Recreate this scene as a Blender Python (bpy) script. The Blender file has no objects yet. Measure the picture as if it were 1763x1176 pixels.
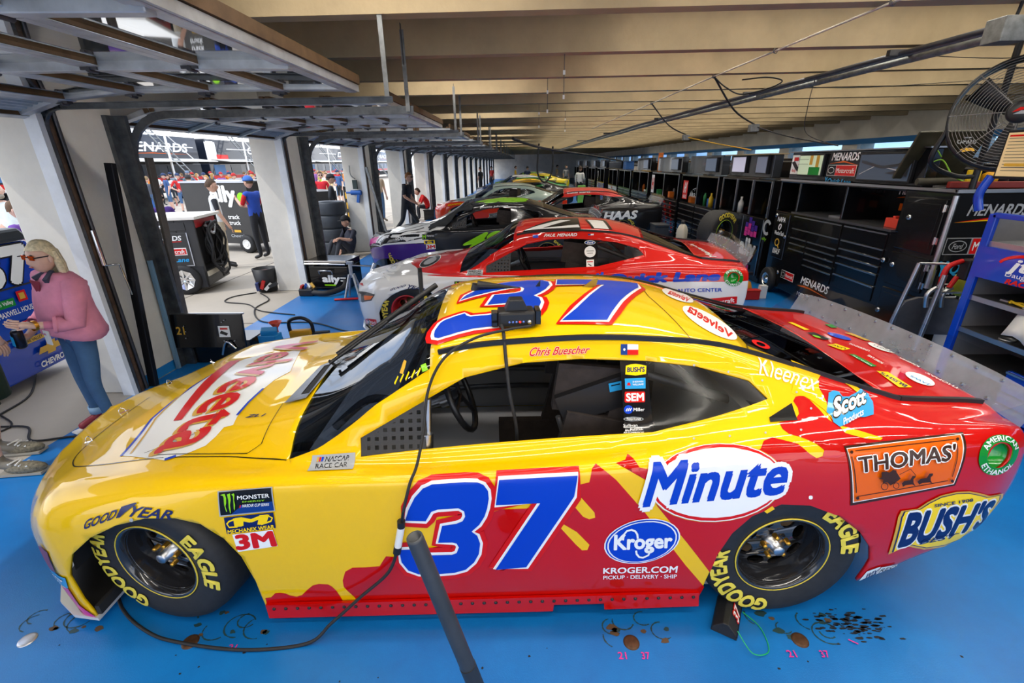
import bpy, bmesh, math, random
from mathutils import Vector, Matrix, Euler
from mathutils.bvhtree import BVHTree
random.seed(7)
PI = math.pi
D = bpy.data
SC = bpy.context.scene
COL = SC.collection
sin, cos = math.sin, math.cos

# ---------------------------------------------------------------- camera
cam = D.cameras.new('camera'); cam.lens = 36*787/1763; cam.sensor_width = 36
cam.clip_start = .02; cam.clip_end = 500
co = D.objects.new('camera', cam); COL.objects.link(co)
Rm = Matrix(((0.99963077, 0.02247625, -0.01526917), (0.00603225, 0.3643519, 0.93124181), (0.02649418, -0.93099007, 0.36408178))).transposed()
co.matrix_world = Matrix.Translation((0, 0, 2)) @ Rm.to_4x4()
SC.camera = co
SC.view_settings.view_transform = 'Standard'; SC.view_settings.look = 'None'
SC.view_settings.exposure = .22
SC.view_settings.gamma = 1
SC.view_settings.use_curve_mapping = False
cy = SC.cycles
cy.max_bounces = 7; cy.diffuse_bounces = 3; cy.glossy_bounces = 3; cy.transmission_bounces = 4; cy.transparent_max_bounces = 10
cy.caustics_reflective = False; cy.caustics_refractive = False
cy.use_denoising = True
cy.sample_clamp_indirect = 6

# ---------------------------------------------------------------- sky, sun, added fill lamps
w = D.worlds.new('sky'); SC.world = w; w.use_nodes = True
nt = w.node_tree; nt.nodes.clear()
def wn(t, **k):
    n = nt.nodes.new(t)
    for a, b in k.items(): setattr(n, a, b)
    return n
tc = wn('ShaderNodeTexCoord'); mp = wn('ShaderNodeMapping'); mp.inputs['Scale'].default_value = (1, 1, 2.2)
ns = wn('ShaderNodeTexNoise'); ns.inputs['Scale'].default_value = 2.6; ns.inputs['Detail'].default_value = 8; ns.inputs['Roughness'].default_value = .58
cr = wn('ShaderNodeValToRGB'); cr.color_ramp.elements[0].position = .36; cr.color_ramp.elements[1].position = .56
cr.color_ramp.elements[0].color = (.20, .40, .78, 1); cr.color_ramp.elements[1].color = (1, 1, 1, 1)
bg = wn('ShaderNodeBackground'); bg.inputs['Strength'].default_value = 2.5
ow = wn('ShaderNodeOutputWorld')
L = nt.links.new
L(tc.outputs['Generated'], mp.inputs['Vector']); L(mp.outputs['Vector'], ns.inputs['Vector'])
L(ns.outputs['Fac'], cr.inputs['Fac']); L(cr.outputs['Color'], bg.inputs['Color']); L(bg.outputs[0], ow.inputs[0])

def lamp(name, kind, loc, rot, energy, color=(1, 1, 1), **k):
    l = D.lights.new(name, kind); l.energy = energy; l.color = color
    for a, b in k.items(): setattr(l, a, b)
    o = D.objects.new(name, l); COL.objects.link(o); o.location = loc; o.rotation_euler = rot
    return o
lamp('sun', 'SUN', (0, 0, 30), Euler((math.radians(38), 0, math.radians(-60))), 1.3, (1, .95, .86), angle=.02)
SPC = 1.37                       # spacing of the concrete roof ribs
for k in range(-4, 26):          # added fill lamp, without a fixture, hidden in every bay between two ribs
    lamp('strip_light', 'AREA', (4.4 if k > -2 else 1.6, 4.605 + SPC*k, 3.42), (0, 0, 0), 46 if k > -2 else 62, (1, .93, .81), shape='RECTANGLE', size=7, size_y=.10)
for k in range(-1, 8): lamp('door_light', 'AREA', (-1.0, 3.235 + SPC*3*k, 3.42), (0, 0, 0), 26, (1, .95, .88), shape='RECTANGLE', size=2, size_y=.12)  # more added fill lamps, brightening the door side; no fixtures there

# ---------------------------------------------------------------- materials
MATS = {}
def mat(name, col, rough=.5, metal=0, coat=0, spec=.5, alpha=1, emit=0, noise=0, nscale=8, bump=0, bscale=60, trans=0, ior=1.45, col2=None):
    """one procedural material: base colour, optional noise variation and relief"""
    if name in MATS: return MATS[name]
    m = D.materials.new(name); m.use_nodes = True
    t = m.node_tree; b = t.nodes['Principled BSDF']
    c = (*col, 1)
    I = b.inputs
    I['Base Color'].default_value = c; I['Roughness'].default_value = rough; I['Metallic'].default_value = metal
    I['Coat Weight'].default_value = coat; I['Coat Roughness'].default_value = .03; I['Specular IOR Level'].default_value = spec
    I['Alpha'].default_value = alpha; I['IOR'].default_value = ior; I['Transmission Weight'].default_value = trans
    if emit: I['Emission Color'].default_value = c; I['Emission Strength'].default_value = emit
    if noise or col2 or bump:
        tx = t.nodes.new('ShaderNodeTexCoord')
    if noise or col2:
        n = t.nodes.new('ShaderNodeTexNoise'); n.inputs['Scale'].default_value = nscale; n.inputs['Detail'].default_value = 6; n.inputs['Roughness'].default_value = .62
        t.links.new(tx.outputs['Object'], n.inputs['Vector'])
        r = t.nodes.new('ShaderNodeValToRGB'); r.color_ramp.elements[0].position = .33; r.color_ramp.elements[1].position = .68
        c2 = col2 or tuple(max(0, v*(1 - noise)) for v in col)
        r.color_ramp.elements[0].color = (*c2, 1); r.color_ramp.elements[1].color = tuple(min(1, v*(1 + noise*.4)) for v in col) + (1,)
        t.links.new(n.outputs['Fac'], r.inputs['Fac']); t.links.new(r.outputs['Color'], I['Base Color'])
    if bump:
        n = t.nodes.new('ShaderNodeTexNoise'); n.inputs['Scale'].default_value = bscale; n.inputs['Detail'].default_value = 3
        t.links.new(tx.outputs['Object'], n.inputs['Vector'])
        u = t.nodes.new('ShaderNodeBump'); u.inputs['Strength'].default_value = bump; u.inputs['Distance'].default_value = .02
        t.links.new(n.outputs['Fac'], u.inputs['Height']); t.links.new(u.outputs['Normal'], I['Normal'])
    MATS[name] = m
    return m
def paint(name, col):
    m = mat(name, col, .4, 0, 1.0, .12); m.node_tree.nodes['Principled BSDF'].inputs['Coat IOR'].default_value = 1.5; return m
#          # clear-coated car paint
def ink(name, col): return mat('ink_'+name, col, .3, 0, .3, .25)       # printed vinyl
def s2l(h):                                                        # '#rrggbb' to linear
    return tuple(((int(h[i:i+2], 16)/255 + .055)/1.055)**2.4 if int(h[i:i+2], 16) > 10 else int(h[i:i+2], 16)/255/12.92 for i in (1, 3, 5))
INK = dict(w='#f2f2f0', k='#0c0c0e', r='#d4120e', R='#8e0a0c', b='#0a3fc0', n='#10205c', y='#ffd800', g='#0f8a2c', l='#8fd61c', o='#e8640a', s='#a9adb2', c='#2a9ad6', p='#d83a94', v='#4a2a90', e='#d8a83a', t='#3a1c0c', d='#3c3f44', Y='#f2d54a', B='#123a86', m='#8a1520')
def IK(ch): return ink(ch, s2l(INK[ch]))
def glass(name, tint, a, rough=.03):            # thin pane: clear tint with a mirror coat
    if name in MATS: return MATS[name]
    m = D.materials.new(name); m.use_nodes = True; t = m.node_tree; t.nodes.clear()
    tr = t.nodes.new('ShaderNodeBsdfTransparent'); tr.inputs[0].default_value = (*tint, 1)
    gl = t.nodes.new('ShaderNodeBsdfGlossy'); gl.inputs['Roughness'].default_value = rough
    lw = t.nodes.new('ShaderNodeLayerWeight'); lw.inputs[0].default_value = .5; fr = t.nodes.new('ShaderNodeMath'); fr.operation = 'POWER'; fr.inputs[1].default_value = 3.5; t.links.new(lw.outputs['Facing'], fr.inputs[0])
    mt = t.nodes.new('ShaderNodeMath'); mt.operation = 'MULTIPLY_ADD'; mt.inputs[1].default_value = .5*a; mt.inputs[2].default_value = .04*a; mt.use_clamp = True
    mx = t.nodes.new('ShaderNodeMixShader'); o = t.nodes.new('ShaderNodeOutputMaterial')
    t.links.new(fr.outputs[0], mt.inputs[0]); t.links.new(mt.outputs[0], mx.inputs[0]); t.links.new(tr.outputs[0], mx.inputs[1]); t.links.new(gl.outputs[0], mx.inputs[2]); t.links.new(mx.outputs[0], o.inputs[0])
    MATS[name] = m
    return m
# shared plain materials
BLACK = mat('black_satin', (.012, .012, .014), .35); GLOSSK = mat('black_gloss', (.008, .008, .01), .12, 0, .6)
RUBBER = mat('rubber', (.018, .018, .02), .62, noise=.3, nscale=30); STEEL = mat('steel', (.52, .53, .55), .32, 1)
CHROME = mat('chrome', (.75, .76, .78), .12, 1); ALU = mat('aluminium', (.50, .51, .53), .42, 1, noise=.25, nscale=9)
DKSTEEL = mat('dark_steel', (.10, .10, .11), .45, .8, noise=.3); GALV = mat('galvanised', (.27, .28, .28), .5, .85, noise=.35, nscale=14)
WHITE = mat('white_paint', (.78, .78, .76), .4); DARK = mat('interior_dark', (.02, .02, .022), .7)
SKIN = mat('skin', (.60, .34, .24), .5, noise=.12, nscale=20); SKIN2 = mat('skin_fair', (.70, .44, .34), .5, noise=.12, nscale=20)
SCREEN = None

# ---------------------------------------------------------------- mesh helpers
class MB:
    """collects shapes; done() links them as ONE mesh object"""
    def __init__(s): s.v = []; s.f = []; s.m = []; s.s = []
    def add(s, vs, fs, m=0, sm=0):
        o = len(s.v); s.v += [tuple(p) for p in vs]
        for f in fs: s.f.append([i + o for i in f]); s.m.append(m); s.s.append(sm)
        return s
    def box(s, c, d, R=None, m=0, top=1.0):
        """centre, size, optional rotation (Euler tuple or Matrix); top scales the upper face"""
        x, y, z = d[0]/2, d[1]/2, d[2]/2
        vs = [Vector((a*x*(top if k > 0 else 1), b*y*(top if k > 0 else 1), k*z)) for k in (-1, 1) for a, b in ((-1, -1), (1, -1), (1, 1), (-1, 1))]
        if R is not None:
            Rr = Euler(R).to_matrix() if not isinstance(R, Matrix) else R
            vs = [Rr @ v for v in vs]
        c = Vector(c)
        return s.add([v + c for v in vs], [(3, 2, 1, 0), (4, 5, 6, 7), (0, 1, 5, 4), (1, 2, 6, 5), (2, 3, 7, 6), (3, 0, 4, 7)], m)
    def bx(s, x0, x1, y0, y1, z0, z1, m=0): return s.box(((x0+x1)/2, (y0+y1)/2, (z0+z1)/2), (x1-x0, y1-y0, z1-z0), None, m)
    def tube(s, pts, r, n=8, m=0, cap=True, closed=False):
        """round bar along points; r a number or one per point"""
        P = [Vector(p) for p in pts]; k = len(P); rs = r if isinstance(r, (list, tuple)) else [r]*k
        rings = []; up = None
        for i in range(k):
            a = P[i-1] if (i > 0 or closed) else P[i]; b = P[(i+1) % k] if (i < k-1 or closed) else P[i]
            d = (b - a); d = d.normalized() if d.length > 1e-9 else Vector((0, 0, 1))
            if up is None:
                up = Vector((0, 0, 1)) if abs(d.z) < .9 else Vector((1, 0, 0))
            u = (up - d*up.dot(d)); u = u.normalized() if u.length > 1e-6 else d.orthogonal().normalized()
            up = u; v = d.cross(u)
            rings.append([P[i] + (u*cos(2*PI*j/n) + v*sin(2*PI*j/n))*rs[i] for j in range(n)])
        vs = [p for g in rings for p in g]; fs = []
        for i in range(k if closed else k-1):
            i2 = (i+1) % k
            for j in range(n):
                j2 = (j+1) % n; fs.append((i*n+j, i*n+j2, i2*n+j2, i2*n+j))
        s.add(vs, fs, m, 1)
        if cap and not closed:
            s.add(rings[0][::-1], [tuple(range(n))], m); s.add(rings[-1], [tuple(range(n))], m)
        return s
    def cyl(s, a, b, r, n=12, m=0, r2=None): return s.tube([a, b], [r, r if r2 is None else r2], n, m)
    def lathe(s, prof, c=(0, 0, 0), ax='z', n=24, m=0, sm=1, a0=0, a1=2*PI):
        """profile of (radius, height) turned about an axis"""
        full = abs(a1 - a0 - 2*PI) < 1e-6; k = n if full else n + 1
        vs = []
        for r, h in prof:
            for j in range(k):
                t = a0 + (a1-a0)*j/n; p = (r*cos(t), r*sin(t), h)
                p = {'z': p, 'y': (p[0], p[2], p[1]), 'x': (p[2], p[0], p[1])}[ax]
                vs.append((p[0]+c[0], p[1]+c[1], p[2]+c[2]))
        fs = []
        for i in range(len(prof)-1):
            for j in range(n):
                j2 = (j+1) % k; q = (i*k+j, i*k+j2, (i+1)*k+j2, (i+1)*k+j)
                fs.append(q if ax != 'y' else q[::-1])
        return s.add(vs, fs, m, sm)
    def prism(s, pts, ax, a, b, m=0):
        """polygon (2-D, convex or not) extruded along an axis from a to b"""
        def P(u, v, h): return {'z': (u, v, h), 'y': (u, h, v), 'x': (h, u, v)}[ax]
        n = len(pts); vs = [P(*p, a) for p in pts] + [P(*p, b) for p in pts]
        ar = sum(pts[i][0]*pts[(i+1) % n][1] - pts[(i+1) % n][0]*pts[i][1] for i in range(n))
        fl = (ar > 0) != (ax == 'y')
        fs = [tuple(range(n)), tuple(range(n, 2*n))] if not fl else [tuple(range(n))[::-1], tuple(range(n, 2*n))]
        if not fl: fs[1] = fs[1][::-1]
        for i in range(n):
            j = (i+1) % n; q = (i, j, n+j, n+i); fs.append(q if fl else q[::-1])
        return s.add(vs, fs, m)
    def ell(s, c, r, n=12, k=8, m=0, R=None):
        vs = []; c = Vector(c)
        for i in range(k+1):
            t = PI*i/k
            for j in range(n):
                p = Vector((r[0]*sin(t)*cos(2*PI*j/n), r[1]*sin(t)*sin(2*PI*j/n), r[2]*cos(t)))
                if R is not None: p = R @ p
                vs.append(p + c)
        fs = [(i*n+j, (i+1)*n+j, (i+1)*n+(j+1) % n, i*n+(j+1) % n) for i in range(k) for j in range(n)]
        return s.add(vs, fs, m, 1)
    def done(s, name, mats, parent=None, loc=None, rz=0, bev=0, seg=2, kind=None, label=None):
        me = D.meshes.new(name); me.from_pydata(s.v, [], s.f)
        for q in (mats if isinstance(mats, (list, tuple)) else [mats]): me.materials.append(q)
        me.polygons.foreach_set('material_index', s.m); me.polygons.foreach_set('use_smooth', [bool(q) for q in s.s])
        me.update()
        o = D.objects.new(name, me); COL.objects.link(o)
        if parent: o.parent = parent
        if loc is not None: o.location = loc
        if rz: o.rotation_euler.z = rz
        if bev:
            b = o.modifiers.new('bevel', 'BEVEL'); b.width = bev; b.segments = seg; b.limit_method = 'ANGLE'
        if kind: o['kind'] = kind
        if label: o['label'] = label
        return o
def thing(name, label, cat, loc=(0, 0, 0), rz=0, group=None):
    o = D.objects.new(name, None); COL.objects.link(o); o.empty_display_size = .2
    o.location = loc; o.rotation_euler.z = rz
    return tag(o, label, cat, group)
def tag(o, label=None, cat=None, group=None):
    if label: o['label'] = label
    if cat: o['category'] = cat
    if group: o['group'] = group
    return o
def struct(o): o['kind'] = 'structure'; return o
KIDS = {}
def dup(root, loc=None, rz=None, label=None, group=None, skip=()):
    """a copy of a thing with copies of its parts and sub-parts"""
    if root.name not in KIDS: KIDS[root.name] = [(c, [g for g in D.objects if g.parent == c]) for c in D.objects if c.parent == root]
    r = root.copy(); COL.objects.link(r)
    if loc is not None: r.location = loc
    if rz is not None: r.rotation_euler = (0, 0, rz)
    if label: r['label'] = label
    if group: r['group'] = group
    for c, gs in KIDS[root.name]:
        if c.name.split('.')[0] in skip: continue
        d = c.copy(); COL.objects.link(d); d.parent = r
        for g in gs:
            e = g.copy(); COL.objects.link(e); e.parent = d
    return r
def copy_part(o, parent, loc=None, rot=None):
    d = o.copy(); COL.objects.link(d); d.parent = parent
    if loc is not None: d.location = loc
    if rot is not None: d.rotation_euler = rot
    return d
def bez(pts, n=8):
    """smooth curve through points (Catmull-Rom)"""
    P = [Vector(p) for p in pts]; out = []
    for i in range(len(P)-1):
        a = P[max(0, i-1)]; b = P[i]; c = P[i+1]; d = P[min(len(P)-1, i+2)]
        for k in range(n):
            t = k/n; out.append(.5*((2*b) + (c-a)*t + (2*a-5*b+4*c-d)*t*t + (3*b-a-3*c+d)*t**3))
    return out + [P[-1]]

# ---------------------------------------------------------------- flat print: text, outlines, stickers
_txt = {}
def text_mesh(s, bold=.0, shear=0, res=3):
    """triangulated text scaled into the unit box"""
    key = (s, bold, shear, res)
    if key in _txt: return _txt[key]
    r_ = bold
    c = D.curves.new('t', 'FONT'); c.body = s; c.resolution_u = res; c.shear = shear; c.fill_mode = 'FRONT' if hasattr(c, 'fill_mode') else c.fill_mode
    o = D.objects.new('t', c); COL.objects.link(o)
    dg = bpy.context.evaluated_depsgraph_get(); me = o.evaluated_get(dg).to_mesh()
    vs = [(v.co.x, v.co.y) for v in me.vertices]; fs = [tuple(p.vertices) for p in me.polygons]
    o.evaluated_get(dg).to_mesh_clear(); D.objects.remove(o); D.curves.remove(c)
    if not vs: vs, fs = [(0, 0), (1, 0), (1, 1)], [(0, 1, 2)]
    x0 = min(p[0] for p in vs); x1 = max(p[0] for p in vs); y0 = min(p[1] for p in vs); y1 = max(p[1] for p in vs)
    vs = [((p[0]-x0)/(x1-x0), (p[1]-y0)/(y1-y0)) for p in vs]
    if r_ > .012:                       # heavier stroke or outline: the glyphs again, shifted all round
        k = 4 if r_ < .04 else 8 if r_ < .08 else 12; n = len(vs); v0, f0 = list(vs), list(fs)
        for j in range(k):
            a = 2*PI*(j+.5)/k; dx, dy = r_*cos(a)/(x1-x0), r_*sin(a)/(y1-y0)
            vs = vs + [(p[0]+dx, p[1]+dy, -.00007*(j+1)) for p in v0]; fs = fs + [tuple(q+n*(j+1) for q in f) for f in f0]
    _txt[key] = (vs, fs)
    return _txt[key]
def quad_map(q):
    a, b, c, d = q                      # bottom-left, bottom-right, top-right, top-left
    return lambda u, v: tuple(a[i]*(1-u)*(1-v) + b[i]*u*(1-v) + c[i]*u*v + d[i]*(1-u)*v for i in range(len(a)))
def fill(polys):
    """2-D rings (first outer, others holes) to triangles"""
    from mathutils.geometry import tessellate_polygon
    rings = [[Vector((*p, 0)) for p in r] for r in polys]; vs = [tuple(p) for r in polys for p in r]
    return vs, [t for t in tessellate_polygon(rings)]
def ellipse(c, rx, ry, n=36, rot=0):
    return [(c[0] + rx*cos(2*PI*i/n)*cos(rot) - ry*sin(2*PI*i/n)*sin(rot), c[1] + rx*cos(2*PI*i/n)*sin(rot) + ry*sin(2*PI*i/n)*cos(rot)) for i in range(n)]
def stroke(pts, w, closed=False):
    """a line of given width as quads"""
    n = len(pts); vs = []; fs = []
    for i in range(n):
        a = pts[i-1] if i or closed else pts[i]; b = pts[(i+1) % n] if i < n-1 or closed else pts[i]
        dx, dy = b[0]-a[0], b[1]-a[1]; l = math.hypot(dx, dy) or 1
        ww = w[i] if isinstance(w, (list, tuple)) else w
        vs += [(pts[i][0]-dy/l*ww/2, pts[i][1]+dx/l*ww/2), (pts[i][0]+dy/l*ww/2, pts[i][1]-dx/l*ww/2)]
    for i in range(n if closed else n-1):
        j = (i+1) % n; fs.append((2*i, 2*i+1, 2*j+1, 2*j))
    return vs, fs
def shape(l):
    """layer -> (verts2d, faces). Kinds: P polygon, E ellipse, T text in a quad, S stroke"""
    k = l[0]
    if k == 'P': return fill(l[2] if isinstance(l[2][0][0], (list, tuple)) else [l[2]])
    if k == 'E': return fill([ellipse(*l[2:])])
    if k == 'S': return stroke(l[2], l[3], len(l) > 4 and l[4])
    if k == 'T':
        o = l[4] if len(l) > 4 else {}
        vs, fs = text_mesh(l[2], o.get('o', o.get('b', .02)), o.get('i', 0), o.get('r', 3)); f = quad_map(l[3])
        return [f(*p[:2]) + p[2:] for p in vs], fs
def sign(name, layers, origin, ux, uy, parent=None, off=.0012, label=None, base=.002):
    """flat print on a plane: ux, uy span the plane, origin its zero; layers stacked outwards"""
    ux = Vector(ux); uy = Vector(uy); n = ux.cross(uy).normalized(); o = Vector(origin)
    b = MB(); keys = []
    for i, l in enumerate(layers):
        vs, fs = shape(l)
        if l[1] not in keys: keys.append(l[1])
        b.add([o + ux*p[0] + uy*p[1] + n*(base + off*i + (p[2] if len(p) > 2 else 0)) for p in vs], fs, keys.index(l[1]))
    return b.done(name, [IK(k) for k in keys], parent, label=label)
def rect(x, y, w_, h): return [(x, y), (x+w_, y), (x+w_, y+h), (x, y+h)]
# ================================================================ the garage
BAY = 3.76; NB = 17
M_CONC = mat('concrete', s2l('#e0dcd2'), .8, noise=.14, nscale=1.6, bump=.08, bscale=40); M_CONCD = mat('rib_concrete', s2l('#b39f7c'), .85, noise=.24, nscale=1.1, bump=.1, bscale=30)
M_APRON = mat('apron_concrete', s2l('#b4ab9e'), .85, noise=.12, nscale=.8, bump=.05, bscale=50)
def floor_mat():
    m = mat('floor_blue', s2l('#0a78c8'), .30, 0, .0, .55, ior=1.5, bump=.05, bscale=160)
    t = m.node_tree; b = t.nodes['Principled BSDF']; tx = t.nodes.new('ShaderNodeTexCoord')
    n = t.nodes.new('ShaderNodeTexNoise'); n.inputs['Scale'].default_value = 1.3; n.inputs['Detail'].default_value = 8; n.inputs['Roughness'].default_value = .7
    r = t.nodes.new('ShaderNodeValToRGB'); r.color_ramp.elements[0].position = .3; r.color_ramp.elements[1].position = .62
    r.color_ramp.elements[0].color = (*s2l('#1066b0'), 1); r.color_ramp.elements[1].color = (*s2l('#0a78c6'), 1)
    t.links.new(tx.outputs['Object'], n.inputs['Vector']); t.links.new(n.outputs['Fac'], r.inputs['Fac']); t.links.new(r.outputs['Color'], b.inputs['Base Color'])
    q = t.nodes.new('ShaderNodeMapRange'); q.inputs['To Min'].default_value = .26; q.inputs['To Max'].default_value = .44
    t.links.new(n.outputs['Fac'], q.inputs['Value']); t.links.new(q.outputs['Result'], b.inputs['Roughness'])
    return m
YMAX = 3.82 + BAY*(NB-1)
fl = struct(MB().bx(-3.72, 4.9, -5, YMAX+2, -.2, 0).done('floor', floor_mat()))
struct(MB().bx(4.9, 11, -5, YMAX+2, -.2, -.001).done('floor', mat('floor_grey', s2l('#3b4a57'), .5, noise=.3, nscale=1)))
ap = struct(MB().bx(-90, -3.72, -40, 110, -.2, -.002).done('ground', M_APRON))
gj = MB()
for k in range(-3, 26): gj.bx(-30, -3.72, 2.1+BAY*k-.008, 2.1+BAY*k+.008, -.01, .0005)
for x in (-5.6, -9.4, -14): gj.bx(x-.008, x+.008, -12, 90, -.01, .0005)
gj.done('joint', mat('joint_dark', (.09, .08, .07), .9), ap)['kind'] = 'stuff'
struct(MB().bx(11, 80, -40, 110, -.2, -.002).done('ground', M_APRON))
ce = struct(MB().bx(-4.6, 11, -5, YMAX+2, 3.62, 3.9).done('ceiling', M_CONCD))
rb = None
for k in range(-6, 47):
    y = 3.92 + 1.37*k
    if rb is None:
        q = [(-.07, 3.0), (.07, 3.0), (.11, 3.63), (-.11, 3.63)]
        b = MB(); b.add([(x, v, z) for x in (-4.4, 11) for v, z in q], [(0, 1, 2, 3)[::-1], (4, 5, 6, 7), (0, 1, 5, 4)[::-1], (1, 2, 6, 5)[::-1], (2, 3, 7, 6)[::-1], (3, 0, 4, 7)[::-1]])
        rb = b.done('rib', M_CONCD, ce); o = rb
    else: o = copy_part(rb, ce)
    o.location = (0, y, 0)
struct(MB().bx(-4.35, 11, YMAX+1.8, YMAX+2, 0, 3.7).done('wall_end', M_CONC))
struct(MB().bx(-4.55, -3.95, -5, YMAX+2, 2.46, 3.62).done('wall_left', M_CONC))          # lintel above the door openings
struct(MB().bx(10, 10.5, -5, YMAX+2, 2.40, 3.62).done('wall_right', M_CONC))
struct(MB().bx(10, 10.3, -5, YMAX+2, 0, 1.95).done('wall_right', mat('wall_dark', s2l('#2c3138'), .6, noise=.3)))
wi = struct(MB().bx(10.1, 10.12, -5, YMAX+2, 1.95, 2.40).done('window_1', glass('transom_glass', (.55, .70, .85), 1.5)))
struct(MB().bx(9.95, 10.0, -5, YMAX+2, 2.36, 2.50).done('trim_1', mat('trim_blue', s2l('#1d6fb0'), .5)))
# columns with jamb strips, pipes
M_JAMB = mat('jamb_white', s2l('#e6eaee'), .45, noise=.12, nscale=4); M_RUST = mat('pipe_brown', (.10, .055, .03), .6, .3, noise=.5, nscale=12)
M_BASEBLUE = mat('base_blue', s2l('#1f7fc4'), .5); M_BRACKET = mat('track_steel', (.15, .16, .17), .45, .8, noise=.4, nscale=10)
col0 = None
for k in range(-2, NB):
    y = 3.82 + BAY*(k-1)
    if col0 is None:
        c = MB().bx(-4.22, -3.74, 0, .72, 0, 3.62).done('column', M_CONC, bev=.012); struct(c); col0 = c
        MB().bx(-3.80, -3.69, -.05, .0, 0, 2.42).done('jamb_strip', M_JAMB, c)
        MB().bx(-3.745, -3.735, .08, .72, 0, .10).done('base_stripe', M_BASEBLUE, c)
        for dx, dy, r in ((-3.70, .05, .022), (-3.70, .105, .018)): MB().cyl((dx, dy, 0), (dx, dy, 2.9), r, 8).done('conduit', M_RUST if r > .02 else DKSTEEL, c)
        MB().bx(-3.74, -3.70, .60, .72, 0, 2.45).done('jamb_channel', M_BRACKET, c)
        MB().bx(-3.74, -3.60, .68, .72, 0, 2.45).done('jamb_channel', M_BRACKET, c)
        c.location = (0, y, 0)
    else: dup(col0, (0, y, 0))
COLS2 = None
for k in range(-2, NB):
    y = 3.82 + BAY*(k-1)
    if COLS2 is None: COLS2 = struct(MB().bx(10, 10.5, 0, .7, 0, 2.5).done('column', M_CONC)); COLS2.location = (0, y, 0)
    else:
        o = COLS2.copy(); COL.objects.link(o); o.location = (0, y, 0)
# ---------------------------------------------------------------- sectional overhead doors, all rolled up
M_DFRAME = mat('door_aluminium', s2l('#c4c9ce'), .42, .5, noise=.25, nscale=6); M_DBRN = mat('door_stile_bronze', s2l('#6b5238'), .55, .2, noise=.35, nscale=10); M_DPANEL = mat('door_panel', s2l('#9fb0bd'), .42, .5, noise=.3, nscale=4)
M_PANE = glass('door_glass', (.62, .66, .70), 2.2)
DW = 2.98
PROF = [(-3.80, 2.395), (-3.42, 2.505), (-2.88, 2.545), (-2.33, 2.545), (-1.78, 2.54), (-1.23, 2.53)]
def make_door(n):
    t = thing('door_%d' % n, None, None); t['kind'] = 'structure'
    for i in range(5):
        a, c = Vector((PROF[i][0], 0, PROF[i][1])), Vector((PROF[i+1][0], 0, PROF[i+1][1]))
        u = (c-a).normalized(); l = (c-a).length; ang = -math.atan2(u.z, u.x); R_ = (0, ang, 0); nrm = Vector((-u.z, 0, u.x)); mid = (a+c)/2
        f = MB(); w_ = .055
        for q in (a + u*.028, c - u*.028): f.box(q + Vector((0, DW/2, 0)) + nrm*.012, (w_*.8, DW, .07), R_, 1); f.box(q + Vector((0, DW/2, 0)) - nrm*.026, (w_, DW, .008), R_, 0)
        for y in (.05, DW-.05): f.box(mid + Vector((0, y, 0)), (l-.005, .08, .045), R_)
        f.done('section_frame', [M_DFRAME, M_DBRN], t, bev=.004, seg=1)
        if i == 0:
            p = MB()                      # corrugated bottom section
            nr = 7; vs = []; fs = []
            for k in range(nr*4+1):
                s_ = .03 + (l-.06)*k/(nr*4); h = (0, .012, .012, 0)[k % 4]
                vs += [tuple(a + u*s_ + nrm*h + Vector((0, y, 0))) for y in (.06, DW-.06)]
            fs = [(2*k, 2*k+2, 2*k+3, 2*k+1) for k in range(nr*4)]
            p.add(vs, fs).done('panel', M_DPANEL, t)
            for y in (DW/3, 2*DW/3): MB().box(mid + Vector((0, y, 0)) - nrm*.02, (l-.02, .05, .03), R_).done('stiffener', M_DPANEL, t)
        else:
            for y in (DW/3, 2*DW/3): MB().box(mid + Vector((0, y, 0)) - nrm*.012, (l-.04, .06, .07), R_).done('stile', M_DFRAME, t, bev=.004, seg=1)
            for k in range(3): MB().box(mid + Vector((0, DW*(k+.5)/3, 0)), (l-.1, DW/3-.05, .006), R_).done('pane', M_PANE, t)
        if i: 
            for k in range(4):
                MB().box(a + Vector((0, .05 + (DW-.1)*k/3, -.035)), (.09, .05, .02)).cyl(a + Vector((0, .02+(DW-.1)*k/3, -.045)), a + Vector((0, .08+(DW-.1)*k/3, -.045)), .013, 6).done('hinge', DKSTEEL, t)
    MB().box((-1.215, DW/2, 2.585), (.03, DW+.02, .06)).done('edge_board', M_DBRN, t); MB().box((-1.262, DW/2, 2.528), (.10, DW+.02, .045)).done('end_rail', M_DFRAME, t)
    # the steel rail bottom strut
    for y, s_ in ((-.03, -1), (DW+.03, 1)):
        tr = MB(); xv, rr = (-3.66, .42) if s_ < 0 else (-3.71, .16); path = [(xv, 0), (xv, 2.455-rr)] + [(xv + rr*(1-cos(PI/2*k/6)), 2.455 - rr + rr*sin(PI/2*k/6)) for k in range(1, 7)] + [(-.98, 2.455)]; hw = .03 if s_ < 0 else .02
        for (x0, z0), (x1, z1) in zip(path, path[1:]):
            d = Vector((x1-x0, 0, z1-z0)); tr.box(((x0+x1)/2, y + s_*.012, (z0+z1)/2), (d.length+.01, .006, hw*2), (0, -math.atan2(d.z, d.x), 0))
            for q in (-1, 1):
                o_ = Vector((-d.z, 0, d.x)).normalized()*hw*q; tr.box((Vector(((x0+x1)/2, y, (z0+z1)/2)) + o_), (d.length+.01, .03, .005), (0, -math.atan2(d.z, d.x), 0))
        tr.done('track', M_BRACKET, t)
        MB().box((-1.02, y+s_*.03, 2.75), (.035, .004, .62)).done('hanger', GALV, t)
        MB().box((-1.02, y+s_*.05, 2.95), (.004, .035, .30)).done('hanger', DKSTEEL, t)
    MB().box((-.99, DW/2, 2.42), (.05, DW+.1, .02)).done('rear_strut', GALV, t) if False else None
    return t
door0 = make_door(1)
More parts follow.
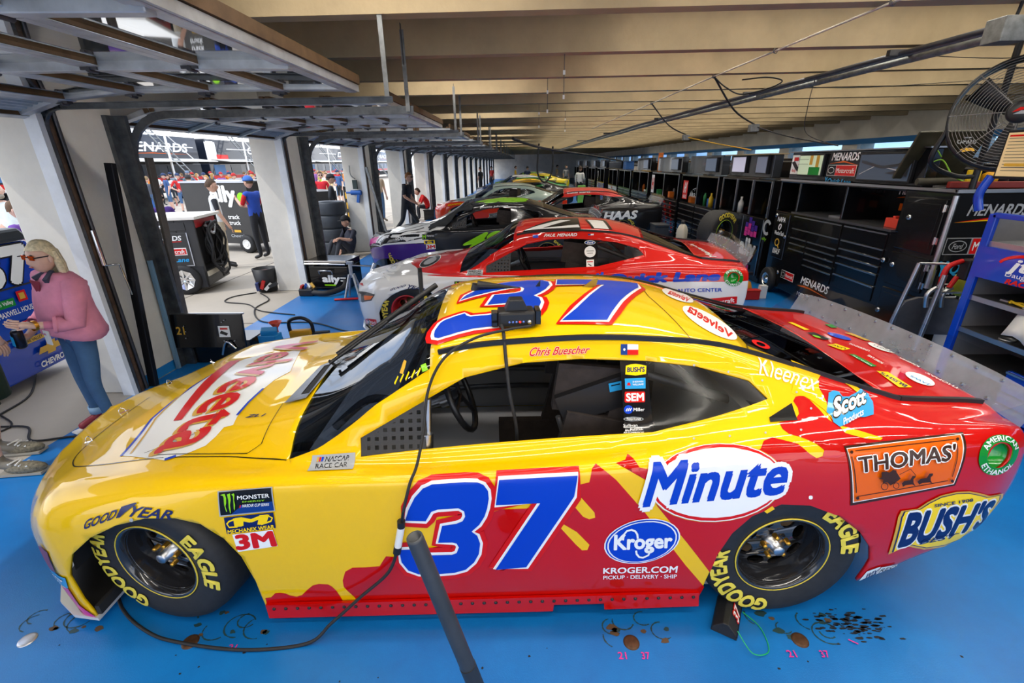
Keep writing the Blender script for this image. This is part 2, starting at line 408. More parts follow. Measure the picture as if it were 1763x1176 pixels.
for n in range(-1, NB-1):
    y = 3.82 + BAY*(n-1) + .76
    if n == -1: door0.location = (0, y, 0)
    else:
        d = dup(door0, (0, y, 0)); d.name = 'door_%d' % (n+2)
# ================================================================ stock cars: one body shape, built once
# control net, half body: per station nine (x, y, z) from the sill up over the shoulder, the belt and the roof edge to the centre line
NET = [
 [(-2.23,.42,.10),(-2.25,.43,.25),(-2.26,.43,.42),(-2.24,.42,.54),(-2.20,.40,.60),(-2.18,.36,.625),(-2.20,.24,.64),(-2.22,.12,.645),(-2.23,0,.645)],
 [(-2.12,.63,.10),(-2.14,.65,.25),(-2.15,.65,.42),(-2.13,.63,.54),(-2.09,.57,.61),(-2.07,.50,.64),(-2.08,.34,.66),(-2.09,.17,.67),(-2.09,0,.67)],
 [(-1.98,.79,.09),(-2.00,.81,.25),(-2.01,.81,.44),(-1.99,.79,.56),(-1.97,.70,.65),(-1.96,.61,.675),(-1.96,.42,.69),(-1.96,.21,.70),(-1.96,0,.705)],
 [(-1.86,.89,.07),(-1.87,.90,.25),(-1.87,.905,.46),(-1.87,.885,.60),(-1.86,.79,.69),(-1.86,.68,.705),(-1.86,.48,.715),(-1.86,.24,.73),(-1.86,0,.735)],
 [(-1.74,.935,.06),(-1.74,.95,.25),(-1.74,.96,.48),(-1.74,.935,.64),(-1.74,.85,.722),(-1.74,.72,.735),(-1.74,.5,.738),(-1.74,.25,.76),(-1.74,0,.77)],
 [(-1.395,.94,.06),(-1.395,.96,.25),(-1.395,.975,.5),(-1.395,.955,.69),(-1.395,.875,.770),(-1.395,.74,.78),(-1.395,.5,.79),(-1.395,.25,.815),(-1.395,0,.825)],
 [(-1.12,.94,.06),(-1.12,.96,.25),(-1.12,.975,.5),(-1.12,.955,.70),(-1.12,.905,.785),(-1.12,.77,.79),(-1.12,.55,.83),(-1.08,.27,.86),(-1.08,0,.875)],
 [(-.94,.935,.06),(-.94,.955,.25),(-.94,.965,.5),(-.94,.95,.71),(-.94,.915,.793),(-.92,.79,.795),(-.92,.60,.865),(-.95,.30,.89),(-.97,0,.905)],
 [(-.76,.93,.06),(-.76,.95,.25),(-.76,.955,.5),(-.76,.948,.715),(-.76,.92,.798),(-.74,.80,.815),(-.72,.66,.925),(-.75,.36,.965),(-.77,0,.985)],
 [(-.45,.93,.06),(-.45,.95,.25),(-.45,.95,.5),(-.45,.945,.715),(-.45,.922,.798),(-.45,.795,.803),(-.42,.665,1.065),(-.42,.42,1.13),(-.45,0,1.155)],
 [(-.1,.93,.06),(-.1,.95,.25),(-.1,.95,.5),(-.1,.945,.715),(-.1,.922,.803),(-.1,.785,.81),(-.09,.63,1.185),(-.12,.50,1.265),(-.18,0,1.31)],
 [(.35,.93,.06),(.35,.95,.25),(.35,.95,.5),(.35,.948,.735),(.35,.922,.825),(.35,.785,.845),(.35,.615,1.215),(.35,.52,1.29),(.35,0,1.345)],
 [(.8,.93,.06),(.8,.95,.25),(.8,.955,.5),(.8,.952,.755),(.8,.924,.862),(.8,.79,.90),(.8,.62,1.20),(.8,.53,1.285),(.8,0,1.335)],
 [(1.1,.935,.06),(1.1,.96,.25),(1.1,.97,.52),(1.1,.957,.78),(1.1,.922,.90),(1.1,.80,.955),(1.1,.645,1.15),(1.1,.545,1.235),(1.12,0,1.285)],
 [(1.395,.935,.06),(1.395,.96,.25),(1.395,.975,.54),(1.395,.962,.80),(1.395,.92,.92),(1.395,.805,.98),(1.395,.68,1.085),(1.395,.575,1.14),(1.43,0,1.185)],
 [(1.76,.925,.15),(1.76,.95,.30),(1.76,.965,.56),(1.76,.945,.82),(1.76,.89,.925),(1.76,.80,.975),(1.76,.70,1.01),(1.76,.60,1.035),(1.80,0,1.065)],
 [(2.03,.905,.27),(2.03,.93,.39),(2.03,.94,.61),(2.03,.925,.84),(2.03,.87,.93),(2.03,.79,.955),(2.03,.70,.975),(2.03,.55,.985),(2.05,0,.995)],
 [(2.26,.875,.36),(2.26,.90,.46),(2.26,.91,.65),(2.26,.90,.85),(2.26,.85,.93),(2.26,.775,.94),(2.26,.69,.958),(2.26,.5,.968),(2.28,0,.98)],
 [(2.385,.82,.43),(2.40,.845,.51),(2.41,.855,.67),(2.40,.85,.84),(2.385,.815,.91),(2.375,.745,.92),(2.37,.66,.945),(2.37,.45,.955),(2.38,0,.965)],
]
def cr(a, b, c, d, t):
    return tuple(.5*(2*b[i] + (c[i]-a[i])*t + (2*a[i]-5*b[i]+4*c[i]-d[i])*t*t + (3*b[i]-a[i]-3*c[i]+d[i])*t**3) for i in range(3))
def densify(rows, n):
    out = []
    for i in range(len(rows)-1):
        a = rows[max(0, i-1)]; b = rows[i]; c = rows[i+1]; d = rows[min(len(rows)-1, i+2)]
        for k in range(n): out.append([cr(a[j], b[j], c[j], d[j], k/n) for j in range(len(b))])
    return out + [rows[-1]]
def body_grid(nx=5, nj=4):
    full = [[(x, -y, z) for x, y, z in st] + [(x, y, z) for x, y, z in st[-2::-1]] for st in NET]
    g = densify(full, nx)
    t = list(map(list, zip(*g))); t = densify(t, nj)
    return list(map(list, zip(*t)))
def inside(p, poly):
    r = False; n = len(poly)
    for i in range(n):
        a, b = poly[i], poly[(i+1) % n]
        if (a[1] > p[1]) != (b[1] > p[1]) and p[0] < (b[0]-a[0])*(p[1]-a[1])/(b[1]-a[1]) + a[0]: r = not r
    return r
def cut(bm, poly, ax, ok, kill=False):
    """slice the shell along a convex outline given in (x, z) or (x, y) and return the faces inside it"""
    h = 2 if ax == 'y' else 1
    x0 = min(p[0] for p in poly)-.05; x1 = max(p[0] for p in poly)+.05; h0 = min(p[1] for p in poly)-.05; h1 = max(p[1] for p in poly)+.05
    sel = [f for f in bm.faces if ok(f.calc_center_median()) and any(x0 < v.co.x < x1 for v in f.verts) and any(h0 < v.co[h] < h1 for v in f.verts)]
    for i in range(len(poly)):
        a, b = poly[i], poly[(i+1) % len(poly)]
        d = (b[0]-a[0], b[1]-a[1])
        no = Vector((d[1], 0, -d[0])) if ax == 'y' else Vector((d[1], -d[0], 0))
        co_ = Vector((a[0], 0, a[1])) if ax == 'y' else Vector((a[0], a[1], 0))
        sel = [f for f in sel if f.is_valid]
        es = {e for f in sel for e in f.edges}; vs = {v for f in sel for v in f.verts}
        r = bmesh.ops.bisect_plane(bm, geom=list(vs)+list(es)+sel, plane_co=co_, plane_no=no, dist=1e-5)
        sel = [f for f in r['geom'] if isinstance(f, bmesh.types.BMFace)]
    ins = [f for f in sel if f.is_valid and inside((f.calc_center_median().x, f.calc_center_median()[h]), poly)]
    return ins
WHX = 1.395; TR = .356
# outlines traced on the body (x, z) / (x, y)
WIN_SIDE = [(-.459, .812), (-.461, .884), (-.166, 1.031), (.002, 1.123), (.259, 1.176), (.516, 1.188), (.811, 1.175), (1.028, 1.15), (1.251, 1.095), (1.317, 1.034), (.812, .905)]
ARCH_F = [(-1.734, .0), (-1.765, .17), (-1.762, .33), (-1.69, .465), (-1.575, .56), (-1.448, .622), (-1.317, .655), (-1.197, .652), (-1.097, .62), (-1.019, .543), (-.971, .439), (-.947, .286), (-.946, .0)]
ARCH_R = [(1.052, .0), (1.068, .223), (1.093, .39), (1.136, .513), (1.206, .605), (1.317, .663), (1.44, .658), (1.563, .603), (1.692, .5), (1.77, .4), (1.80, .315), (1.795, .1), (1.795, 0)]
WIN_FRONT = [(-.79, 0), (-.78, -.3), (-.77, -.5), (-.766, -.8), (-.151, -.64), (-.185, -.5), (-.20, -.3), (-.205, 0)]
WIN_REAR = [(1.33, 0), (1.33, -.48), (1.88, -.645), (1.87, 0)]

def hull(pts):
    pts = sorted(set(map(tuple, pts)))
    def half(ps):
        h = []
        for p in ps:
            while len(h) > 1 and (h[-1][0]-h[-2][0])*(p[1]-h[-2][1]) - (h[-1][1]-h[-2][1])*(p[0]-h[-2][0]) <= 0: h.pop()
            h.append(p)
        return h
    a = half(pts); b = half(pts[::-1]); return a[:-1] + b[:-1]
WIN_SIDE = hull(WIN_SIDE)
def build_shell():
    g = body_grid(); bm = bmesh.new()
    V = [[bm.verts.new(p) for p in r] for r in g]
    n = len(g[0])
    for i in range(len(g)-1):
        for j in range(n-1):
            bm.faces.new((V[i][j], V[i+1][j], V[i+1][j+1], V[i][j+1]))
    for i, dx, fl in ((0, -.03, 1), (len(g)-1, .03, 0)):       # nose and tail faces
        prev = None
        for j in range(0, n//2):
            a, b = V[i][j], V[i][n-1-j]
            if (a.co - b.co).length < 1e-4: break
            mid = bm.verts.new(((a.co.x+b.co.x)/2 + dx*(1 if j < 12 else 0), 0, (a.co.z+b.co.z)/2))
            if prev:
                for q in ((prev[0], prev[1], mid, a), (prev[1], prev[2], b, mid)): bm.faces.new(q if not fl else q[::-1])
            prev = (a, mid, b)
        if prev:
            k = V[i][n//2]
    bmesh.ops.recalc_face_normals(bm, faces=bm.faces)
    # make the normals point outwards
    f = max(bm.faces, key=lambda q: q.calc_center_median().z)
    if f.normal.z < 0: bmesh.ops.reverse_faces(bm, faces=bm.faces)
    return bm
_bm = build_shell()
BODY_BVH = BVHTree.FromBMesh(_bm)
def take(bm, faces):
    """move faces into a new mesh"""
    vm = {}; vs = []; fs = []
    for f in faces:
        q = []
        for v in f.verts:
            if v not in vm: vm[v] = len(vs); vs.append(tuple(v.co))
            q.append(vm[v])
        fs.append(q)
    bmesh.ops.delete(bm, geom=faces, context='FACES')
    return vs, fs
for sgn in (-1, 1):
    side = lambda c: c.y*sgn > .3
    for A in (ARCH_F, ARCH_R):
        bmesh.ops.delete(_bm, geom=cut(_bm, A, 'y', lambda c: c.y*sgn > .3 and c.z < .8), context='FACES')
    bmesh.ops.delete(_bm, geom=cut(_bm, WIN_SIDE, 'y', lambda c: c.y*sgn > .3 and c.z > .7), context='FACES')
WS_MESH = take(_bm, cut(_bm, hull(WIN_FRONT + [(x, -y) for x, y in WIN_FRONT]), 'z', lambda c: c.z > .8 and c.x < .1))
RW_MESH = take(_bm, cut(_bm, hull(WIN_REAR + [(x, -y) for x, y in WIN_REAR]), 'z', lambda c: c.z > .8 and c.x > .8))
BODY_ME = D.meshes.new('body'); _bm.to_mesh(BODY_ME)
for p_ in BODY_ME.polygons: p_.use_smooth = True

# ---------------------------------------------------------------- wheels
def ring_pts(c, r, n, a0=0): return [(c[0]+r*cos(a0+2*PI*i/n), c[1]+r*sin(a0+2*PI*i/n)) for i in range(n)]
def polar_text(b, s, r0, r1, a_mid, span, m, bold=.05, y=0.0):
    """lettering wrapped round a tyre wall; a grows clockwise as seen from outside"""
    vs, fs = text_mesh(s, bold)
    out = []
    for u, v, *_ in vs:
        a = a_mid + (u-.5)*span; r = r0 + (r1-r0)*v
        bulge = -.008 - .0125*math.sin(PI*max(0, min(1, (r-.215)/.135)))
        out.append((r*sin(a), bulge - y, r*cos(a)))
    b.add(out, fs, m)
YEL_LETTER = mat('tyre_yellow', s2l('#e6d04a'), .6); BRONZE = mat('bronze', (.36, .22, .11), .5, .4); GOLD = mat('gold_anodised', (.75, .38, .05), .3, .9)
RIMS = {}
def wheel_meshes(key, rimcol, ringcol=None, nut=GOLD):
    """tyre + rim with outer face at -y, centre at the origin"""
    R0 = .205
    t = MB(); t.lathe([(.185, .02), (.205, 0), (.215, -.004), (.25, -.013), (.285, -.016), (.32, -.012), (.343, .012), (.354, .05), (.356, .14), (.354, .23), (.343, .27), (.30, .29), (.21, .28)], ax='y', n=48)
    tl = MB(); polar_text(tl, 'GOODYEAR', .252, .322, math.radians(-118), math.radians(96), 0); polar_text(tl, 'EAGLE', .252, .322, math.radians(66), math.radians(56), 0)
    tl.add([(.335*sin(a)+dx, -.012, -.335*cos(a)+dz) for a in () for dx, dz in ()], [])
    r = MB()
    r.lathe([(.185, .03), (.2, .012), (.207, -.004), (.200, -.008), (.190, .0), (.186, .03), (.180, .05), (.176, .10), (.172, .125)], ax='y', n=40)
    outer = ring_pts((0, 0), .174, 40); holes = []
    for k in range(8):
        a = 2*PI*k/8 + .2; c = (.125*cos(a), .125*sin(a)); hh = []
        for i in range(12):
            t_ = 2*PI*i/12; u, v = .034*cos(t_), .040*sin(t_); hh.append((c[0]+u*cos(a)-v*sin(a), c[1]+u*sin(a)+v*cos(a)))
        holes.append(hh)
    vs, fs = fill([outer] + holes)
    dome = lambda p: .105 - .05*max(0, 1 - math.hypot(*p)/.174)**.7
    r.add([(p[0], dome(p), p[1]) for p in vs], fs)
    r.add([(p[0], dome(p)+.012, p[1]) for p in vs], [f[::-1] for f in fs])
    for hh in holes:
        n = len(hh); r.add([(p[0], dome(p), p[1]) for p in hh] + [(p[0], dome(p)+.012, p[1]) for p in hh], [(i, (i+1) % n, n+(i+1) % n, n+i) for i in range(n)])
    r.lathe([(.165, .28), (.176, .14), (.172, .125)], ax='y', n=32)
    br = MB(); br.lathe([(.01, .155), (.15, .155), (.15, .18), (.01, .18)], ax='y', n=28)
    hub = MB(); hub.lathe([(.0001, .015), (.022, .015), (.026, .02), (.028, .05), (.045, .055), (.05, .09)], ax='y', n=20)
    nb = MB()
    nb.lathe([(.0001, -.018), (.008, -.018), (.0105, -.012), (.012, .012)], ax='y', n=8)
    rg = MB(); rg.lathe([(.2085, -.0035), (.2085, -.0075), (.2045, -.0085), (.2045, -.0045)], ax='y', n=48)
    RIMS[key] = dict(t=t, tl=tl, r=r, br=br, hub=hub, nb=nb, rg=rg, mats=(rimcol, ringcol or rimcol, nut), proto=None)
def wheel(key, parent, loc, rz=0, spin=0, sub=True):
    K = RIMS[key]
    if K['proto'] is None:
        rim, ring, nut = K['mats']
        w_ = K['r'].done('wheel', rim, parent)
        q = [K['t'].done('tire', RUBBER, w_), K['tl'].done('lettering', YEL_LETTER, w_, label='yellow tyre lettering'), K['br'].done('brake_disc', BRONZE, w_), K['hub'].done('hub', STEEL, w_), K['rg'].done('rim_stripe', ring, w_)]
        n0 = K['nb'].done('lug_nut', nut, w_); q.append(n0)
        for i in range(5):
            a = 2*PI*i/5 + .3; o = n0 if i == 0 else copy_part(n0, w_)
            o.location = (.055*cos(a), .052, .055*sin(a))
            if i: q.append(o)
        K['proto'] = (w_, q)
    else:
        w0, q0 = K['proto']; w_ = copy_part(w0, parent)
        if sub:
            for o in q0: copy_part(o, w_)
    w_.location = loc; w_.rotation_euler = (0, spin, rz)
    return w_
wheel_meshes('black', mat('rim_black', (.028, .028, .032), .16, .3, .9), mat('rim_yellow', (.8, .6, .05), .4))
wheel_meshes('red', mat('rim_red', (.55, .02, .02), .2, 0, .8), None, STEEL)
# ---------------------------------------------------------------- stickers on a car body
def grid_cut(vs, fs, g):
    xs = [p[0] for p in vs]; ys = [p[1] for p in vs]
    if max(xs)-min(xs) <= g[0] and max(ys)-min(ys) <= g[1]: return vs, fs
    bm = bmesh.new(); V = [bm.verts.new((*p[:2], p[2] if len(p) > 2 else 0)) for p in vs]
    for f in fs:
        try: bm.faces.new([V[i] for i in f])
        except ValueError: pass
    for ax, lo, hi in ((0, min(xs), max(xs)), (1, min(ys), max(ys))):
        x = math.floor(lo/g[ax])*g[ax] + g[ax]
        while x < hi:
            no = (1, 0, 0) if ax == 0 else (0, 1, 0); c = (x, 0, 0) if ax == 0 else (0, x, 0)
            bmesh.ops.bisect_plane(bm, geom=bm.verts[:]+bm.edges[:]+bm.faces[:], plane_co=c, plane_no=no, dist=1e-6); x += g[ax]
    bm.verts.index_update(); r = [tuple(v.co) for v in bm.verts], [[v.index for v in f.verts] for f in bm.faces]
    bm.free(); return r
ST = math.radians(35)                 # side stickers unroll on a plane tilted towards the shoulder: v = SV . point
SD = Vector((0, cos(ST), -sin(ST))); SV = Vector((0, sin(ST), cos(ST)))
def SX(x, z, y=-.955): return (x, y*sin(ST) + z*cos(ST))
def project(mode, u, v, lift):
    if mode == 's': d = SD; o = Vector((u, 0, 0)) + SV*v - d*4
    elif mode == 'h': o, d = Vector((u, -3, v)), Vector((0, 1, 0))
    elif mode == 'f': o, d = Vector((u, 3, v)), Vector((0, -1, 0))
    else: o, d = Vector((u, v, 3)), Vector((0, 0, -1))
    h = BODY_BVH.ray_cast(o, d, 6)
    if h[0] is None or (mode in 'sh' and h[0].y > 0):
        h = BODY_BVH.find_nearest(Vector((u, v, .9)) if mode == 't' else Vector((u, -.9, v if mode == 'h' else (v + .9*sin(ST))/cos(ST))))
    n = h[1]
    if n.dot(d) > 0: n = -n
    return h[0] + n*lift
def decal(car, name, mode, layers, base=.0015, g=None, label=None, mats=None, off=.0009):
    b = MB(); keys = []
    for i, l in enumerate(layers):
        vs, fs = shape(l)
        vs, fs = grid_cut(vs, fs, g or ((.03, .014) if mode == 's' else (.03, .03)))
        if l[1] not in keys: keys.append(l[1])
        b.add([project(mode, p[0], p[1], base + off*i + (p[2] if len(p) > 2 else 0)) for p in vs], fs, keys.index(l[1]), 1)
    return b.done(name, [(mats or {}).get(k) or IK(k) for k in keys], car, label=label)
# ---------------------------------------------------------------- the parts every car shares
def path_on(mode, pts, lift, n=6): return [project(mode, p[0], p[1], lift) for p in bez([(*q, 0) for q in pts], n)]
RAIL_PTS = [(-.113, -.607), (.132, -.597), (.39, -.592), (.673, -.592), (.933, -.592), (1.248, -.565), (1.476, -.57), (1.724, -.62), (1.94, -.69)]
def flat_bar(b, pts, w_, h, m=0):
    """strip standing on a surface path"""
    n = len(pts); vs = []; fs = []
    for i, p in enumerate(pts):
        d = (pts[min(n-1, i+1)] - pts[max(0, i-1)]).normalized(); s_ = d.cross(Vector((0, 0, 1))).normalized(); u = s_.cross(d)
        for a, c in ((-1, -.3), (1, -.3), (1, 1), (-1, 1)): vs.append(p + s_*a*w_/2 + u*c*h)
    for i in range(n-1):
        for j in range(4): fs.append((i*4+j, i*4+(j+1) % 4, i*4+4+(j+1) % 4, i*4+4+j))
    fs += [(3, 2, 1, 0), tuple(n*4-4+k for k in range(4))]
    b.add(vs, fs, m)
M_NET = mat('net_grey', (.035, .036, .04), .6); M_LEXAN = glass('lexan', (.80, .84, .88), 1.6); M_WS = glass('windshield_glass', (.30, .36, .46), 1.5); M_QW = glass('quarter_glass', (.72, .74, .74), 1.0, .16)
M_RW = glass('rear_glass', (.10, .10, .12), 1.2); M_SPOILER = mat('spoiler_sheet', (.64, .71, .80), .14, .35, alpha=.55, noise=.3, nscale=3)
M_SEAT = mat('seat_fabric', (.03, .022, .02), .8, noise=.4, nscale=20); M_INNER = mat('cockpit_grey', (.33, .33, .34), .5)
PROTO = {}
def part_proto():
    P = PROTO
    P['ws'] = MB().add(*WS_MESH, 0, 1); P['rw'] = MB().add(*RW_MESH, 0, 1)
    for s_ in (1, -1):
        b = MB(); flat_bar(b, [Vector((p.x, p.y*s_, p.z)) for p in path_on('t', RAIL_PTS, .0)], .018, .016); P['rail%d' % s_] = b
        b = MB(); flat_bar(b, [Vector((p.x, p.y*s_, p.z)) for p in path_on('t', [(1.94, -.69), (2.1, -.68), (2.345, -.668)], 0)], .02, .018); P['strip%d' % s_] = b
    # side opening trim, dark posts
    def winq(pts, y0):                                   # polygon on the window plane, projected on the uncut shell, slightly inside
        vs, fs = fill([pts]); vs, fs = grid_cut(vs, fs, (.08, .05))
        return [project('h', p[0], p[1], -.006) for p in vs], fs
    
    post = [(.700, .868), (.822, .888), (.808, 1.172), (.690, 1.18)]
    for s_ in (1, -1):
        bp = MB(); vs, fs = winq(post, 0); P['post%d' % s_] = bp.add([(p.x, p.y*s_, p.z) for p in vs], fs if s_ > 0 else [f[::-1] for f in fs], 0, 1)

    QW = [(.822, .885), (.806, 1.172), (1.028, 1.148), (1.251, 1.092), (1.315, 1.024)]
    for s_ in (1, -1):
        q = MB(); vs, fs = winq(QW, 0); P['quarter%d' % s_] = q.add([(p.x, p.y*s_, p.z) for p in vs], fs, 0, 1)

    # net triangle: woven strips with a rim
    n_ = MB(); tri = [(-.455, .80), (-.455, .882), (-.175, 1.022), (-.18, .802)]
    top = lambda x: .882 + (x+.455)/(.28)*.14
    def strip(a, c, w_):
        vs, fs = stroke([a, c], w_); vs, fs = grid_cut(vs, fs, (.06, .06)); n_.add([project('h', p[0], p[1], -.004) for p in vs], fs)
    for i in range(8):
        x = -.445 + i*.037; strip((x, .815), (x, top(x)-.004), .020 if i else .026)
    for i in range(6):
        z = .826 + i*.035; xl = max(-.455, -.455 + (z-.885)/.14*.28)
        if xl < -.2: strip((xl, z), (-.18, z), .019)
    strip((-.455, .884), (-.175, 1.025), .02)
    P['net'] = n_
    # cockpit
    c = MB()
    c.bx(-.95, 1.75, -.86, .86, .09, .12); c.bx(-1.0, -.95, -.85, .85, .1, .70); c.bx(1.25, 1.30, -.80, .80, .1, .95); c.bx(-.70, -.42, -.74, .74, .66, .82)
    for s_ in (-1, 1):
        c.bx(-.92, 1.05, s_*.88-.01, s_*.88+.01, .12, .68)
    c.bx(1.30, 1.85, -.76, .76, .80, .86)
    P['cockpit'] = c
    cg = MB(); r = .022
    for s_ in (-1, 1):
        y = s_*.66
        cg.tube(bez([(-.62, y*1.08, .15), (-.60, y*1.08, .78), (-.35, y*.98, .98), (-.08, y*.86, 1.14), (.2, y*.82, 1.20), (.62, y*.82, 1.21), (.74, y*.84, 1.15), (.76, y, .9), (.76, y*1.12, .2)], 4), r, 8)
        cg.tube([(.74, y*.9, 1.12), (1.3, y*.8, .9), (1.8, y*.7, .72)], r, 8)
        for z in (.32, .47, .62): cg.tube(bez([(-.6, y*1.15, z), (.1, y*1.22, z+.02), (.76, y*1.15, z+.03)], 4), r, 8)
        cg.tube([(-.62, y, .80), (-1.5, y*.8, .62)], r, 8)
    cg.tube([(.74, -.52, 1.17), (.74, .52, 1.17)], r, 8); cg.tube([(-.35, -.66, .93), (-.35, .66, .93)], r, 8); cg.tube([(.76, -.7, .85), (.76, .7, .85)], r, 8); cg.tube([(.76, .6, .9), (.76, -.6, .35)], r, 8)
    cg.tube([(.86, .55, 1.08), (1.2, -.5, .9)], r*.9, 8)
    P['cage'] = cg
    s = MB()                                            # racing seat: wrapped back, head surround, leg bolsters
    sx, sy = .42, -.36
    for k, (w0, w1) in enumerate((((-.24, .24), (.05, .0)),)):
        pass
    def rbox(c_, d_, R_=None): s.box(c_, d_, R_)
    rbox((sx-.05, sy, .36), (.50, .50, .12)); rbox((sx+.24, sy, .68), (.10, .52, .62), (0, .22, 0))
    for q_ in (-1, 1):
        rbox((sx-.03, sy+q_*.25, .46), (.52, .05, .24)); rbox((sx+.15, sy+q_*.26, .72), (.30, .05, .36), (0, .22, 0))
        rbox((sx+.17, sy+q_*.20, 1.01), (.36, .055, .24), (0, .12, 0))
    rbox((sx+.34, sy, 1.03), (.06, .42, .30), (0, .2, 0))
    P['seat'] = s
    sw = MB(); cc = Vector((-.06, -.36, .88)); R_ = Euler((0, math.radians(68), 0)).to_matrix()
    sw.tube([cc + R_ @ Vector((.19*cos(2*PI*k/24), .19*sin(2*PI*k/24), 0)) for k in range(24)], .016, 8, closed=True)
    for k in range(3):
        a = 2*PI*k/3 + .5; sw.tube([cc, cc + R_ @ Vector((.185*cos(a), .185*sin(a), 0))], .012, 6)
    sw.cyl(cc, cc + R_ @ Vector((0, 0, -.05)), .04, 12)
    P['steer'] = sw
    sc_ = MB(); sc_.cyl(cc + R_ @ Vector((0, 0, -.05)), (-.55, -.36, .72), .022, 10); sc_.cyl(cc + R_ @ Vector((0, 0, -.05)), cc + R_ @ Vector((0, 0, -.11)), .032, 12)
    P['column'] = sc_
    w_ = MB()                                            # inner wheel houses and floor underside
    for x in (-WHX, WHX):
        for s_ in (-1, 1):
            vs = []; fs = []; k = 16
            for i in range(k+1):
                a = PI*i/k; px, pz = x + .40*cos(a), .30 + .36*sin(a)
                vs += [(px, s_*.89, pz), (px, s_*.52, pz)]
            fs = [(2*i, 2*i+1, 2*i+3, 2*i+2) for i in range(k)]; w_.add(vs, fs)
            w_.add([(x+.40*cos(PI*i/k), s_*.52, .30+.36*sin(PI*i/k)) for i in range(k+1)] + [(x-.40, s_*.52, .12), (x+.33, s_*.52, .12)], [tuple(range(k+3))])
    w_.bx(-2.1, -1.8, -.6, .6, .12, .14); w_.bx(-.9, 1.0, -.85, .85, .07, .085)
    w_.bx(-1.74, -1.72, -.93, -.4, .07, .12); w_.tube([(-1.73, -.5, .3), (-1.5, -.55, .36)], .015, 6)
    P['wells'] = w_
    sp = MB(); so = MB()                                 # splitter plate and rear spoiler
    pl = [(-1.73, -.945), (-1.86, -.925), (-1.99, -.85), (-2.12, -.70), (-2.22, -.46), (-2.26, 0)]; pl = pl + [(x, -y) for x, y in pl[-2::-1]]
    sp.prism(pl, 'z', .045, .062); P['split'] = sp; w_.prism([(x*.985 if x < -1.8 else x, y*.97) for x, y in pl], 'z', .063, .068)
    sh = []
    for k in range(15):
        t = -1 + 2*k/14; y = .84*t; x = 2.375 + .012*(1-t*t) - .09*max(0, abs(t)-.75)**1
        z = .955 - .03*abs(t)**2
        sh.append((x, y, z))
    for lo, hi in ((.0, .20),):
        vs = []
        for x, y, z in sh:
            for h in (0, .07, .14, .205):
                vs.append((x + h*.42, y*(1 + .02*h), z + h*.93*(1 if abs(y) < .8 else .96)))
        fs = [(4*i+j, 4*i+j+1, 4*i+j+5, 4*i+j+4) for i in range(14) for j in (0, 1)]
        so.add(vs, fs, 0, 1)
        so.add(vs, [(4*i+2, 4*i+3, 4*i+7, 4*i+6) for i in range(14)], 1, 1)
    so.add([(2.16, -.80, .935), (2.365, -.845, .93), (2.45, -.86, 1.10), (2.41, -.85, 1.08)], [(0, 1, 2, 3)], 1)
    so.add([(2.16, .80, .935), (2.365, .845, .93), (2.45, .86, 1.10), (2.41, .85, 1.08)], [(0, 1, 2, 3)], 1)
    P['spoiler'] = so
    sb = MB()
    for k in range(13):
        y = -.78 + k*.13; t = y/.84
        for h in (.025, .12):
            c0 = Vector((2.375 + .012*(1-t*t) + h*.42, y, .955-.03*t*t + h*.93)); d_ = Vector((-.93, 0, .42))
            sb.cyl(c0, c0 + d_*.012, .007, 6)
    P['spoiler_bolts'] = sb
    hp = MB(); hp.tube([(-.012, 0, .0), (-.012, 0, .02), (.0, .006, .032), (.014, .004, .02), (.02, 0, .003)], .0022, 5); hp.box((.012, 0, .003), (.05, .012, .004), (0, 0, .5)); P['hoodpin'] = hp
    rf = MB()                                            # riveted skirt below the door
    skirt = [(-.935, .052), (-.935, .135), (1.05, .150), (1.058, .066), (.62, .058), (.615, .10), (.385, .098), (.38, .055)]
    rf_pts = [(x, z) for x, z in skirt]; rf.prism(rf_pts, 'y', -.958, -.945); P['skirt'] = rf
    rv = MB()
    for k in range(37):
        x = -.90 + k*.0535; z = .112 + .0075*(x+.9)
        rv.lathe([(.0085, 0), (.008, -.003), (.0045, -.006), (.0001, -.0065)], (x, -.958, z), 'y', 8)
    P['rivets'] = rv
    vt = MB(); P['cowl'] = vt
part_proto()
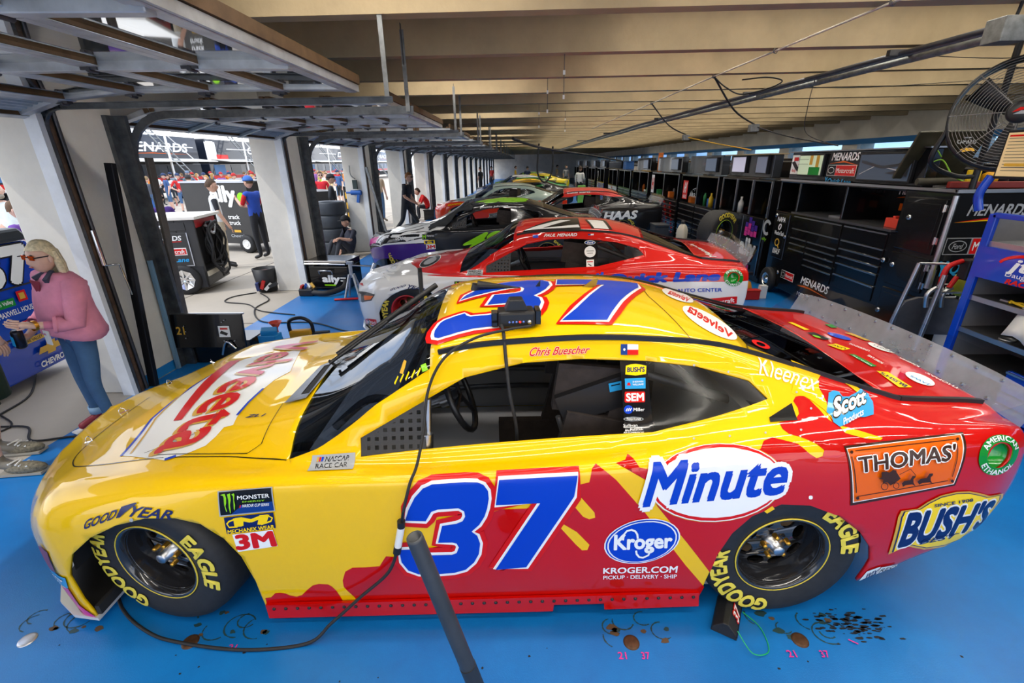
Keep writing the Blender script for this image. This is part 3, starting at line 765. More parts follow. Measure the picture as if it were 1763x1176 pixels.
def race_car(label, loc, rz, body_mats, rims=('black', 'black'), cockpit=True, far=False, steer=0, group=None, post=None, skirt=None, split=None):
    t = thing('race_car', label, 'race car', loc, rz, group)
    me = BODY_ME.copy()
    o = D.objects.new('body', me); COL.objects.link(o); o.parent = t
    for m in body_mats: me.materials.append(m)
    sd = o.modifiers.new('skin', 'SOLIDIFY'); sd.thickness = .012; sd.offset = -1
    P = PROTO
    def put(k, name, mats, **q):
        kk = (k, tuple(m.name for m in (mats if isinstance(mats, (list, tuple)) else [mats])))
        if kk in P.setdefault('obj', {}): return copy_part(P['obj'][kk], t)
        P['obj'][kk] = P[k].done(name, mats, t, **q); return P['obj'][kk]
    put('ws', 'windshield', M_WS); put('rw', 'rear_window', M_RW); [(put('rail%d' % s_, 'roof_rail', BLACK), put('strip%d' % s_, 'deck_strip', BLACK), put('post%d' % s_, 'window_post', post or GLOSSK), put('quarter%d' % s_, 'quarter_window', M_QW)) for s_ in (1, -1)]
    put('spoiler', 'spoiler', [M_SPOILER, M_LEXAN]); put('wells', 'wheel_well', DARK); put('split', 'splitter', split or BLACK)
    put('cockpit', 'cockpit', M_INNER if not far else DARK); put('seat', 'seat', M_SEAT); put('net', 'window_net', M_NET)
    if not far:
        put('cage', 'roll_cage', DKSTEEL); st = put('steer', 'steering_wheel', BLACK); put('column', 'steering_column', STEEL)
        put('spoiler_bolts', 'spoiler_bolt', STEEL)['kind'] = 'stuff'
    put('skirt', 'skirt', skirt or body_mats[0])
    yw = .945
    for x in (-WHX, WHX):
        k = rims[0] if x < 0 else rims[1]
        wheel(k, t, (x, -yw + (.035 if steer and x < 0 else 0), TR), steer if x < 0 else 0, .2 if x < 0 else -.15, True)
        if not far: wheel(k, t, (x, yw, TR), PI + (steer if x < 0 else 0), 0, False)
    return t
DEC37 = [('livery','s',[('P','x',[(-.933,-.405),(-.907,-.402),(-.881,-.381),(-.86,-.379),(-.838,-.384),(-.819,-.396),(-.792,-.403),(-.766,-.395),(-.734,-.368),(-.704,-.346),(-.674,-.339),(-.634,-.343),(-.619,-.355),(-.604,-.379),(-.595,-.409),(-.587,-.438),(-.569,-.455),(-.546,-.459),(-.525,-.44),(-.53,-.414),(-.555,-.378),(-.567,-.357),(-.565,-.324),(-.545,-.281),(-.51,-.263),(-.455,-.263),(-.39,-.259),(-.373,-.235),(-.356,-.213),(-.316,-.217),(-.173,-.196),(-.149,-.177),(-.099,-.169),(-.026,-.156),(.038,-.129),(.118,-.025),(.149,-.014),(.262,-.012),(.391,.044),(.486,.085),(.518,.092),(.529,.146),(.547,.166),(.561,.154),(.628,.099),(.761,-.043),(.965,-.285),(1.07,-.397),(1.051,-.484),(.24,-.484),(-.571,-.484),(-.944,-.487)]),
 ('P','x',[(.628,.165),(.669,.178),(.688,.201),(.703,.182),(.746,.098),(.805,-.011),(.956,-.18),(1.078,-.321),(1.093,-.236),(1.136,-.137),(1.206,-.062),(1.317,-.014),(1.44,-.022),(1.563,-.067),(1.686,-.053),(1.665,.185),(1.621,.279),(1.572,.288),(1.539,.324),(1.521,.37),(1.497,.412),(1.472,.432),(1.438,.427),(1.421,.408),(1.431,.377),(1.427,.352),(1.401,.327),(1.33,.318),(1.33,.288),(1.343,.269),(1.399,.247),(1.44,.225),(1.466,.2),(1.458,.177),(1.433,.17),(1.405,.187),(1.363,.227),(1.312,.243),(1.271,.255),(1.232,.242),(1.209,.21),(1.075,.166),(.888,.114)]),
 ('P','yb',[(.488,.029),(.546,-.035),(.55,-.057),(.526,-.064),(.499,-.052),(.464,-.012)]),
 ('P','yb',[(.408,-.077),(.476,-.12),(.533,-.179),(.525,-.203),(.502,-.204),(.474,-.177),(.399,-.093)]),
 ('P','yb',[(1.532,.614),(1.584,.587),(1.654,.549),(1.575,.503),(1.566,.466),(1.568,.433),(1.567,.401),(1.557,.35),(1.556,.319),(1.542,.367),(1.512,.402),(1.481,.428),(1.453,.43),(1.422,.443)]),
 ('P','yb',[(1.567,.296),(1.598,.289),(1.726,.244),(1.713,.235),(1.645,.244),(1.574,.266)]),
 ('P','yb',[(1.715,.514),(1.755,.502),(1.783,.452),(1.788,.423),(1.739,.451)]),
 ('P','yb',[(1.25,-.041),(1.279,-.019),(1.292,-.032),(1.264,-.051)])]),
 ('number_side','s',[('S','r',[(-.251,-.049),(-.233,-.005),(-.202,.047),(-.164,.085),(-.125,.099),(-.061,.102),(.008,.105),(.059,.103),(.086,.093),(.102,.069),(.104,.037),(.096,-.003),(.083,-.038),(.059,-.074),(.025,-.103),(.048,-.122),(.059,-.158),(.051,-.206),(.028,-.245),(-.011,-.279),(-.063,-.293),(-.146,-.298),(-.22,-.296),(-.264,-.277),(-.289,-.237),(-.293,-.179),(-.185,-.177),(-.179,-.207),(-.066,-.207),(-.045,-.199),(-.034,-.173),(-.042,-.156),(-.061,-.15),(-.122,-.15),(-.098,-.075),(-.037,-.067),(-.01,-.056),(.002,-.036),(-.001,-.014),(-.024,-.0),(-.111,-.004),(-.138,-.013),(-.158,-.042),(-.165,-.053)],.066,1),
 ('S','r',[(.149,.111),(.469,.122),(.457,.04),(.257,-.273),(.121,-.282),(.317,.015),(.132,.01)],.066,1),
 ('S','w',[(-.251,-.049),(-.233,-.005),(-.202,.047),(-.164,.085),(-.125,.099),(-.061,.102),(.008,.105),(.059,.103),(.086,.093),(.102,.069),(.104,.037),(.096,-.003),(.083,-.038),(.059,-.074),(.025,-.103),(.048,-.122),(.059,-.158),(.051,-.206),(.028,-.245),(-.011,-.279),(-.063,-.293),(-.146,-.298),(-.22,-.296),(-.264,-.277),(-.289,-.237),(-.293,-.179),(-.185,-.177),(-.179,-.207),(-.066,-.207),(-.045,-.199),(-.034,-.173),(-.042,-.156),(-.061,-.15),(-.122,-.15),(-.098,-.075),(-.037,-.067),(-.01,-.056),(.002,-.036),(-.001,-.014),(-.024,-.0),(-.111,-.004),(-.138,-.013),(-.158,-.042),(-.165,-.053)],.024,1),
 ('S','w',[(.149,.111),(.469,.122),(.457,.04),(.257,-.273),(.121,-.282),(.317,.015),(.132,.01)],.024,1),
 ('P','b',[(-.251,-.049),(-.233,-.005),(-.202,.047),(-.164,.085),(-.125,.099),(-.061,.102),(.008,.105),(.059,.103),(.086,.093),(.102,.069),(.104,.037),(.096,-.003),(.083,-.038),(.059,-.074),(.025,-.103),(.048,-.122),(.059,-.158),(.051,-.206),(.028,-.245),(-.011,-.279),(-.063,-.293),(-.146,-.298),(-.22,-.296),(-.264,-.277),(-.289,-.237),(-.293,-.179),(-.185,-.177),(-.179,-.207),(-.066,-.207),(-.045,-.199),(-.034,-.173),(-.042,-.156),(-.061,-.15),(-.122,-.15),(-.098,-.075),(-.037,-.067),(-.01,-.056),(.002,-.036),(-.001,-.014),(-.024,-.0),(-.111,-.004),(-.138,-.013),(-.158,-.042),(-.165,-.053)]),
 ('P','b',[(.149,.111),(.469,.122),(.457,.04),(.257,-.273),(.121,-.282),(.317,.015),(.132,.01)])]),
 ('number_roof','t',[('S','r',[(-.144,-.493),(-.144,-.457),(-.125,-.398),(-.107,-.376),(-.013,-.333),(-.004,-.359),(.017,-.375),(.098,-.372),(.192,-.34),(.219,-.306),(.231,-.264),(.22,-.233),(.171,-.236),(.094,-.248),(.128,-.108),(.238,-.092),(.28,-.065),(.291,-.016),(.275,.024),(.209,.008),(.117,-.037),(.021,-.097),(-.052,-.152),(-.025,-.077),(.038,.014),(.113,.112),(.21,.183),(.327,.219),(.409,.199),(.437,.139),(.437,.051),(.41,-.03),(.372,-.096),(.335,-.144),(.362,-.178),(.367,-.24),(.35,-.312),(.319,-.377),(.269,-.438),(.178,-.481),(.038,-.496),(-.056,-.522),(-.118,-.535),(-.138,-.519)],.085,1),
 ('S','r',[(.497,.205),(.976,.198),(.945,.056),(.863,-.076),(.775,-.225),(.701,-.371),(.66,-.46),(.45,-.455),(.54,-.323),(.75,.06),(.477,.059)],.085,1),
 ('S','w',[(-.144,-.493),(-.144,-.457),(-.125,-.398),(-.107,-.376),(-.013,-.333),(-.004,-.359),(.017,-.375),(.098,-.372),(.192,-.34),(.219,-.306),(.231,-.264),(.22,-.233),(.171,-.236),(.094,-.248),(.128,-.108),(.238,-.092),(.28,-.065),(.291,-.016),(.275,.024),(.209,.008),(.117,-.037),(.021,-.097),(-.052,-.152),(-.025,-.077),(.038,.014),(.113,.112),(.21,.183),(.327,.219),(.409,.199),(.437,.139),(.437,.051),(.41,-.03),(.372,-.096),(.335,-.144),(.362,-.178),(.367,-.24),(.35,-.312),(.319,-.377),(.269,-.438),(.178,-.481),(.038,-.496),(-.056,-.522),(-.118,-.535),(-.138,-.519)],.034,1),
 ('S','w',[(.497,.205),(.976,.198),(.945,.056),(.863,-.076),(.775,-.225),(.701,-.371),(.66,-.46),(.45,-.455),(.54,-.323),(.75,.06),(.477,.059)],.034,1),
 ('P','b',[(-.144,-.493),(-.144,-.457),(-.125,-.398),(-.107,-.376),(-.013,-.333),(-.004,-.359),(.017,-.375),(.098,-.372),(.192,-.34),(.219,-.306),(.231,-.264),(.22,-.233),(.171,-.236),(.094,-.248),(.128,-.108),(.238,-.092),(.28,-.065),(.291,-.016),(.275,.024),(.209,.008),(.117,-.037),(.021,-.097),(-.052,-.152),(-.025,-.077),(.038,.014),(.113,.112),(.21,.183),(.327,.219),(.409,.199),(.437,.139),(.437,.051),(.41,-.03),(.372,-.096),(.335,-.144),(.362,-.178),(.367,-.24),(.35,-.312),(.319,-.377),(.269,-.438),(.178,-.481),(.038,-.496),(-.056,-.522),(-.118,-.535),(-.138,-.519)]),
 ('P','b',[(.497,.205),(.976,.198),(.945,.056),(.863,-.076),(.775,-.225),(.701,-.371),(.66,-.46),(.45,-.455),(.54,-.323),(.75,.06),(.477,.059)])]),
 ('hood_graphic','t',[('P','w',[(-1.615,-.664),(-1.662,-.504),(-1.71,-.331),(-1.709,-.166),(-1.704,.021),(-1.701,.295),(-1.637,.455),(-1.529,.512),(-1.316,.467),(-1.247,.5),(-1.092,-.015),(-1.145,-.099),(-1.165,-.194),(-1.188,-.324),(-1.173,-.46),(-1.155,-.529),(-1.198,-.535),(-1.2,-.602),(-1.214,-.662),(-1.282,-.716),(-1.354,-.747)]),
 ('S','b',[(-1.614,-.668),(-1.661,-.509),(-1.709,-.336),(-1.708,-.172),(-1.702,.013),(-1.696,.282)],.014),
 ('S','e',[(-1.574,-.66),(-1.624,-.518),(-1.682,-.343),(-1.715,-.005),(-1.695,.249)],.01),
 ('S','b',[(-1.35,-.746),(-1.313,-.724)],.02),
 ('S','b',[(-1.179,-.444),(-1.18,-.326),(-1.165,-.194)],.014)]),
 ('hood_badge','t',[('T','n','ZL1',[(-1.116,-.484),(-1.006,-.504),(-1.007,-.485),(-1.118,-.457)],{'i': .3,'b': .03})]),
 ('tyre_maker_text','s',[('T','n','GOOD',[(-1.584,-.057),(-1.441,-.013),(-1.423,.024),(-1.571,-.02)],{'i': .3,'b': .03}),
 ('T','n','YEAR',[(-1.381,-.006),(-1.209,-.022),(-1.196,.013),(-1.357,.035)],{'i': .3,'b': .03}),
 ('P','n',[(-1.435,-.012),(-1.407,.033),(-1.349,.049),(-1.34,.046),(-1.382,.017),(-1.391,.012),(-1.417,-.009)])]),
 ('series_plate','s',[('P','s',[(-.66,.155),(-.479,.159),(-.481,.231),(-.666,.221)]),
 ('T','k','NASCAR',[(-.607,.19),(-.508,.196),(-.506,.22),(-.608,.215)],{'i': .2,'b': .016}),
 ('T','k','RACE CAR',[(-.633,.162),(-.507,.167),(-.509,.189),(-.641,.183)],{'b': .012}),
 ('P','e',[(-.641,.19),(-.635,.191),(-.635,.213),(-.642,.212)]),
 ('P','r',[(-.632,.191),(-.625,.191),(-.625,.214),(-.632,.213)]),
 ('P','b',[(-.622,.191),(-.614,.192),(-.613,.214),(-.622,.214)])]),
 ('energy_sticker','s',[('P','s',[(-1.012,-.016),(-.783,.003),(-.779,.101),(-1.005,.087)]),
 ('P','k',[(-1.006,-.01),(-.787,.007),(-.784,.097),(-1.0,.084)]),
 ('P','B',[(-.963,-.006),(-.787,.007),(-.786,.044),(-.908,.033)]),
 ('P','l',[(-.994,.074),(-.975,.079),(-.971,.062),(-.974,.04),(-.979,.029),(-.976,.007),(-.98,.006),(-.983,.034),(-.981,.063),(-.983,.07)]),
 ('P','l',[(-.965,.076),(-.952,.081),(-.953,.054),(-.959,.034),(-.961,.005),(-.964,-.001),(-.966,.023),(-.963,.054)]),
 ('P','l',[(-.947,.076),(-.936,.081),(-.934,.073),(-.939,.053),(-.938,.033),(-.944,.011),(-.946,.019),(-.942,.053),(-.941,.07)]),
 ('T','w','MONSTER',[(-.925,.055),(-.793,.062),(-.792,.078),(-.923,.07)],{'b': .02}),
 ('T','l','ENERGY',[(-.906,.044),(-.814,.048),(-.814,.054),(-.905,.05)],{}),
 ('T','w','NASCAR CUP SERIES',[(-.91,.025),(-.798,.03),(-.797,.041),(-.907,.037)],{'i': .25}),
 ('P','r',[(-.922,.023),(-.916,.024),(-.911,.035),(-.917,.035)]),
 ('P','b',[(-.916,.024),(-.912,.024),(-.908,.035),(-.911,.035)])]),
 ('glove_sticker','s',[('P','n',[(-.999,-.09),(-.796,-.07),(-.792,-.003),(-.996,-.02)]),
 ('T','y','M',[(-.951,-.057),(-.84,-.049),(-.821,-.013),(-.948,-.024)],{'b': .06}),
 ('S','y',[(-.947,-.025),(-.977,-.035),(-.988,-.045),(-.982,-.06),(-.949,-.059)],.006),
 ('S','y',[(-.849,-.014),(-.815,-.014),(-.799,-.024),(-.808,-.038),(-.852,-.051)],.006),
 ('T','y','MECHANIX WEAR',[(-.993,-.087),(-.8,-.07),(-.799,-.053),(-.99,-.071)],{'b': .03})]),
 ('tape_sticker','s',[('P','w',[(-.975,-.17),(-.807,-.15),(-.811,-.077),(-.978,-.093)]),
 ('T','r','3M',[(-.973,-.159),(-.814,-.147),(-.818,-.084),(-.965,-.098)],{'b': .05})]),
 ('grocer_sticker','s',[('P','w',[(.92,-.156),(.917,-.133),(.906,-.113),(.888,-.095),(.864,-.081),(.835,-.071),(.803,-.065),(.768,-.065),(.732,-.069),(.698,-.078),(.667,-.092),(.64,-.109),(.618,-.129),(.604,-.151),(.597,-.174),(.598,-.197),(.608,-.218),(.625,-.237),(.65,-.253),(.68,-.264),(.715,-.27),(.751,-.271),(.789,-.266),(.824,-.256),(.856,-.241),(.882,-.223),(.902,-.202),(.915,-.179)]),
 ('P','b',[(.914,-.156),(.911,-.135),(.901,-.115),(.884,-.098),(.861,-.084),(.833,-.074),(.801,-.069),(.767,-.068),(.733,-.072),(.7,-.081),(.67,-.094),(.644,-.111),(.623,-.13),(.609,-.151),(.603,-.173),(.604,-.196),(.613,-.216),(.63,-.235),(.654,-.249),(.683,-.26),(.716,-.266),(.752,-.267),(.788,-.262),(.822,-.253),(.852,-.238),(.878,-.221),(.897,-.2),(.909,-.178)]),
 ('P','w',[(.906,-.157),(.904,-.137),(.894,-.118),(.878,-.102),(.856,-.088),(.829,-.079),(.799,-.074),(.767,-.074),(.734,-.078),(.702,-.086),(.673,-.098),(.649,-.114),(.629,-.133),(.616,-.153),(.61,-.174),(.611,-.195),(.62,-.215),(.636,-.232),(.658,-.246),(.686,-.257),(.718,-.262),(.752,-.263),(.786,-.259),(.818,-.249),(.847,-.236),(.872,-.219),(.89,-.2),(.902,-.179)]),
 ('P','b',[(.9,-.158),(.898,-.138),(.888,-.12),(.873,-.104),(.852,-.092),(.826,-.083),(.797,-.078),(.766,-.078),(.735,-.081),(.705,-.089),(.677,-.101),(.653,-.116),(.635,-.134),(.622,-.153),(.616,-.174),(.617,-.194),(.626,-.213),(.641,-.229),(.663,-.243),(.689,-.253),(.72,-.258),(.752,-.259),(.785,-.254),(.816,-.246),(.843,-.233),(.867,-.217),(.884,-.198),(.896,-.178)]),
 ('T','w','Kroger',[(.643,-.221),(.891,-.214),(.882,-.131),(.639,-.134)],{'b': .04}),
 ('S','w',[(.675,-.156),(.677,-.129),(.688,-.114),(.707,-.109),(.724,-.116),(.734,-.13),(.738,-.15)],.0085),
 ('S','w',[(.736,-.204),(.74,-.22),(.753,-.235),(.77,-.238),(.792,-.227),(.801,-.2)],.0085),
 ('T','w','KROGER.COM',[(.603,-.317),(.931,-.318),(.93,-.286),(.602,-.29)],{'b': .03}),
 ('T','w','PICKUP · DELIVERY · SHIP',[(.605,-.346),(.936,-.347),(.933,-.327),(.604,-.328)],{'b': .02})]),
 ('juice_sticker','s',[('P','e',[(1.311,.086),(1.301,.121),(1.279,.153),(1.248,.181),(1.209,.205),(1.163,.222),(1.11,.232),(1.054,.235),(.994,.23),(.934,.217),(.876,.198),(.826,.173),(.789,.143),(.769,.11),(.763,.074),(.772,.039),(.795,.004),(.83,-.026),(.877,-.052),(.932,-.071),(.993,-.082),(1.055,-.084),(1.117,-.078),(1.174,-.064),(1.224,-.043),(1.264,-.015),(1.293,.016),(1.308,.051)]),
 ('P','w',[(1.307,.086),(1.297,.12),(1.276,.152),(1.245,.18),(1.206,.203),(1.16,.22),(1.109,.23),(1.052,.233),(.994,.228),(.934,.215),(.877,.196),(.828,.171),(.793,.142),(.773,.109),(.767,.074),(.776,.039),(.798,.006),(.833,-.025),(.88,-.05),(.934,-.068),(.993,-.079),(1.055,-.081),(1.116,-.076),(1.172,-.062),(1.221,-.041),(1.261,-.014),(1.289,.017),(1.304,.051)]),
 ('P','r',[(1.302,.087),(1.292,.12),(1.271,.151),(1.24,.179),(1.202,.201),(1.157,.218),(1.107,.228),(1.051,.23),(.994,.225),(.935,.213),(.88,.194),(.832,.17),(.798,.141),(.778,.109),(.773,.075),(.781,.041),(.803,.008),(.838,-.022),(.883,-.046),(.936,-.064),(.994,-.075),(1.054,-.077),(1.114,-.071),(1.169,-.058),(1.217,-.037),(1.256,-.011),(1.284,.019),(1.299,.053)]),
 ('P','w',[(1.298,.087),(1.289,.118),(1.269,.146),(1.239,.171),(1.2,.191),(1.156,.206),(1.105,.215),(1.051,.217),(.994,.213),(.938,.201),(.885,.184),(.841,.162),(.808,.135),(.789,.106),(.784,.075),(.792,.043),(.813,.013),(.846,-.014),(.89,-.036),(.941,-.052),(.997,-.061),(1.056,-.063),(1.113,-.058),(1.167,-.045),(1.214,-.026),(1.252,-.002),(1.28,.026),(1.295,.056)]),
 ('T','w','Minute',[(.748,-.008),(1.32,.037),(1.306,.189),(.741,.159)],{'i': .3,'b': .035,'o': .115}),
 ('T','b','Minute',[(.748,-.008),(1.32,.037),(1.306,.189),(.741,.159)],{'i': .3,'b': .035})]),
 ('muffin_sticker','s',[('P','t',[(1.609,-.025),(2.057,.047),(2.076,.261),(1.549,.215)]),
 ('P','w',[(1.615,-.012),(2.047,.054),(2.063,.252),(1.557,.207)]),
 ('P','o',[(1.618,-.008),(2.043,.057),(2.057,.249),(1.56,.204)]),
 ('S','t',[(1.628,.015),(2.011,.07)],.0035),
 ('S','t',[(1.592,.196),(2.023,.232)],.0035),
 ('S','t',[(1.574,.176),(1.617,.031)],.0035),
 ('S','t',[(2.027,.214),(2.023,.087)],.0035),
 ('P','t',[(1.581,.191),(1.579,.188),(1.575,.185),(1.571,.186),(1.568,.188),(1.567,.192),(1.569,.196),(1.573,.198),(1.577,.198),(1.58,.195)]),
 ('P','t',[(2.041,.232),(2.038,.229),(2.034,.226),(2.03,.226),(2.027,.229),(2.027,.233),(2.03,.237),(2.034,.239),(2.039,.239),(2.041,.236)]),
 ('P','t',[(1.631,.011),(1.631,.007),(1.628,.005),(1.623,.005),(1.619,.008),(1.617,.012),(1.617,.016),(1.62,.018),(1.625,.018),(1.629,.015)]),
 ('P','t',[(2.032,.071),(2.032,.067),(2.029,.065),(2.024,.065),(2.02,.068),(2.017,.072),(2.017,.076),(2.02,.078),(2.025,.078),(2.029,.075)]),
 ('T','w',"THOMAS'",[(1.609,.115),(2.004,.156),(2.014,.215),(1.596,.174)],{'b': .03,'o': .075}),
 ('T','t',"THOMAS'",[(1.609,.115),(2.004,.156),(2.014,.215),(1.596,.174)],{'b': .03}),
 ('P','t',[(1.691,.09),(1.712,.086),(1.713,.073),(1.732,.076),(1.749,.062),(1.776,.08),(1.786,.088),(1.763,.115),(1.761,.122),(1.746,.124),(1.732,.113),(1.719,.119),(1.699,.116),(1.704,.095)]),
 ('S','t',[(1.738,.059),(1.738,.053),(1.735,.048),(1.73,.046),(1.724,.046),(1.717,.049),(1.712,.054),(1.709,.06),(1.709,.066),(1.711,.07),(1.717,.073),(1.723,.073),(1.73,.07),(1.735,.065)],.003,1),
 ('S','t',[(1.784,.061),(1.784,.056),(1.781,.052),(1.777,.05),(1.772,.05),(1.766,.053),(1.761,.057),(1.759,.062),(1.759,.067),(1.761,.071),(1.766,.073),(1.771,.073),(1.777,.071),(1.781,.066)],.003,1),
 ('P','t',[(1.793,.071),(1.8,.08),(1.825,.084),(1.832,.099),(1.845,.1),(1.847,.094),(1.839,.087),(1.843,.073),(1.857,.057),(1.839,.066),(1.811,.063),(1.801,.057)]),
 ('P','t',[(1.858,.077),(1.869,.088),(1.895,.091),(1.903,.107),(1.918,.108),(1.92,.101),(1.912,.094),(1.916,.08),(1.929,.067),(1.913,.073),(1.882,.071),(1.869,.065)]),
 ('S','t',[(1.773,.107),(1.816,.128),(1.845,.101)],.0025)]),
 ('bean_sticker','s',[('P','e',[(1.871,-.256),(1.838,-.082),(1.843,-.054),(1.917,-.047),(1.953,-.02),(2.005,.006),(2.077,.02),(2.14,.02),(2.2,.009),(2.256,-.004),(2.357,.001),(2.381,-.021),(2.316,-.157),(2.306,-.169),(2.287,-.176),(2.231,-.204),(2.176,-.241),(2.056,-.244),(1.946,-.22)]),
 ('P','n',[(1.883,-.246),(1.852,-.082),(1.856,-.056),(1.926,-.049),(1.96,-.024),(2.009,.001),(2.078,.014),(2.137,.014),(2.194,.003),(2.246,-.009),(2.333,-.003),(2.352,-.023),(2.315,-.158),(2.305,-.169),(2.255,-.167),(2.245,-.207),(2.165,-.231),(2.056,-.235),(1.954,-.213)]),
 ('P','y',[(1.889,-.242),(1.858,-.083),(1.862,-.057),(1.93,-.05),(1.964,-.026),(2.011,-.002),(2.078,.011),(2.136,.011),(2.191,.001),(2.242,-.011),(2.324,-.005),(2.34,-.025),(2.315,-.158),(2.305,-.17),(2.248,-.165),(2.234,-.202),(2.16,-.226),(2.056,-.231),(1.957,-.21)]),
 ('T','w',"BUSH'S",[(1.9,-.216),(2.329,-.143),(2.307,-.024),(1.865,-.066)],{'i': .2,'b': .05,'o': .09}),
 ('T','n',"BUSH'S",[(1.9,-.216),(2.329,-.143),(2.307,-.024),(1.865,-.066)],{'i': .2,'b': .05}),
 ('T','n','SINCE 1908',[(1.99,-.041),(2.171,-.022),(2.164,-.008),(1.985,-.028)],{}),
 ('T','n','BEST',[(2.0,-.211),(2.181,-.187),(2.183,-.165),(2.001,-.189)],{'i': .2,'b': .02})]),
 ('towel_sticker','s',[('P','c',[(1.545,.356),(1.599,.442),(1.632,.454),(1.654,.448),(1.657,.424),(1.69,.424),(1.78,.462),(1.798,.437),(1.789,.399),(1.744,.341),(1.697,.33),(1.669,.331),(1.607,.304),(1.566,.291),(1.551,.311),(1.559,.338)]),
 ('T','k','Scott',[(1.567,.333),(1.748,.395),(1.802,.461),(1.611,.415)],{'b': .04,'o': .1}),
 ('T','w','Scott',[(1.567,.333),(1.748,.395),(1.802,.461),(1.611,.415)],{'b': .04}),
 ('T','w','Products',[(1.584,.295),(1.697,.339),(1.717,.37),(1.601,.325)],{'b': .02})]),
 ('tissue_sticker','s',[('T','w','Kleenex',[(1.3,.532),(1.539,.448),(1.596,.519),(1.315,.615)],{'i': .2,'b': -.005})]),
 ('roof_oval','t',[('P','w',[(1.285,-.453),(1.302,-.427),(1.314,-.397),(1.321,-.362),(1.322,-.326),(1.318,-.286),(1.309,-.246),(1.294,-.21),(1.273,-.18),(1.248,-.158),(1.221,-.142),(1.194,-.137),(1.167,-.142),(1.143,-.155),(1.122,-.178),(1.107,-.208),(1.096,-.243),(1.091,-.284),(1.092,-.324),(1.099,-.362),(1.111,-.398),(1.127,-.43),(1.147,-.455),(1.169,-.473),(1.194,-.483),(1.219,-.486),(1.243,-.482),(1.266,-.47)]),
 ('T','r','Velveeta',[(1.248,-.459),(1.116,-.247),(1.194,-.105),(1.298,-.386)],{'i': .3,'b': .03})]),
 ('roof_oval','t',[('P','w',[(1.235,-.019),(1.253,.014),(1.274,.065),(1.29,.118),(1.309,.189),(1.336,.288),(1.381,.446),(1.41,.578),(1.371,.543),(1.315,.462),(1.295,.471),(1.26,.434),(1.228,.394),(1.171,.273),(1.143,.218),(1.117,.156),(1.103,.114),(1.095,.074),(1.09,.033),(1.09,-.003),(1.098,-.028),(1.109,-.048),(1.123,-.064),(1.14,-.073),(1.158,-.075),(1.177,-.072),(1.198,-.06),(1.217,-.041)]),
 ('T','r','Velveeta',[(1.187,-.057),(1.112,.047),(1.207,.248),(1.266,.096)],{'i': .3,'b': .03})]),
 ('post_sticker','s',[('P','y',[(.711,.541),(.715,.579),(.738,.585),(.759,.587),(.783,.583),(.806,.577),(.802,.541),(.777,.538),(.756,.535),(.736,.538)]),
 ('T','n',"BUSH'S",[(.72,.551),(.796,.551),(.797,.573),(.722,.572)],{'b': .04}),
 ('P','c',[(.708,.478),(.797,.478),(.799,.525),(.708,.523)]),
 ('P','r',[(.716,.493),(.733,.492),(.73,.505),(.72,.505)]),
 ('T','w','SHERWIN',[(.741,.505),(.788,.505),(.788,.512),(.742,.512)],{}),
 ('T','w','WILLIAMS',[(.741,.492),(.788,.493),(.789,.5),(.741,.5)],{}),
 ('P','r',[(.703,.423),(.707,.419),(.789,.419),(.792,.423),(.794,.46),(.791,.465),(.708,.466),(.705,.461)]),
 ('T','w','SEM',[(.711,.426),(.786,.426),(.787,.458),(.712,.458)],{'b': .04}),
 ('P','b',[(.738,.388),(.737,.384),(.735,.38),(.733,.377),(.73,.374),(.726,.372),(.722,.371),(.717,.37),(.713,.371),(.709,.372),(.705,.375),(.702,.378),(.7,.381),(.699,.385),(.699,.389),(.699,.393),(.701,.397),(.704,.401),(.707,.404),(.711,.406),(.715,.407),(.719,.408),(.723,.407),(.727,.405),(.731,.403),(.734,.4),(.736,.397),(.737,.393)]),
 ('S','w',[(.707,.382),(.714,.394)],.004),
 ('S','w',[(.715,.382),(.723,.395)],.004),
 ('S','w',[(.724,.383),(.731,.395)],.004),
 ('T','w','Miller',[(.739,.381),(.787,.381),(.787,.395),(.74,.395)],{'b': .02}),
 ('P','s',[(.781,.347),(.78,.345),(.777,.343),(.771,.341),(.765,.34),(.756,.339),(.747,.339),(.738,.339),(.728,.339),(.719,.34),(.711,.341),(.704,.343),(.699,.345),(.696,.347),(.695,.349),(.696,.351),(.7,.353),(.705,.354),(.712,.356),(.72,.356),(.729,.357),(.739,.357),(.749,.356),(.758,.355),(.766,.354),(.772,.353),(.777,.351),(.78,.349)]),
 ('P','k',[(.778,.347),(.777,.345),(.774,.344),(.769,.343),(.763,.342),(.755,.341),(.747,.341),(.738,.341),(.729,.342),(.721,.342),(.713,.343),(.707,.344),(.702,.346),(.699,.347),(.698,.349),(.699,.35),(.702,.351),(.707,.352),(.714,.353),(.721,.354),(.73,.354),(.739,.354),(.748,.354),(.756,.353),(.764,.352),(.77,.351),(.774,.35),(.777,.348)]),
 ('T','w','FREIGHTLINER',[(.708,.344),(.769,.343),(.77,.351),(.709,.353)],{}),
 ('T','w','Sullivan',[(.692,.316),(.752,.315),(.753,.327),(.693,.328)],{'b': .01}),
 ('S','w',[(.692,.313),(.777,.312)],.002),
 ('T','w','Palatek',[(.719,.298),(.776,.299),(.777,.309),(.72,.309)],{'b': .01}),
 ('T','w','AIR COMPRESSORS',[(.691,.288),(.777,.286),(.778,.293),(.692,.295)],{})]),
 ('name_strip','s',[('T','w','Chris Buescher',[(.288,.629),(.552,.637),(.559,.669),(.296,.666)],{'i': .3,'b': .02,'o': .04}),
 ('T','r','Chris Buescher',[(.288,.629),(.552,.637),(.559,.669),(.296,.666)],{'i': .3,'b': .02})]),
 ('state_flag','s',[('P','B',[(.693,.627),(.722,.626),(.724,.673),(.695,.674)]),
 ('P','w',[(.723,.649),(.771,.648),(.772,.672),(.724,.673)]),
 ('P','r',[(.722,.626),(.77,.625),(.771,.648),(.723,.649)]),
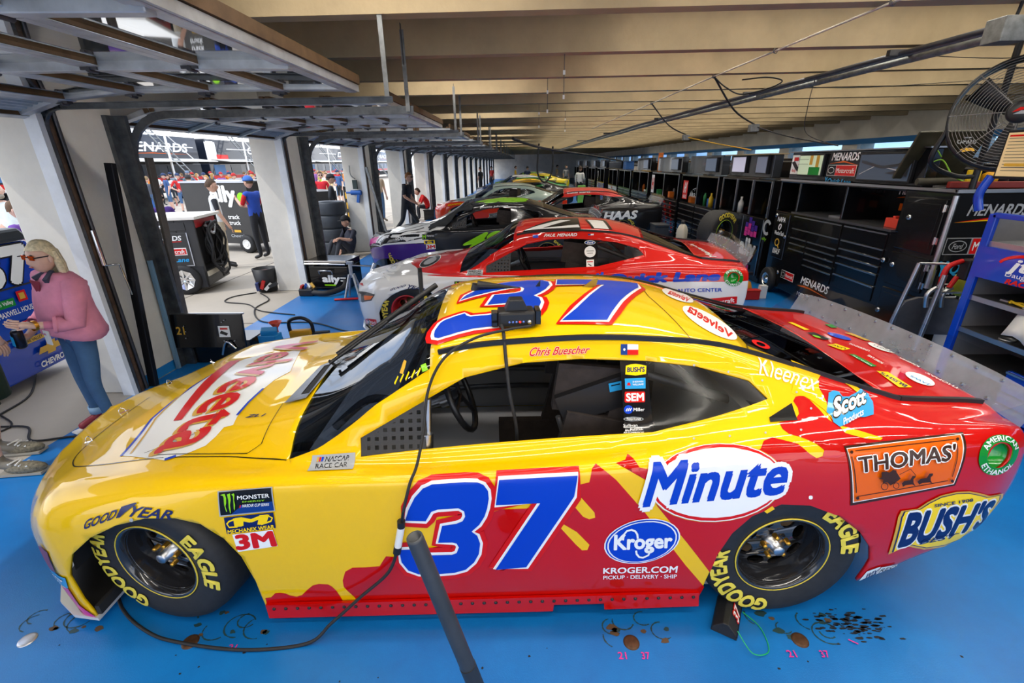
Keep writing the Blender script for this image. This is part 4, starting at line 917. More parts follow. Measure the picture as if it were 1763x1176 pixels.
 ('P','w',[(.714,.65),(.712,.646),(.709,.644),(.705,.646),(.704,.65),(.705,.654),(.709,.656),(.713,.654)])]),
 ('filter_sticker','s',[('P','w',[(1.804,-.393),(1.875,-.354),(1.87,-.318),(1.811,-.34)]),
 ('T','n','WIX',[(1.827,-.384),(1.88,-.361),(1.868,-.331),(1.822,-.352)],{'i': .2,'b': .03}),
 ('P','w',[(1.871,-.359),(1.964,-.326),(1.961,-.313),(1.874,-.321)]),
 ('T','k','REO',[(1.879,-.352),(1.961,-.328),(1.959,-.316),(1.883,-.328)],{'b': .02})]),
 ('duct_cover','s',[('P','k',[(1.297,.339),(1.41,.399),(1.408,.324),(1.293,.318)])]),
 ('body_bolts','s',[('P','s',[(1.019,.574),(1.017,.57),(1.013,.569),(1.01,.57),(1.009,.574),(1.011,.578),(1.015,.579),(1.018,.578)]),
 ('P','s',[(1.168,.543),(1.166,.539),(1.162,.537),(1.159,.539),(1.158,.543),(1.16,.546),(1.164,.548),(1.168,.546)]),
 ('P','s',[(1.313,.501),(1.31,.497),(1.306,.496),(1.303,.497),(1.302,.501),(1.305,.505),(1.309,.506),(1.312,.505)]),
 ('P','s',[(1.453,.446),(1.45,.442),(1.446,.441),(1.443,.442),(1.442,.446),(1.445,.45),(1.449,.451),(1.453,.449)]),
 ('P','s',[(1.49,.372),(1.487,.369),(1.483,.367),(1.48,.369),(1.48,.373),(1.483,.376),(1.487,.378),(1.49,.376)]),
 ('P','s',[(1.404,.281),(1.4,.278),(1.396,.276),(1.394,.278),(1.394,.281),(1.397,.285),(1.402,.286),(1.404,.285)]),
 ('P','s',[(1.258,.273),(1.255,.269),(1.251,.268),(1.249,.27),(1.249,.273),(1.252,.276),(1.256,.278),(1.258,.276)]),
 ('P','s',[(1.114,.263),(1.112,.26),(1.108,.258),(1.105,.26),(1.106,.263),(1.108,.267),(1.112,.268),(1.115,.266)]),
 ('P','s',[(.975,.256),(.972,.252),(.968,.251),(.966,.252),(.966,.256),(.969,.259),(.972,.261),(.975,.259)]),
 ('P','s',[(-1.364,-.022),(-1.366,-.026),(-1.371,-.029),(-1.376,-.028),(-1.38,-.026),(-1.38,-.021),(-1.378,-.017),(-1.373,-.014),(-1.368,-.014),(-1.364,-.017)]),
 ('P','w',[(1.439,.014),(1.439,.009),(1.435,.006),(1.429,.006),(1.424,.009),(1.422,.014),(1.422,.019),(1.426,.022),(1.431,.022),(1.437,.019)])]),
 ('nose_sticker','s',[('P','m',[(-1.914,-.139),(-1.809,-.161),(-1.865,-.265),(-1.951,-.261)]),
 ('P','c',[(-1.952,-.259),(-1.779,-.28),(-1.802,-.334),(-1.906,-.337),(-1.924,-.307)]),
 ('P','p',[(-1.903,-.342),(-1.804,-.336),(-1.802,-.418),(-1.74,-.487),(-1.808,-.476),(-1.885,-.428)]),
 ('P','r',[(-1.894,-.354),(-1.883,-.432),(-1.81,-.476),(-1.74,-.487),(-1.807,-.477),(-1.855,-.416)]),
 ('T','w','SCOTT',[(-1.932,-.295),(-1.86,-.337),(-1.806,-.294),(-1.946,-.271)],{'i': .2})]),
 ('deck_sticker','t',[('P','y',[(2.058,-.4),(2.116,-.403),(2.106,-.565),(2.031,-.578)]),
 ('T','n',"BUSH'S",[(2.096,-.55),(2.08,-.41),(2.055,-.429),(2.064,-.57)],{'b': .04}),
 ('P','w',[(2.247,-.529),(2.258,-.518),(2.268,-.505),(2.276,-.489),(2.282,-.473),(2.285,-.456),(2.284,-.44),(2.281,-.425),(2.275,-.413),(2.266,-.404),(2.255,-.397),(2.243,-.394),(2.231,-.394),(2.218,-.399),(2.206,-.406),(2.196,-.417),(2.186,-.431),(2.179,-.446),(2.175,-.463),(2.173,-.48),(2.174,-.495),(2.177,-.51),(2.183,-.522),(2.191,-.532),(2.2,-.538),(2.211,-.541),(2.223,-.541),(2.235,-.537)]),
 ('T','c','JAWS',[(2.23,-.528),(2.218,-.432),(2.192,-.447),(2.206,-.54)],{'b': .03}),
 ('T','w',"THOMAS'",[(2.363,-.543),(2.343,-.376),(2.321,-.391),(2.34,-.558)],{'b': .02}),
 ('P','g',[(2.063,-.192),(2.098,-.188),(2.11,-.336),(2.069,-.35)]),
 ('T','w','MINUTE',[(2.09,-.33),(2.079,-.206),(2.067,-.214),(2.075,-.342)],{}),
 ('P','w',[(2.364,-.138),(2.364,-.137),(2.361,-.134),(2.379,-.094),(2.379,-.088),(2.377,-.079),(2.368,-.07),(2.38,-.024),(2.38,-.014),(2.37,-.004),(2.37,.016),(2.356,.017),(2.342,.015),(2.329,.009),(2.317,.001),(2.308,-.01),(2.301,-.023),(2.297,-.038),(2.295,-.054),(2.296,-.071),(2.299,-.087),(2.305,-.102),(2.312,-.115),(2.322,-.125),(2.333,-.131),(2.346,-.133),(2.36,-.131),(2.373,-.126)]),
 ('T','n','SCOTT',[(2.37,-.107),(2.336,-.014),(2.315,-.034),(2.347,-.127)],{'b': .02}),
 ('P','y',[(2.016,-.077),(2.099,-.033),(2.133,-.107),(2.065,-.139)]),
 ('T','k','UAC',[(2.113,-.102),(2.066,-.05),(2.037,-.078),(2.088,-.124)],{'b': .03}),
 ('T','w','UNDERDOG',[(2.231,-.128),(2.197,-.017),(2.178,-.031),(2.211,-.143)],{}),
 ('P','k',[(2.029,.131),(2.095,.162),(2.123,.042),(2.057,.017)]),
 ('P','l',[(2.061,.046),(2.064,.05),(2.067,.055),(2.068,.06),(2.069,.066),(2.068,.072),(2.067,.078),(2.065,.083),(2.062,.087),(2.058,.091),(2.054,.093),(2.05,.094),(2.045,.093),(2.04,.09),(2.036,.086),(2.032,.081),(2.029,.075),(2.027,.069),(2.026,.063),(2.027,.057),(2.028,.052),(2.031,.047),(2.035,.044),(2.039,.042),(2.044,.041),(2.049,.041),(2.053,.041),(2.057,.043)]),
 ('P','b',[(2.24,.035),(2.246,.042),(2.25,.052),(2.253,.065),(2.253,.079),(2.251,.094),(2.247,.109),(2.241,.123),(2.233,.137),(2.225,.149),(2.216,.159),(2.206,.165),(2.197,.167),(2.188,.166),(2.18,.161),(2.174,.153),(2.17,.142),(2.168,.129),(2.168,.115),(2.17,.1),(2.175,.085),(2.181,.07),(2.188,.057),(2.197,.046),(2.206,.038),(2.215,.032),(2.224,.03),(2.233,.03)]),
 ('P','e',[(2.298,.174),(2.355,.192),(2.378,.059),(2.335,.047)]),
 ('T','w','BOBBY LABS',[(2.18,-.293),(2.181,-.187),(2.158,-.201),(2.16,-.304)],{}),
 ('T','w','Kleenex',[(2.374,-.302),(2.349,-.194),(2.322,-.215),(2.349,-.321)],{'i': .2}),
 ('P','g',[(2.291,.357),(2.354,.375),(2.341,.296),(2.281,.27)]),
 ('P','y',[(2.041,.349),(2.076,.361),(2.099,.212),(2.053,.193)])]),
 ('rear_window_ring','t',[('S','r',[(1.457,-.432),(1.463,-.421),(1.466,-.41),(1.465,-.4),(1.461,-.391),(1.454,-.385),(1.444,-.383),(1.432,-.384),(1.421,-.389),(1.41,-.396),(1.401,-.406),(1.395,-.417),(1.393,-.428),(1.394,-.438),(1.398,-.446),(1.406,-.451),(1.415,-.453),(1.426,-.453),(1.438,-.448),(1.448,-.441)],.022,1)]),
 ('windshield_sticker','t',[('P','l',[(-.191,-.63),(-.169,-.626),(-.158,-.642),(-.183,-.646)]),
 ('P','e',[(-.286,-.636),(-.278,-.613),(-.271,-.587),(-.258,-.6),(-.262,-.623),(-.27,-.643)]),
 ('S','y',[(-.306,-.663),(-.291,-.646)],.006),
 ('S','y',[(-.282,-.66),(-.266,-.644)],.006),
 ('S','y',[(-.257,-.658),(-.241,-.642)],.006),
 ('S','y',[(-.232,-.655),(-.216,-.64)],.006),
 ('S','y',[(-.207,-.652),(-.191,-.637)],.006)])]
DEC21 = [('number_roof','t',[('P','k',[(-.052,-.593),(.342,-.077),(.574,-.026),(.616,-.578),(.597,-.595)]),
 ('P','w',[(-.03,-.578),(.363,-.188),(.494,-.194),(.177,-.527),(.586,-.415),(.603,-.517)]),
 ('P','k',[(.66,-.141),(.908,-.077),(.973,-.514),(.742,-.543)]),
 ('P','w',[(.691,-.158),(.874,-.147),(.935,-.526),(.767,-.532)])]),
 ('name_strip','s',[('T','w','PAUL MENARD',[(.201,.628),(.576,.639),(.575,.673),(.207,.661)],{'i': .3,'b': .03}),
 ('P','b',[(.074,.613),(.136,.617),(.134,.651),(.072,.648)]),
 ('P','w',[(.7,.642),(.763,.645),(.762,.668),(.699,.664)]),
 ('P','r',[(.7,.642),(.763,.645),(.763,.651),(.699,.648)]),
 ('P','B',[(.699,.649),(.729,.651),(.728,.667),(.699,.664)])]),
 ('lane_text','s',[('T','b','Quick Lane',[(.953,.039),(2.09,.117),(2.079,.207),(.918,.152)],{'i': .25,'b': .06}),
 ('T','b','TIRE & AUTO CENTER',[(1.446,-.017),(2.131,.029),(2.126,.061),(1.442,.017)],{'b': .02}),
 ('P','r',[(2.004,-.044),(2.303,-.001),(2.31,-.063),(2.017,-.116)]),
 ('T','w','Motorcraft',[(1.961,-.119),(2.28,-.055),(2.271,-.017),(1.954,-.077)],{'b': .02}),
 ('S','b',[(.812,.168),(.82,.145),(.841,.141),(.862,.152),(.868,.183)],.03)]),
 ('tyre_maker_text','s',[('T','n','GOOD',[(-1.581,-.047),(-1.388,-.0),(-1.379,.022),(-1.567,-.022)],{'i': .3,'b': .03}),
 ('T','n','YEAR',[(-1.363,-.022),(-1.159,-.038),(-1.153,-.017),(-1.346,.022)],{'i': .3,'b': .03})]),
 ('series_plate','s',[('P','s',[(-.672,.131),(-.492,.172),(-.494,.249),(-.679,.242)]),
 ('T','k','NASCAR',[(-.658,.205),(-.51,.216),(-.509,.238),(-.653,.231)],{'b': .02}),
 ('T','k','RACE CAR',[(-.658,.157),(-.515,.183),(-.515,.208),(-.663,.195)],{'b': .02})]),
 ('energy_sticker','s',[('P','k',[(-.799,-.024),(-.572,-.001),(-.563,.075),(-.798,.065)]),
 ('T','l','M',[(-.782,-.016),(-.726,-.009),(-.728,.06),(-.782,.055)],{'b': .04}),
 ('T','w','MONSTER',[(-.713,.032),(-.574,.039),(-.573,.059),(-.712,.053)],{'b': .02}),
 ('T','w','CUP SERIES',[(-.694,.003),(-.578,.011),(-.577,.024),(-.693,.019)],{})]),
 ('nose_sticker','s',[('P','r',[(-2.048,-.281),(-1.814,-.337),(-1.822,-.406),(-2.076,-.314)]),
 ('T','w','Edelbrock',[(-2.059,-.318),(-1.83,-.391),(-1.823,-.35),(-2.025,-.301)],{'i': .2}),
 ('P','n',[(-2.039,-.341),(-1.808,-.417),(-1.813,-.459),(-1.963,-.391)]),
 ('T','y','SUNOCO',[(-1.962,-.392),(-1.836,-.45),(-1.827,-.424),(-2.0,-.366)],{'b': .02})]),
 ('headlight','s',[('P','d',[(-2.213,.078),(-1.784,-.083),(-1.85,-.136),(-2.03,-.117),(-2.183,-.038)]),
 ('P','s',[(-2.213,.07),(-2.054,-.018),(-2.063,-.095),(-2.184,-.032)]),
 ('P','o',[(-1.985,-.055),(-1.806,-.095),(-1.86,-.121),(-1.977,-.108)])]),
 ('bumper_vent','s',[('P','c',[(-2.159,-.153),(-2.139,-.216),(-2.14,-.26),(-2.114,-.285),(-2.123,-.265)])]),
 ('hood_graphic','t',[('P','w',[(-2.233,-.451),(-2.176,-.399),(-2.065,-.23),(-1.815,-.583),(-1.687,-.843),(-1.96,-.766)]),
 ('T','w','RCRFT',[(-1.624,-.872),(-1.777,.521),(-1.913,.569),(-1.907,-.501)],{'b': .06}),
 ('P','r',[(-2.222,-.438),(-2.112,-.56),(-2.045,-.686),(-2.14,-.566)]),
 ('P','w',[(-1.197,-.104),(-1.183,-.177),(-1.176,-.248),(-1.176,-.316),(-1.182,-.378),(-1.195,-.431),(-1.213,-.474),(-1.235,-.505),(-1.26,-.524),(-1.286,-.532),(-1.313,-.526),(-1.34,-.506),(-1.365,-.474),(-1.387,-.431),(-1.404,-.383),(-1.416,-.327),(-1.423,-.264),(-1.427,-.192),(-1.426,-.114),(-1.422,-.033),(-1.416,.049),(-1.406,.129),(-1.392,.191),(-1.369,.219),(-1.334,.198),(-1.294,.139),(-1.253,.056),(-1.22,-.027)]),
 ('P','k',[(-1.204,-.115),(-1.191,-.182),(-1.185,-.248),(-1.184,-.312),(-1.19,-.369),(-1.202,-.419),(-1.219,-.459),(-1.239,-.488),(-1.262,-.506),(-1.287,-.513),(-1.313,-.507),(-1.337,-.489),(-1.361,-.459),(-1.381,-.42),(-1.396,-.375),(-1.407,-.323),(-1.414,-.264),(-1.417,-.197),(-1.416,-.126),(-1.412,-.054),(-1.404,.019),(-1.394,.085),(-1.378,.135),(-1.355,.157),(-1.324,.139),(-1.289,.092),(-1.254,.024),(-1.225,-.047)]),
 ('P','s',[(-1.237,-.171),(-1.23,-.209),(-1.226,-.248),(-1.227,-.285),(-1.231,-.321),(-1.239,-.351),(-1.25,-.377),(-1.264,-.396),(-1.279,-.407),(-1.295,-.412),(-1.311,-.409),(-1.327,-.399),(-1.341,-.383),(-1.353,-.361),(-1.362,-.333),(-1.368,-.301),(-1.372,-.266),(-1.372,-.227),(-1.369,-.188),(-1.364,-.15),(-1.355,-.116),(-1.343,-.089),(-1.329,-.071),(-1.312,-.064),(-1.295,-.067),(-1.278,-.082),(-1.262,-.105),(-1.248,-.136)])]),
 ('post_sticker','s',[('P','w',[(.786,.569),(.784,.563),(.78,.558),(.773,.553),(.763,.549),(.752,.547),(.739,.545),(.725,.544),(.711,.545),(.698,.546),(.686,.549),(.676,.553),(.669,.558),(.664,.563),(.662,.568),(.664,.574),(.668,.579),(.675,.584),(.685,.587),(.697,.59),(.71,.592),(.723,.593),(.737,.593),(.75,.591),(.762,.588),(.772,.584),(.779,.579),(.784,.574)]),
 ('P','B',[(.78,.569),(.779,.564),(.775,.56),(.768,.556),(.76,.553),(.749,.551),(.737,.549),(.725,.549),(.712,.549),(.701,.55),(.69,.553),(.681,.556),(.674,.56),(.67,.564),(.668,.568),(.67,.573),(.674,.577),(.68,.581),(.689,.584),(.699,.586),(.711,.588),(.724,.588),(.736,.588),(.748,.587),(.759,.584),(.767,.581),(.774,.577),(.778,.573)]),
 ('T','w','Ford',[(.692,.554),(.761,.558),(.761,.583),(.692,.579)],{'i': .3}),
 ('P','w',[(.791,.463),(.79,.448),(.786,.435),(.779,.422),(.769,.412),(.757,.405),(.744,.4),(.73,.398),(.716,.4),(.703,.405),(.69,.413),(.68,.423),(.672,.435),(.667,.449),(.665,.463),(.666,.478),(.67,.491),(.677,.503),(.687,.514),(.698,.521),(.712,.526),(.726,.528),(.74,.526),(.753,.521),(.765,.514),(.776,.503),(.784,.491),(.789,.477)]),
 ('S','k',[(.687,.471),(.769,.473)],.006),
 ('S','k',[(.699,.445),(.761,.448)],.006),
 ('P','w',[(.693,.285),(.777,.286),(.775,.374),(.69,.372)]),
 ('S','r',[(.7,.347),(.764,.349)],.01),
 ('S','k',[(.711,.324),(.748,.299)],.01)]),
 ('deck_sticker','t',[('T','w','Menards',[(2.14,-.528),(2.033,.185),(1.962,.161),(2.06,-.564)],{'b': .03})])]
DEC48 = [('livery','s',[('P','v',[(-2.248,.028),(-2.141,-.031),(-1.879,-.107),(-1.333,-.097),(-.937,-.095),(-.829,-.139),(-.676,-.323),(-.51,-.387),(-.344,-.46),(-2.12,-.279)]),
 ('P','w',[(-2.254,.087),(-1.876,-.088),(-1.329,-.06),(-.872,.019),(-.935,-.076),(-1.333,-.097),(-1.879,-.107)])]),
 ('number_side','s',[('T','l','48',[(-.256,-.178),(.613,-.066),(.522,.101),(-.083,.045)],{'i': .35,'b': .06})]),
 ('number_roof','t',[('T','l','48',[(-.005,-.589),(.975,-.491),(.952,-.07),(.159,-.249)],{'i': .2,'b': .08})]),
 ('name_strip','s',[('T','w','Jimmie Johnson',[(.087,.599),(.633,.632),(.633,.671),(.087,.637)],{'b': .03})]),
 ('tyre_maker_text','s',[('T','w','GOODYEAR',[(-1.548,-.028),(-1.181,-.039),(-1.178,.008),(-1.531,.034)],{'i': .3,'b': .03})]),
 ('energy_sticker','s',[('P','k',[(-1.02,-.028),(-.774,-.02),(-.774,.071),(-1.022,.065)]),
 ('T','l','M',[(-1.007,-.011),(-.949,-.008),(-.952,.05),(-1.01,.048)],{'b': .04}),
 ('T','w','MONSTER',[(-.931,.023),(-.787,.025),(-.785,.049),(-.93,.048)],{'b': .02})]),
 ('glove_sticker','s',[('P','y',[(-.988,-.1),(-.78,-.088),(-.782,-.031),(-.99,-.041)]),
 ('T','n','M',[(-.955,-.086),(-.811,-.078),(-.811,-.041),(-.959,-.051)],{'b': .04})]),
 ('tape_sticker','s',[('P','w',[(-.955,-.186),(-.772,-.172),(-.774,-.091),(-.957,-.104)]),
 ('T','r','3M',[(-.941,-.172),(-.784,-.159),(-.788,-.107),(-.942,-.12)],{'b': .05})]),
 ('hood_graphic','t',[('P','w',[(-2.136,-.65),(-1.669,-.522),(-1.289,-.08),(-.708,-.509),(-.555,-.739),(-.87,-.948),(-1.329,-.972),(-1.876,-.899)]),
 ('S','k',[(-1.958,-.796),(-1.449,-.894),(-1.042,-.641)],.05),
 ('S','k',[(-1.676,-.93),(-1.421,-.546),(-.975,-.391)],.05),
 ('S','p',[(-2.253,-.442),(-1.971,-.744)],.1)])]
# ---------------------------------------------------------------- the cars, each with its own paint and stickers
def split_body(car, no, co_, slot):
    """paint the body beyond a plane in another colour (a true masking line)"""
    me = next(o for o in D.objects if o.parent == car and o.name.split('.')[0] == 'body').data
    bm = bmesh.new(); bm.from_mesh(me)
    bmesh.ops.bisect_plane(bm, geom=bm.verts[:]+bm.edges[:]+bm.faces[:], plane_co=co_, plane_no=no, dist=1e-5)
    n = Vector(no); c = Vector(co_)
    for f in bm.faces:
        if (f.calc_center_median()-c).dot(n) > 0: f.material_index = slot
    bm.to_mesh(me); bm.free()
def stickers(car, spec, mats=None, skip=()):
    for nm, mode, ls in spec:
        if nm in skip: continue
        if nm == 'livery': decal(car, nm, mode, ls, .0012, (.03, .012), mats=mats, off=.00035); continue
        b = {'post_sticker': -.0045, 'hood_graphic': .002}.get(nm, .0045)
        bb = []                              # layers that touch make one sticker
        for l in ls:
            pts = l[3] if l[0] == 'T' else l[2]; g = l[3]/2 if l[0] == 'S' else .002; x = (min(p[0] for p in pts)-g, max(p[0] for p in pts)+g, min(p[1] for p in pts)-g, max(p[1] for p in pts)+g); m = [l]
            for q in [q for q in bb if not (q[0][1] < x[0] or q[0][0] > x[1] or q[0][3] < x[2] or q[0][2] > x[3])]:
                bb.remove(q); m = q[1] + m; x = (min(x[0], q[0][0]), max(x[1], q[0][1]), min(x[2], q[0][2]), max(x[3], q[0][3]))
            bb.append((x, m))
        for x, m in bb: decal(car, nm, mode, m, b, None, mats=mats)
def ring_text(b, s, c, r0, r1, mid, span, m, flip=False):
    vs, fs = text_mesh(s, .03)
    for_ = []
    for u, v, *_ in vs:
        a = mid + (.5-u)*span*(1 if not flip else -1); r = r0 + (r1-r0)*(v if not flip else 1-v)
        for_.append(project('s', c[0]+r*cos(a)*1.07, c[1]+r*sin(a)*.84, .005))
    b.add(for_, fs, m)
ETH = SX(2.235, .825, -.889)
def fuel_ring(car):
    b = MB(); out = ellipse(ETH, .105, .082, 40); inn = ellipse(ETH, .066, .052, 40)
    vs = []; n = 40
    vs = [project('s', *p, .0035) for p in out] + [project('s', *p, .0035) for p in inn]
    b.add(vs, [(i, (i+1) % n, n+(i+1) % n, n+i) for i in range(n)], 0)
    ring_text(b, 'AMERICAN', ETH, .070, .094, PI/2, 2.4, 1); ring_text(b, 'ETHANOL', ETH, .070, .094, -PI/2, 2.1, 1, True)
    b.done('fuel_ring', [IK('g'), IK('w')], car, label='green ring lettered round a recessed filler')
    d = MB(); nrm = (project('s', *ETH, 1) - project('s', *ETH, 0)); rings = []
    for r, h in ((1, .0035), (.97, -.005), (.85, -.03), (.6, -.05), (.3, -.058), (.02, -.06)):
        rings.append([project('s', ETH[0]+.066*r*cos(2*PI*i/n), ETH[1]+.070*r*sin(2*PI*i/n), 0) + nrm*h for i in range(n)])
    d.add([p for g in rings for p in g], [(i*n+j, i*n+(j+1) % n, (i+1)*n+(j+1) % n, (i+1)*n+j) for i in range(len(rings)-1) for j in range(n)], 0, 1)
    d.done('fuel_dish', mat('dish_green', s2l('#0aa02c'), .2, 0, .8), car)
def hole(car, c, r):
    me = next(o for o in D.objects if o.parent == car and o.name.split('.')[0] == 'body').data
    bm = bmesh.new(); bm.from_mesh(me)
    bmesh.ops.delete(bm, geom=cut(bm, ellipse(c, r, r, 20), 'y', lambda q: q.y < -.3), context='FACES')
    bm.to_mesh(me); bm.free()
YEL = paint('paint_yellow', s2l('#f4c400')); RED = paint('paint_red', s2l('#c40602')); WHT = paint('paint_white', s2l('#e9e9ea')); RED2 = paint('paint_scarlet', s2l('#d8180e')); KBLK = paint('paint_black', (.012, .012, .014)); PUR = paint('paint_purple', s2l('#4b2a86'))
car37 = race_car('yellow and red stock car numbered 37, nearest the camera', (-.288, 2.47, 0), .0358, [YEL, RED], ('black', 'black'), skirt=RED, steer=-.2, split=mat('splitter_grey', s2l('#c9ccd0'), .4))
split_body(car37, (1, 0, 0), (1.55, 0, 0), 1)
hole(car37, (2.235, .825), .060)
stickers(car37, DEC37, {'x': RED, 'yb': YEL})
fuel_ring(car37)
# hood lettering runs across the bonnet, read from the nose
q = [(-1.50, .70), (-1.44, -.70), (-1.17, -.60), (-1.20, .66)]
decal(car37, 'hood_lettering', 't', [('P', 'r', [(-1.74, .45), (-1.66, .05), (-1.545, -.40), (-1.50, -.40), (-1.58, .05), (-1.66, .45)]), ('T', 'e', 'Velveeta', [(x-.012, y-.012) for x, y in q], {'i': .2, 'b': .03}), ('T', 'r', 'Velveeta', q, {'i': .2, 'b': .02})], .006, (.04, .04))
seam = [(-2.02, .05), (-1.98, -.45), (-1.86, -.66), (-1.70, -.715), (-1.40, -.725), (-1.1, -.745), (-.93, -.77), (-.775, -.805)]
decal(car37, 'hood_seam', 't', [('S', 'k', [(p.x, p.y) for p in bez([(*p, 0) for p in seam], 5)], .005), ('S', 'k', [(-1.50, -.67), (-1.33, -.55), (-1.30, -.5)], .004), ('S', 'k', [(-1.42, -.70), (-.98, -.74), (-.93, -.70), (-.95, -.42)], .004)], .002)
decal(car37, 'roof_seam', 't', [('S', 'k', [(1.02, -.58), (1.0, -.42), (.96, -.1), (.98, .2)], .004), ('S', 'k', [(1.30, -.56), (1.325, -.48)], .004)], .002)
put = PROTO['rivets'].done('rivet', BLACK, car37); put['kind'] = 'stuff'
o0 = PROTO['hoodpin'].done('hood_pin', CHROME, car37)
for i, (x, y) in enumerate(((-2.0, -.42), (-2.06, -.12), (-2.04, .25), (-1.93, .55))):
    o = o0 if i == 0 else copy_part(o0, car37); o.location = project('t', x, y, 0); o.rotation_euler.z = i*.7
st = MB(); a, c = project('t', -.70, -.20, .05), project('t', -.20, .12, .05)
st.tube([a, c], .016, 10); d = (c-a).normalized(); st.tube([a - d*.04 + Vector((0, -.03, -.01)), a + (c-a)*.5 + Vector((0, -.035, -.005))], .010, 8); st.tube([a - d*.05, a + Vector((0, -.05, -.04))], .008, 6)
st.done('windshield_strut', BLACK, car37, label='black strut lying along the windshield')
vt = MB(); fr = [(-.93, -.44), (-.80, -.47), (-.735, -.14), (-.86, -.11)]
vs = [project('t', *p, .012) for p in fr]; ins = [project('t', -.80+(p[0]+.80)*.42, -.275+(p[1]+.275)*.8, .012) for p in fr]; dp = [project('t', -.80+(p[0]+.80)*.42, -.275+(p[1]+.275)*.8, .008) for p in fr]
vt.add(vs + ins, [(i, (i+1) % 4, 4+(i+1) % 4, 4+i) for i in range(4)], 0); vt.add(ins + dp, [(i, (i+1) % 4, 4+(i+1) % 4, 4+i) for i in range(4)], 1); vt.add(dp, [(0, 1, 2, 3)], 1)
vt.done('cowl_vent', [ALU, DARK], car37, label='silver framed vent in front of the windshield')
MB().cyl((-.175, -.725, .79), (-.165, -.685, 1.035), .017, 10).cyl((-.178, -.735, .785), (-.174, -.72, .88), .028, 10, 0).done('window_bar', STEEL, car37)
h = MB(); p = project('t', .03, .02, 0); h.tube([p + Vector((-.01, 0, .0)), p + Vector((.0, 0, .035))], .03, 10); h.tube([p + Vector((0, 0, .028)), p + Vector((.24, -.01, .012))], [.03, .004], 8); h.done('roof_duct', BLACK, car37)
f2 = MB(); p = project('t', .36, .02, 0); f2.prism([(p.x-.015, p.z-.005), (p.x+.02, p.z-.005), (p.x+.022, p.z+.045)], 'y', p.y-.004, p.y+.004); f2.done('roof_fin', BLACK, car37)
f2 = MB(); p = project('t', .66, .02, 0); f2.prism([(p.x-.05, p.z-.005), (p.x+.03, p.z-.005), (p.x+.045, p.z+.05), (p.x+.01, p.z+.04)], 'y', p.y-.004, p.y+.004); f2.done('roof_fin', mat('fin_brass', (.35, .24, .03), .4, .5), car37)
MB().tube(bez([(-.62, -.62, .86), (-.46, -.58, .98), (-.30, -.55, .96), (-.2, -.5, 1.05)], 5), .02, 8).done('vent_hose', RUBBER, car37)
sb = MB(); R_ = Euler((0, -.35, 0)).to_matrix()
sb.box((.60, -.60, .98), (.36, .05, .15), R_); sb.cyl((.42, -.63, .90), (.46, -.63, .76), .012, 8, 1); sb.done('head_restraint', [BLACK, STEEL], car37)
sign('seat_tag', [('P', 'c', rect(0, 0, .085, .045)), ('S', 'k', [(.01, .032), (.05, .032)], .006)], (.655, -.628, 1.02), (.97, 0, .22), (-.2, 0, .97), car37)
sign('window_crossing', [('P', 'k', rect(0, 0, .01, .01))], (.5, -.5, .3), (1, 0, 0), (0, 0, 1), car37) if False else None

def car_at(label, x, y, a, mats, rims, **k): return race_car(label, (x, y, 0), a, mats, rims, **k)
car21 = car_at('red over white stock car parked just behind the yellow one', .11, 5.97, -.12, [WHT, RED2], ('red', 'red'), skirt=WHT, split=WHT)
split_body(car21, (0, 0, 1), (0, 0, .79), 1)
hole(car21, (2.235, .825), .060); stickers(car21, DEC21); fuel_ring(car21)
car48 = car_at('black and purple stock car with lime 48, third in the row', -.92, 9.86, -.019, [KBLK], ('black', 'black'))
stickers(car48, DEC48, {'v': PUR})
cl = MB(); vs = []; fs = []; n, k = 10, 5                         # black cover thrown over the windshield and cowl
for i in range(n+1):
    for j in range(k+1):
        u, v = i/n, j/k; x = -.92 + .85*u + .03*sin(9*v); y = -.80 + .19*u + (.16 - .06*u)*v + .03*sin(11*u); p = project('t', x, y, .015 + .02*abs(sin(7*u+5*v))); vs.append(p + Vector((0, -.02*(j == 0), -.02*(j == 0))))
fs = [(i*(k+1)+j, (i+1)*(k+1)+j, (i+1)*(k+1)+j+1, i*(k+1)+j+1) for i in range(n) for j in range(k)]
cv = cl.add(vs, fs, 0, 1).done('windshield_cover', mat('cover_black', (.03, .032, .035), .75, noise=.4, nscale=12), None); cv.location = (-.92, 9.86, 0); cv.rotation_euler.z = -.019
tag(cv, 'crumpled black cloth cover draped over the front pillar of the 48 car', 'car cover')
cvm = cv.modifiers.new('thick', 'SOLIDIFY'); cvm.thickness = .012
far = [('red and black stock car with HAAS lettering, fourth in the row', 1.25, 13.35, -.05, [KBLK, paint('paint_haas', s2l('#c9201a'))], (0, 0, 1, 1.13, 1)),
       ('silver and green stock car with an orange-red nose, fifth in the row', -.9, 17.3, .0, [paint('paint_orange_red', s2l('#e23a1c')), paint('paint_silver', s2l('#9fb0a4'))], (0, 0, 1, .78, 1)),
       ('black and gold stock car with yellow nose tip, sixth in the row', -.3, 21.1, .02, [KBLK, paint('paint_gold', s2l('#c79a1e'))], (0, 0, 1, 1.22, 1)),
       ('green and white stock car farther down the row', -.2, 24.9, -.03, [WHT, paint('paint_green', s2l('#17803c'))], (0, 0, 1, .85, 1)),
       ('dark blue stock car with white roof edge far down the row', -.5, 28.7, .02, [paint('paint_blue', s2l('#2a3f6a')), WHT], (0, 0, 1, 1.25, 1)),
       ('bright yellow stock car far down the row', .6, 32.4, -.02, [paint('paint_lemon', s2l('#e8d020')), KBLK], (0, 0, -1, -.5, 1)),
       ('lime green stock car near the far end of the row', .1, 36.2, 0, [paint('paint_lime', s2l('#8cc63a')), KBLK], (0, 0, -1, -.5, 1)),
       ('pale grey stock car at the far end of the row', .5, 40.0, 0, [paint('paint_grey', s2l('#b8bcc0')), KBLK], (0, 0, -1, -.5, 1))]
FARC = []
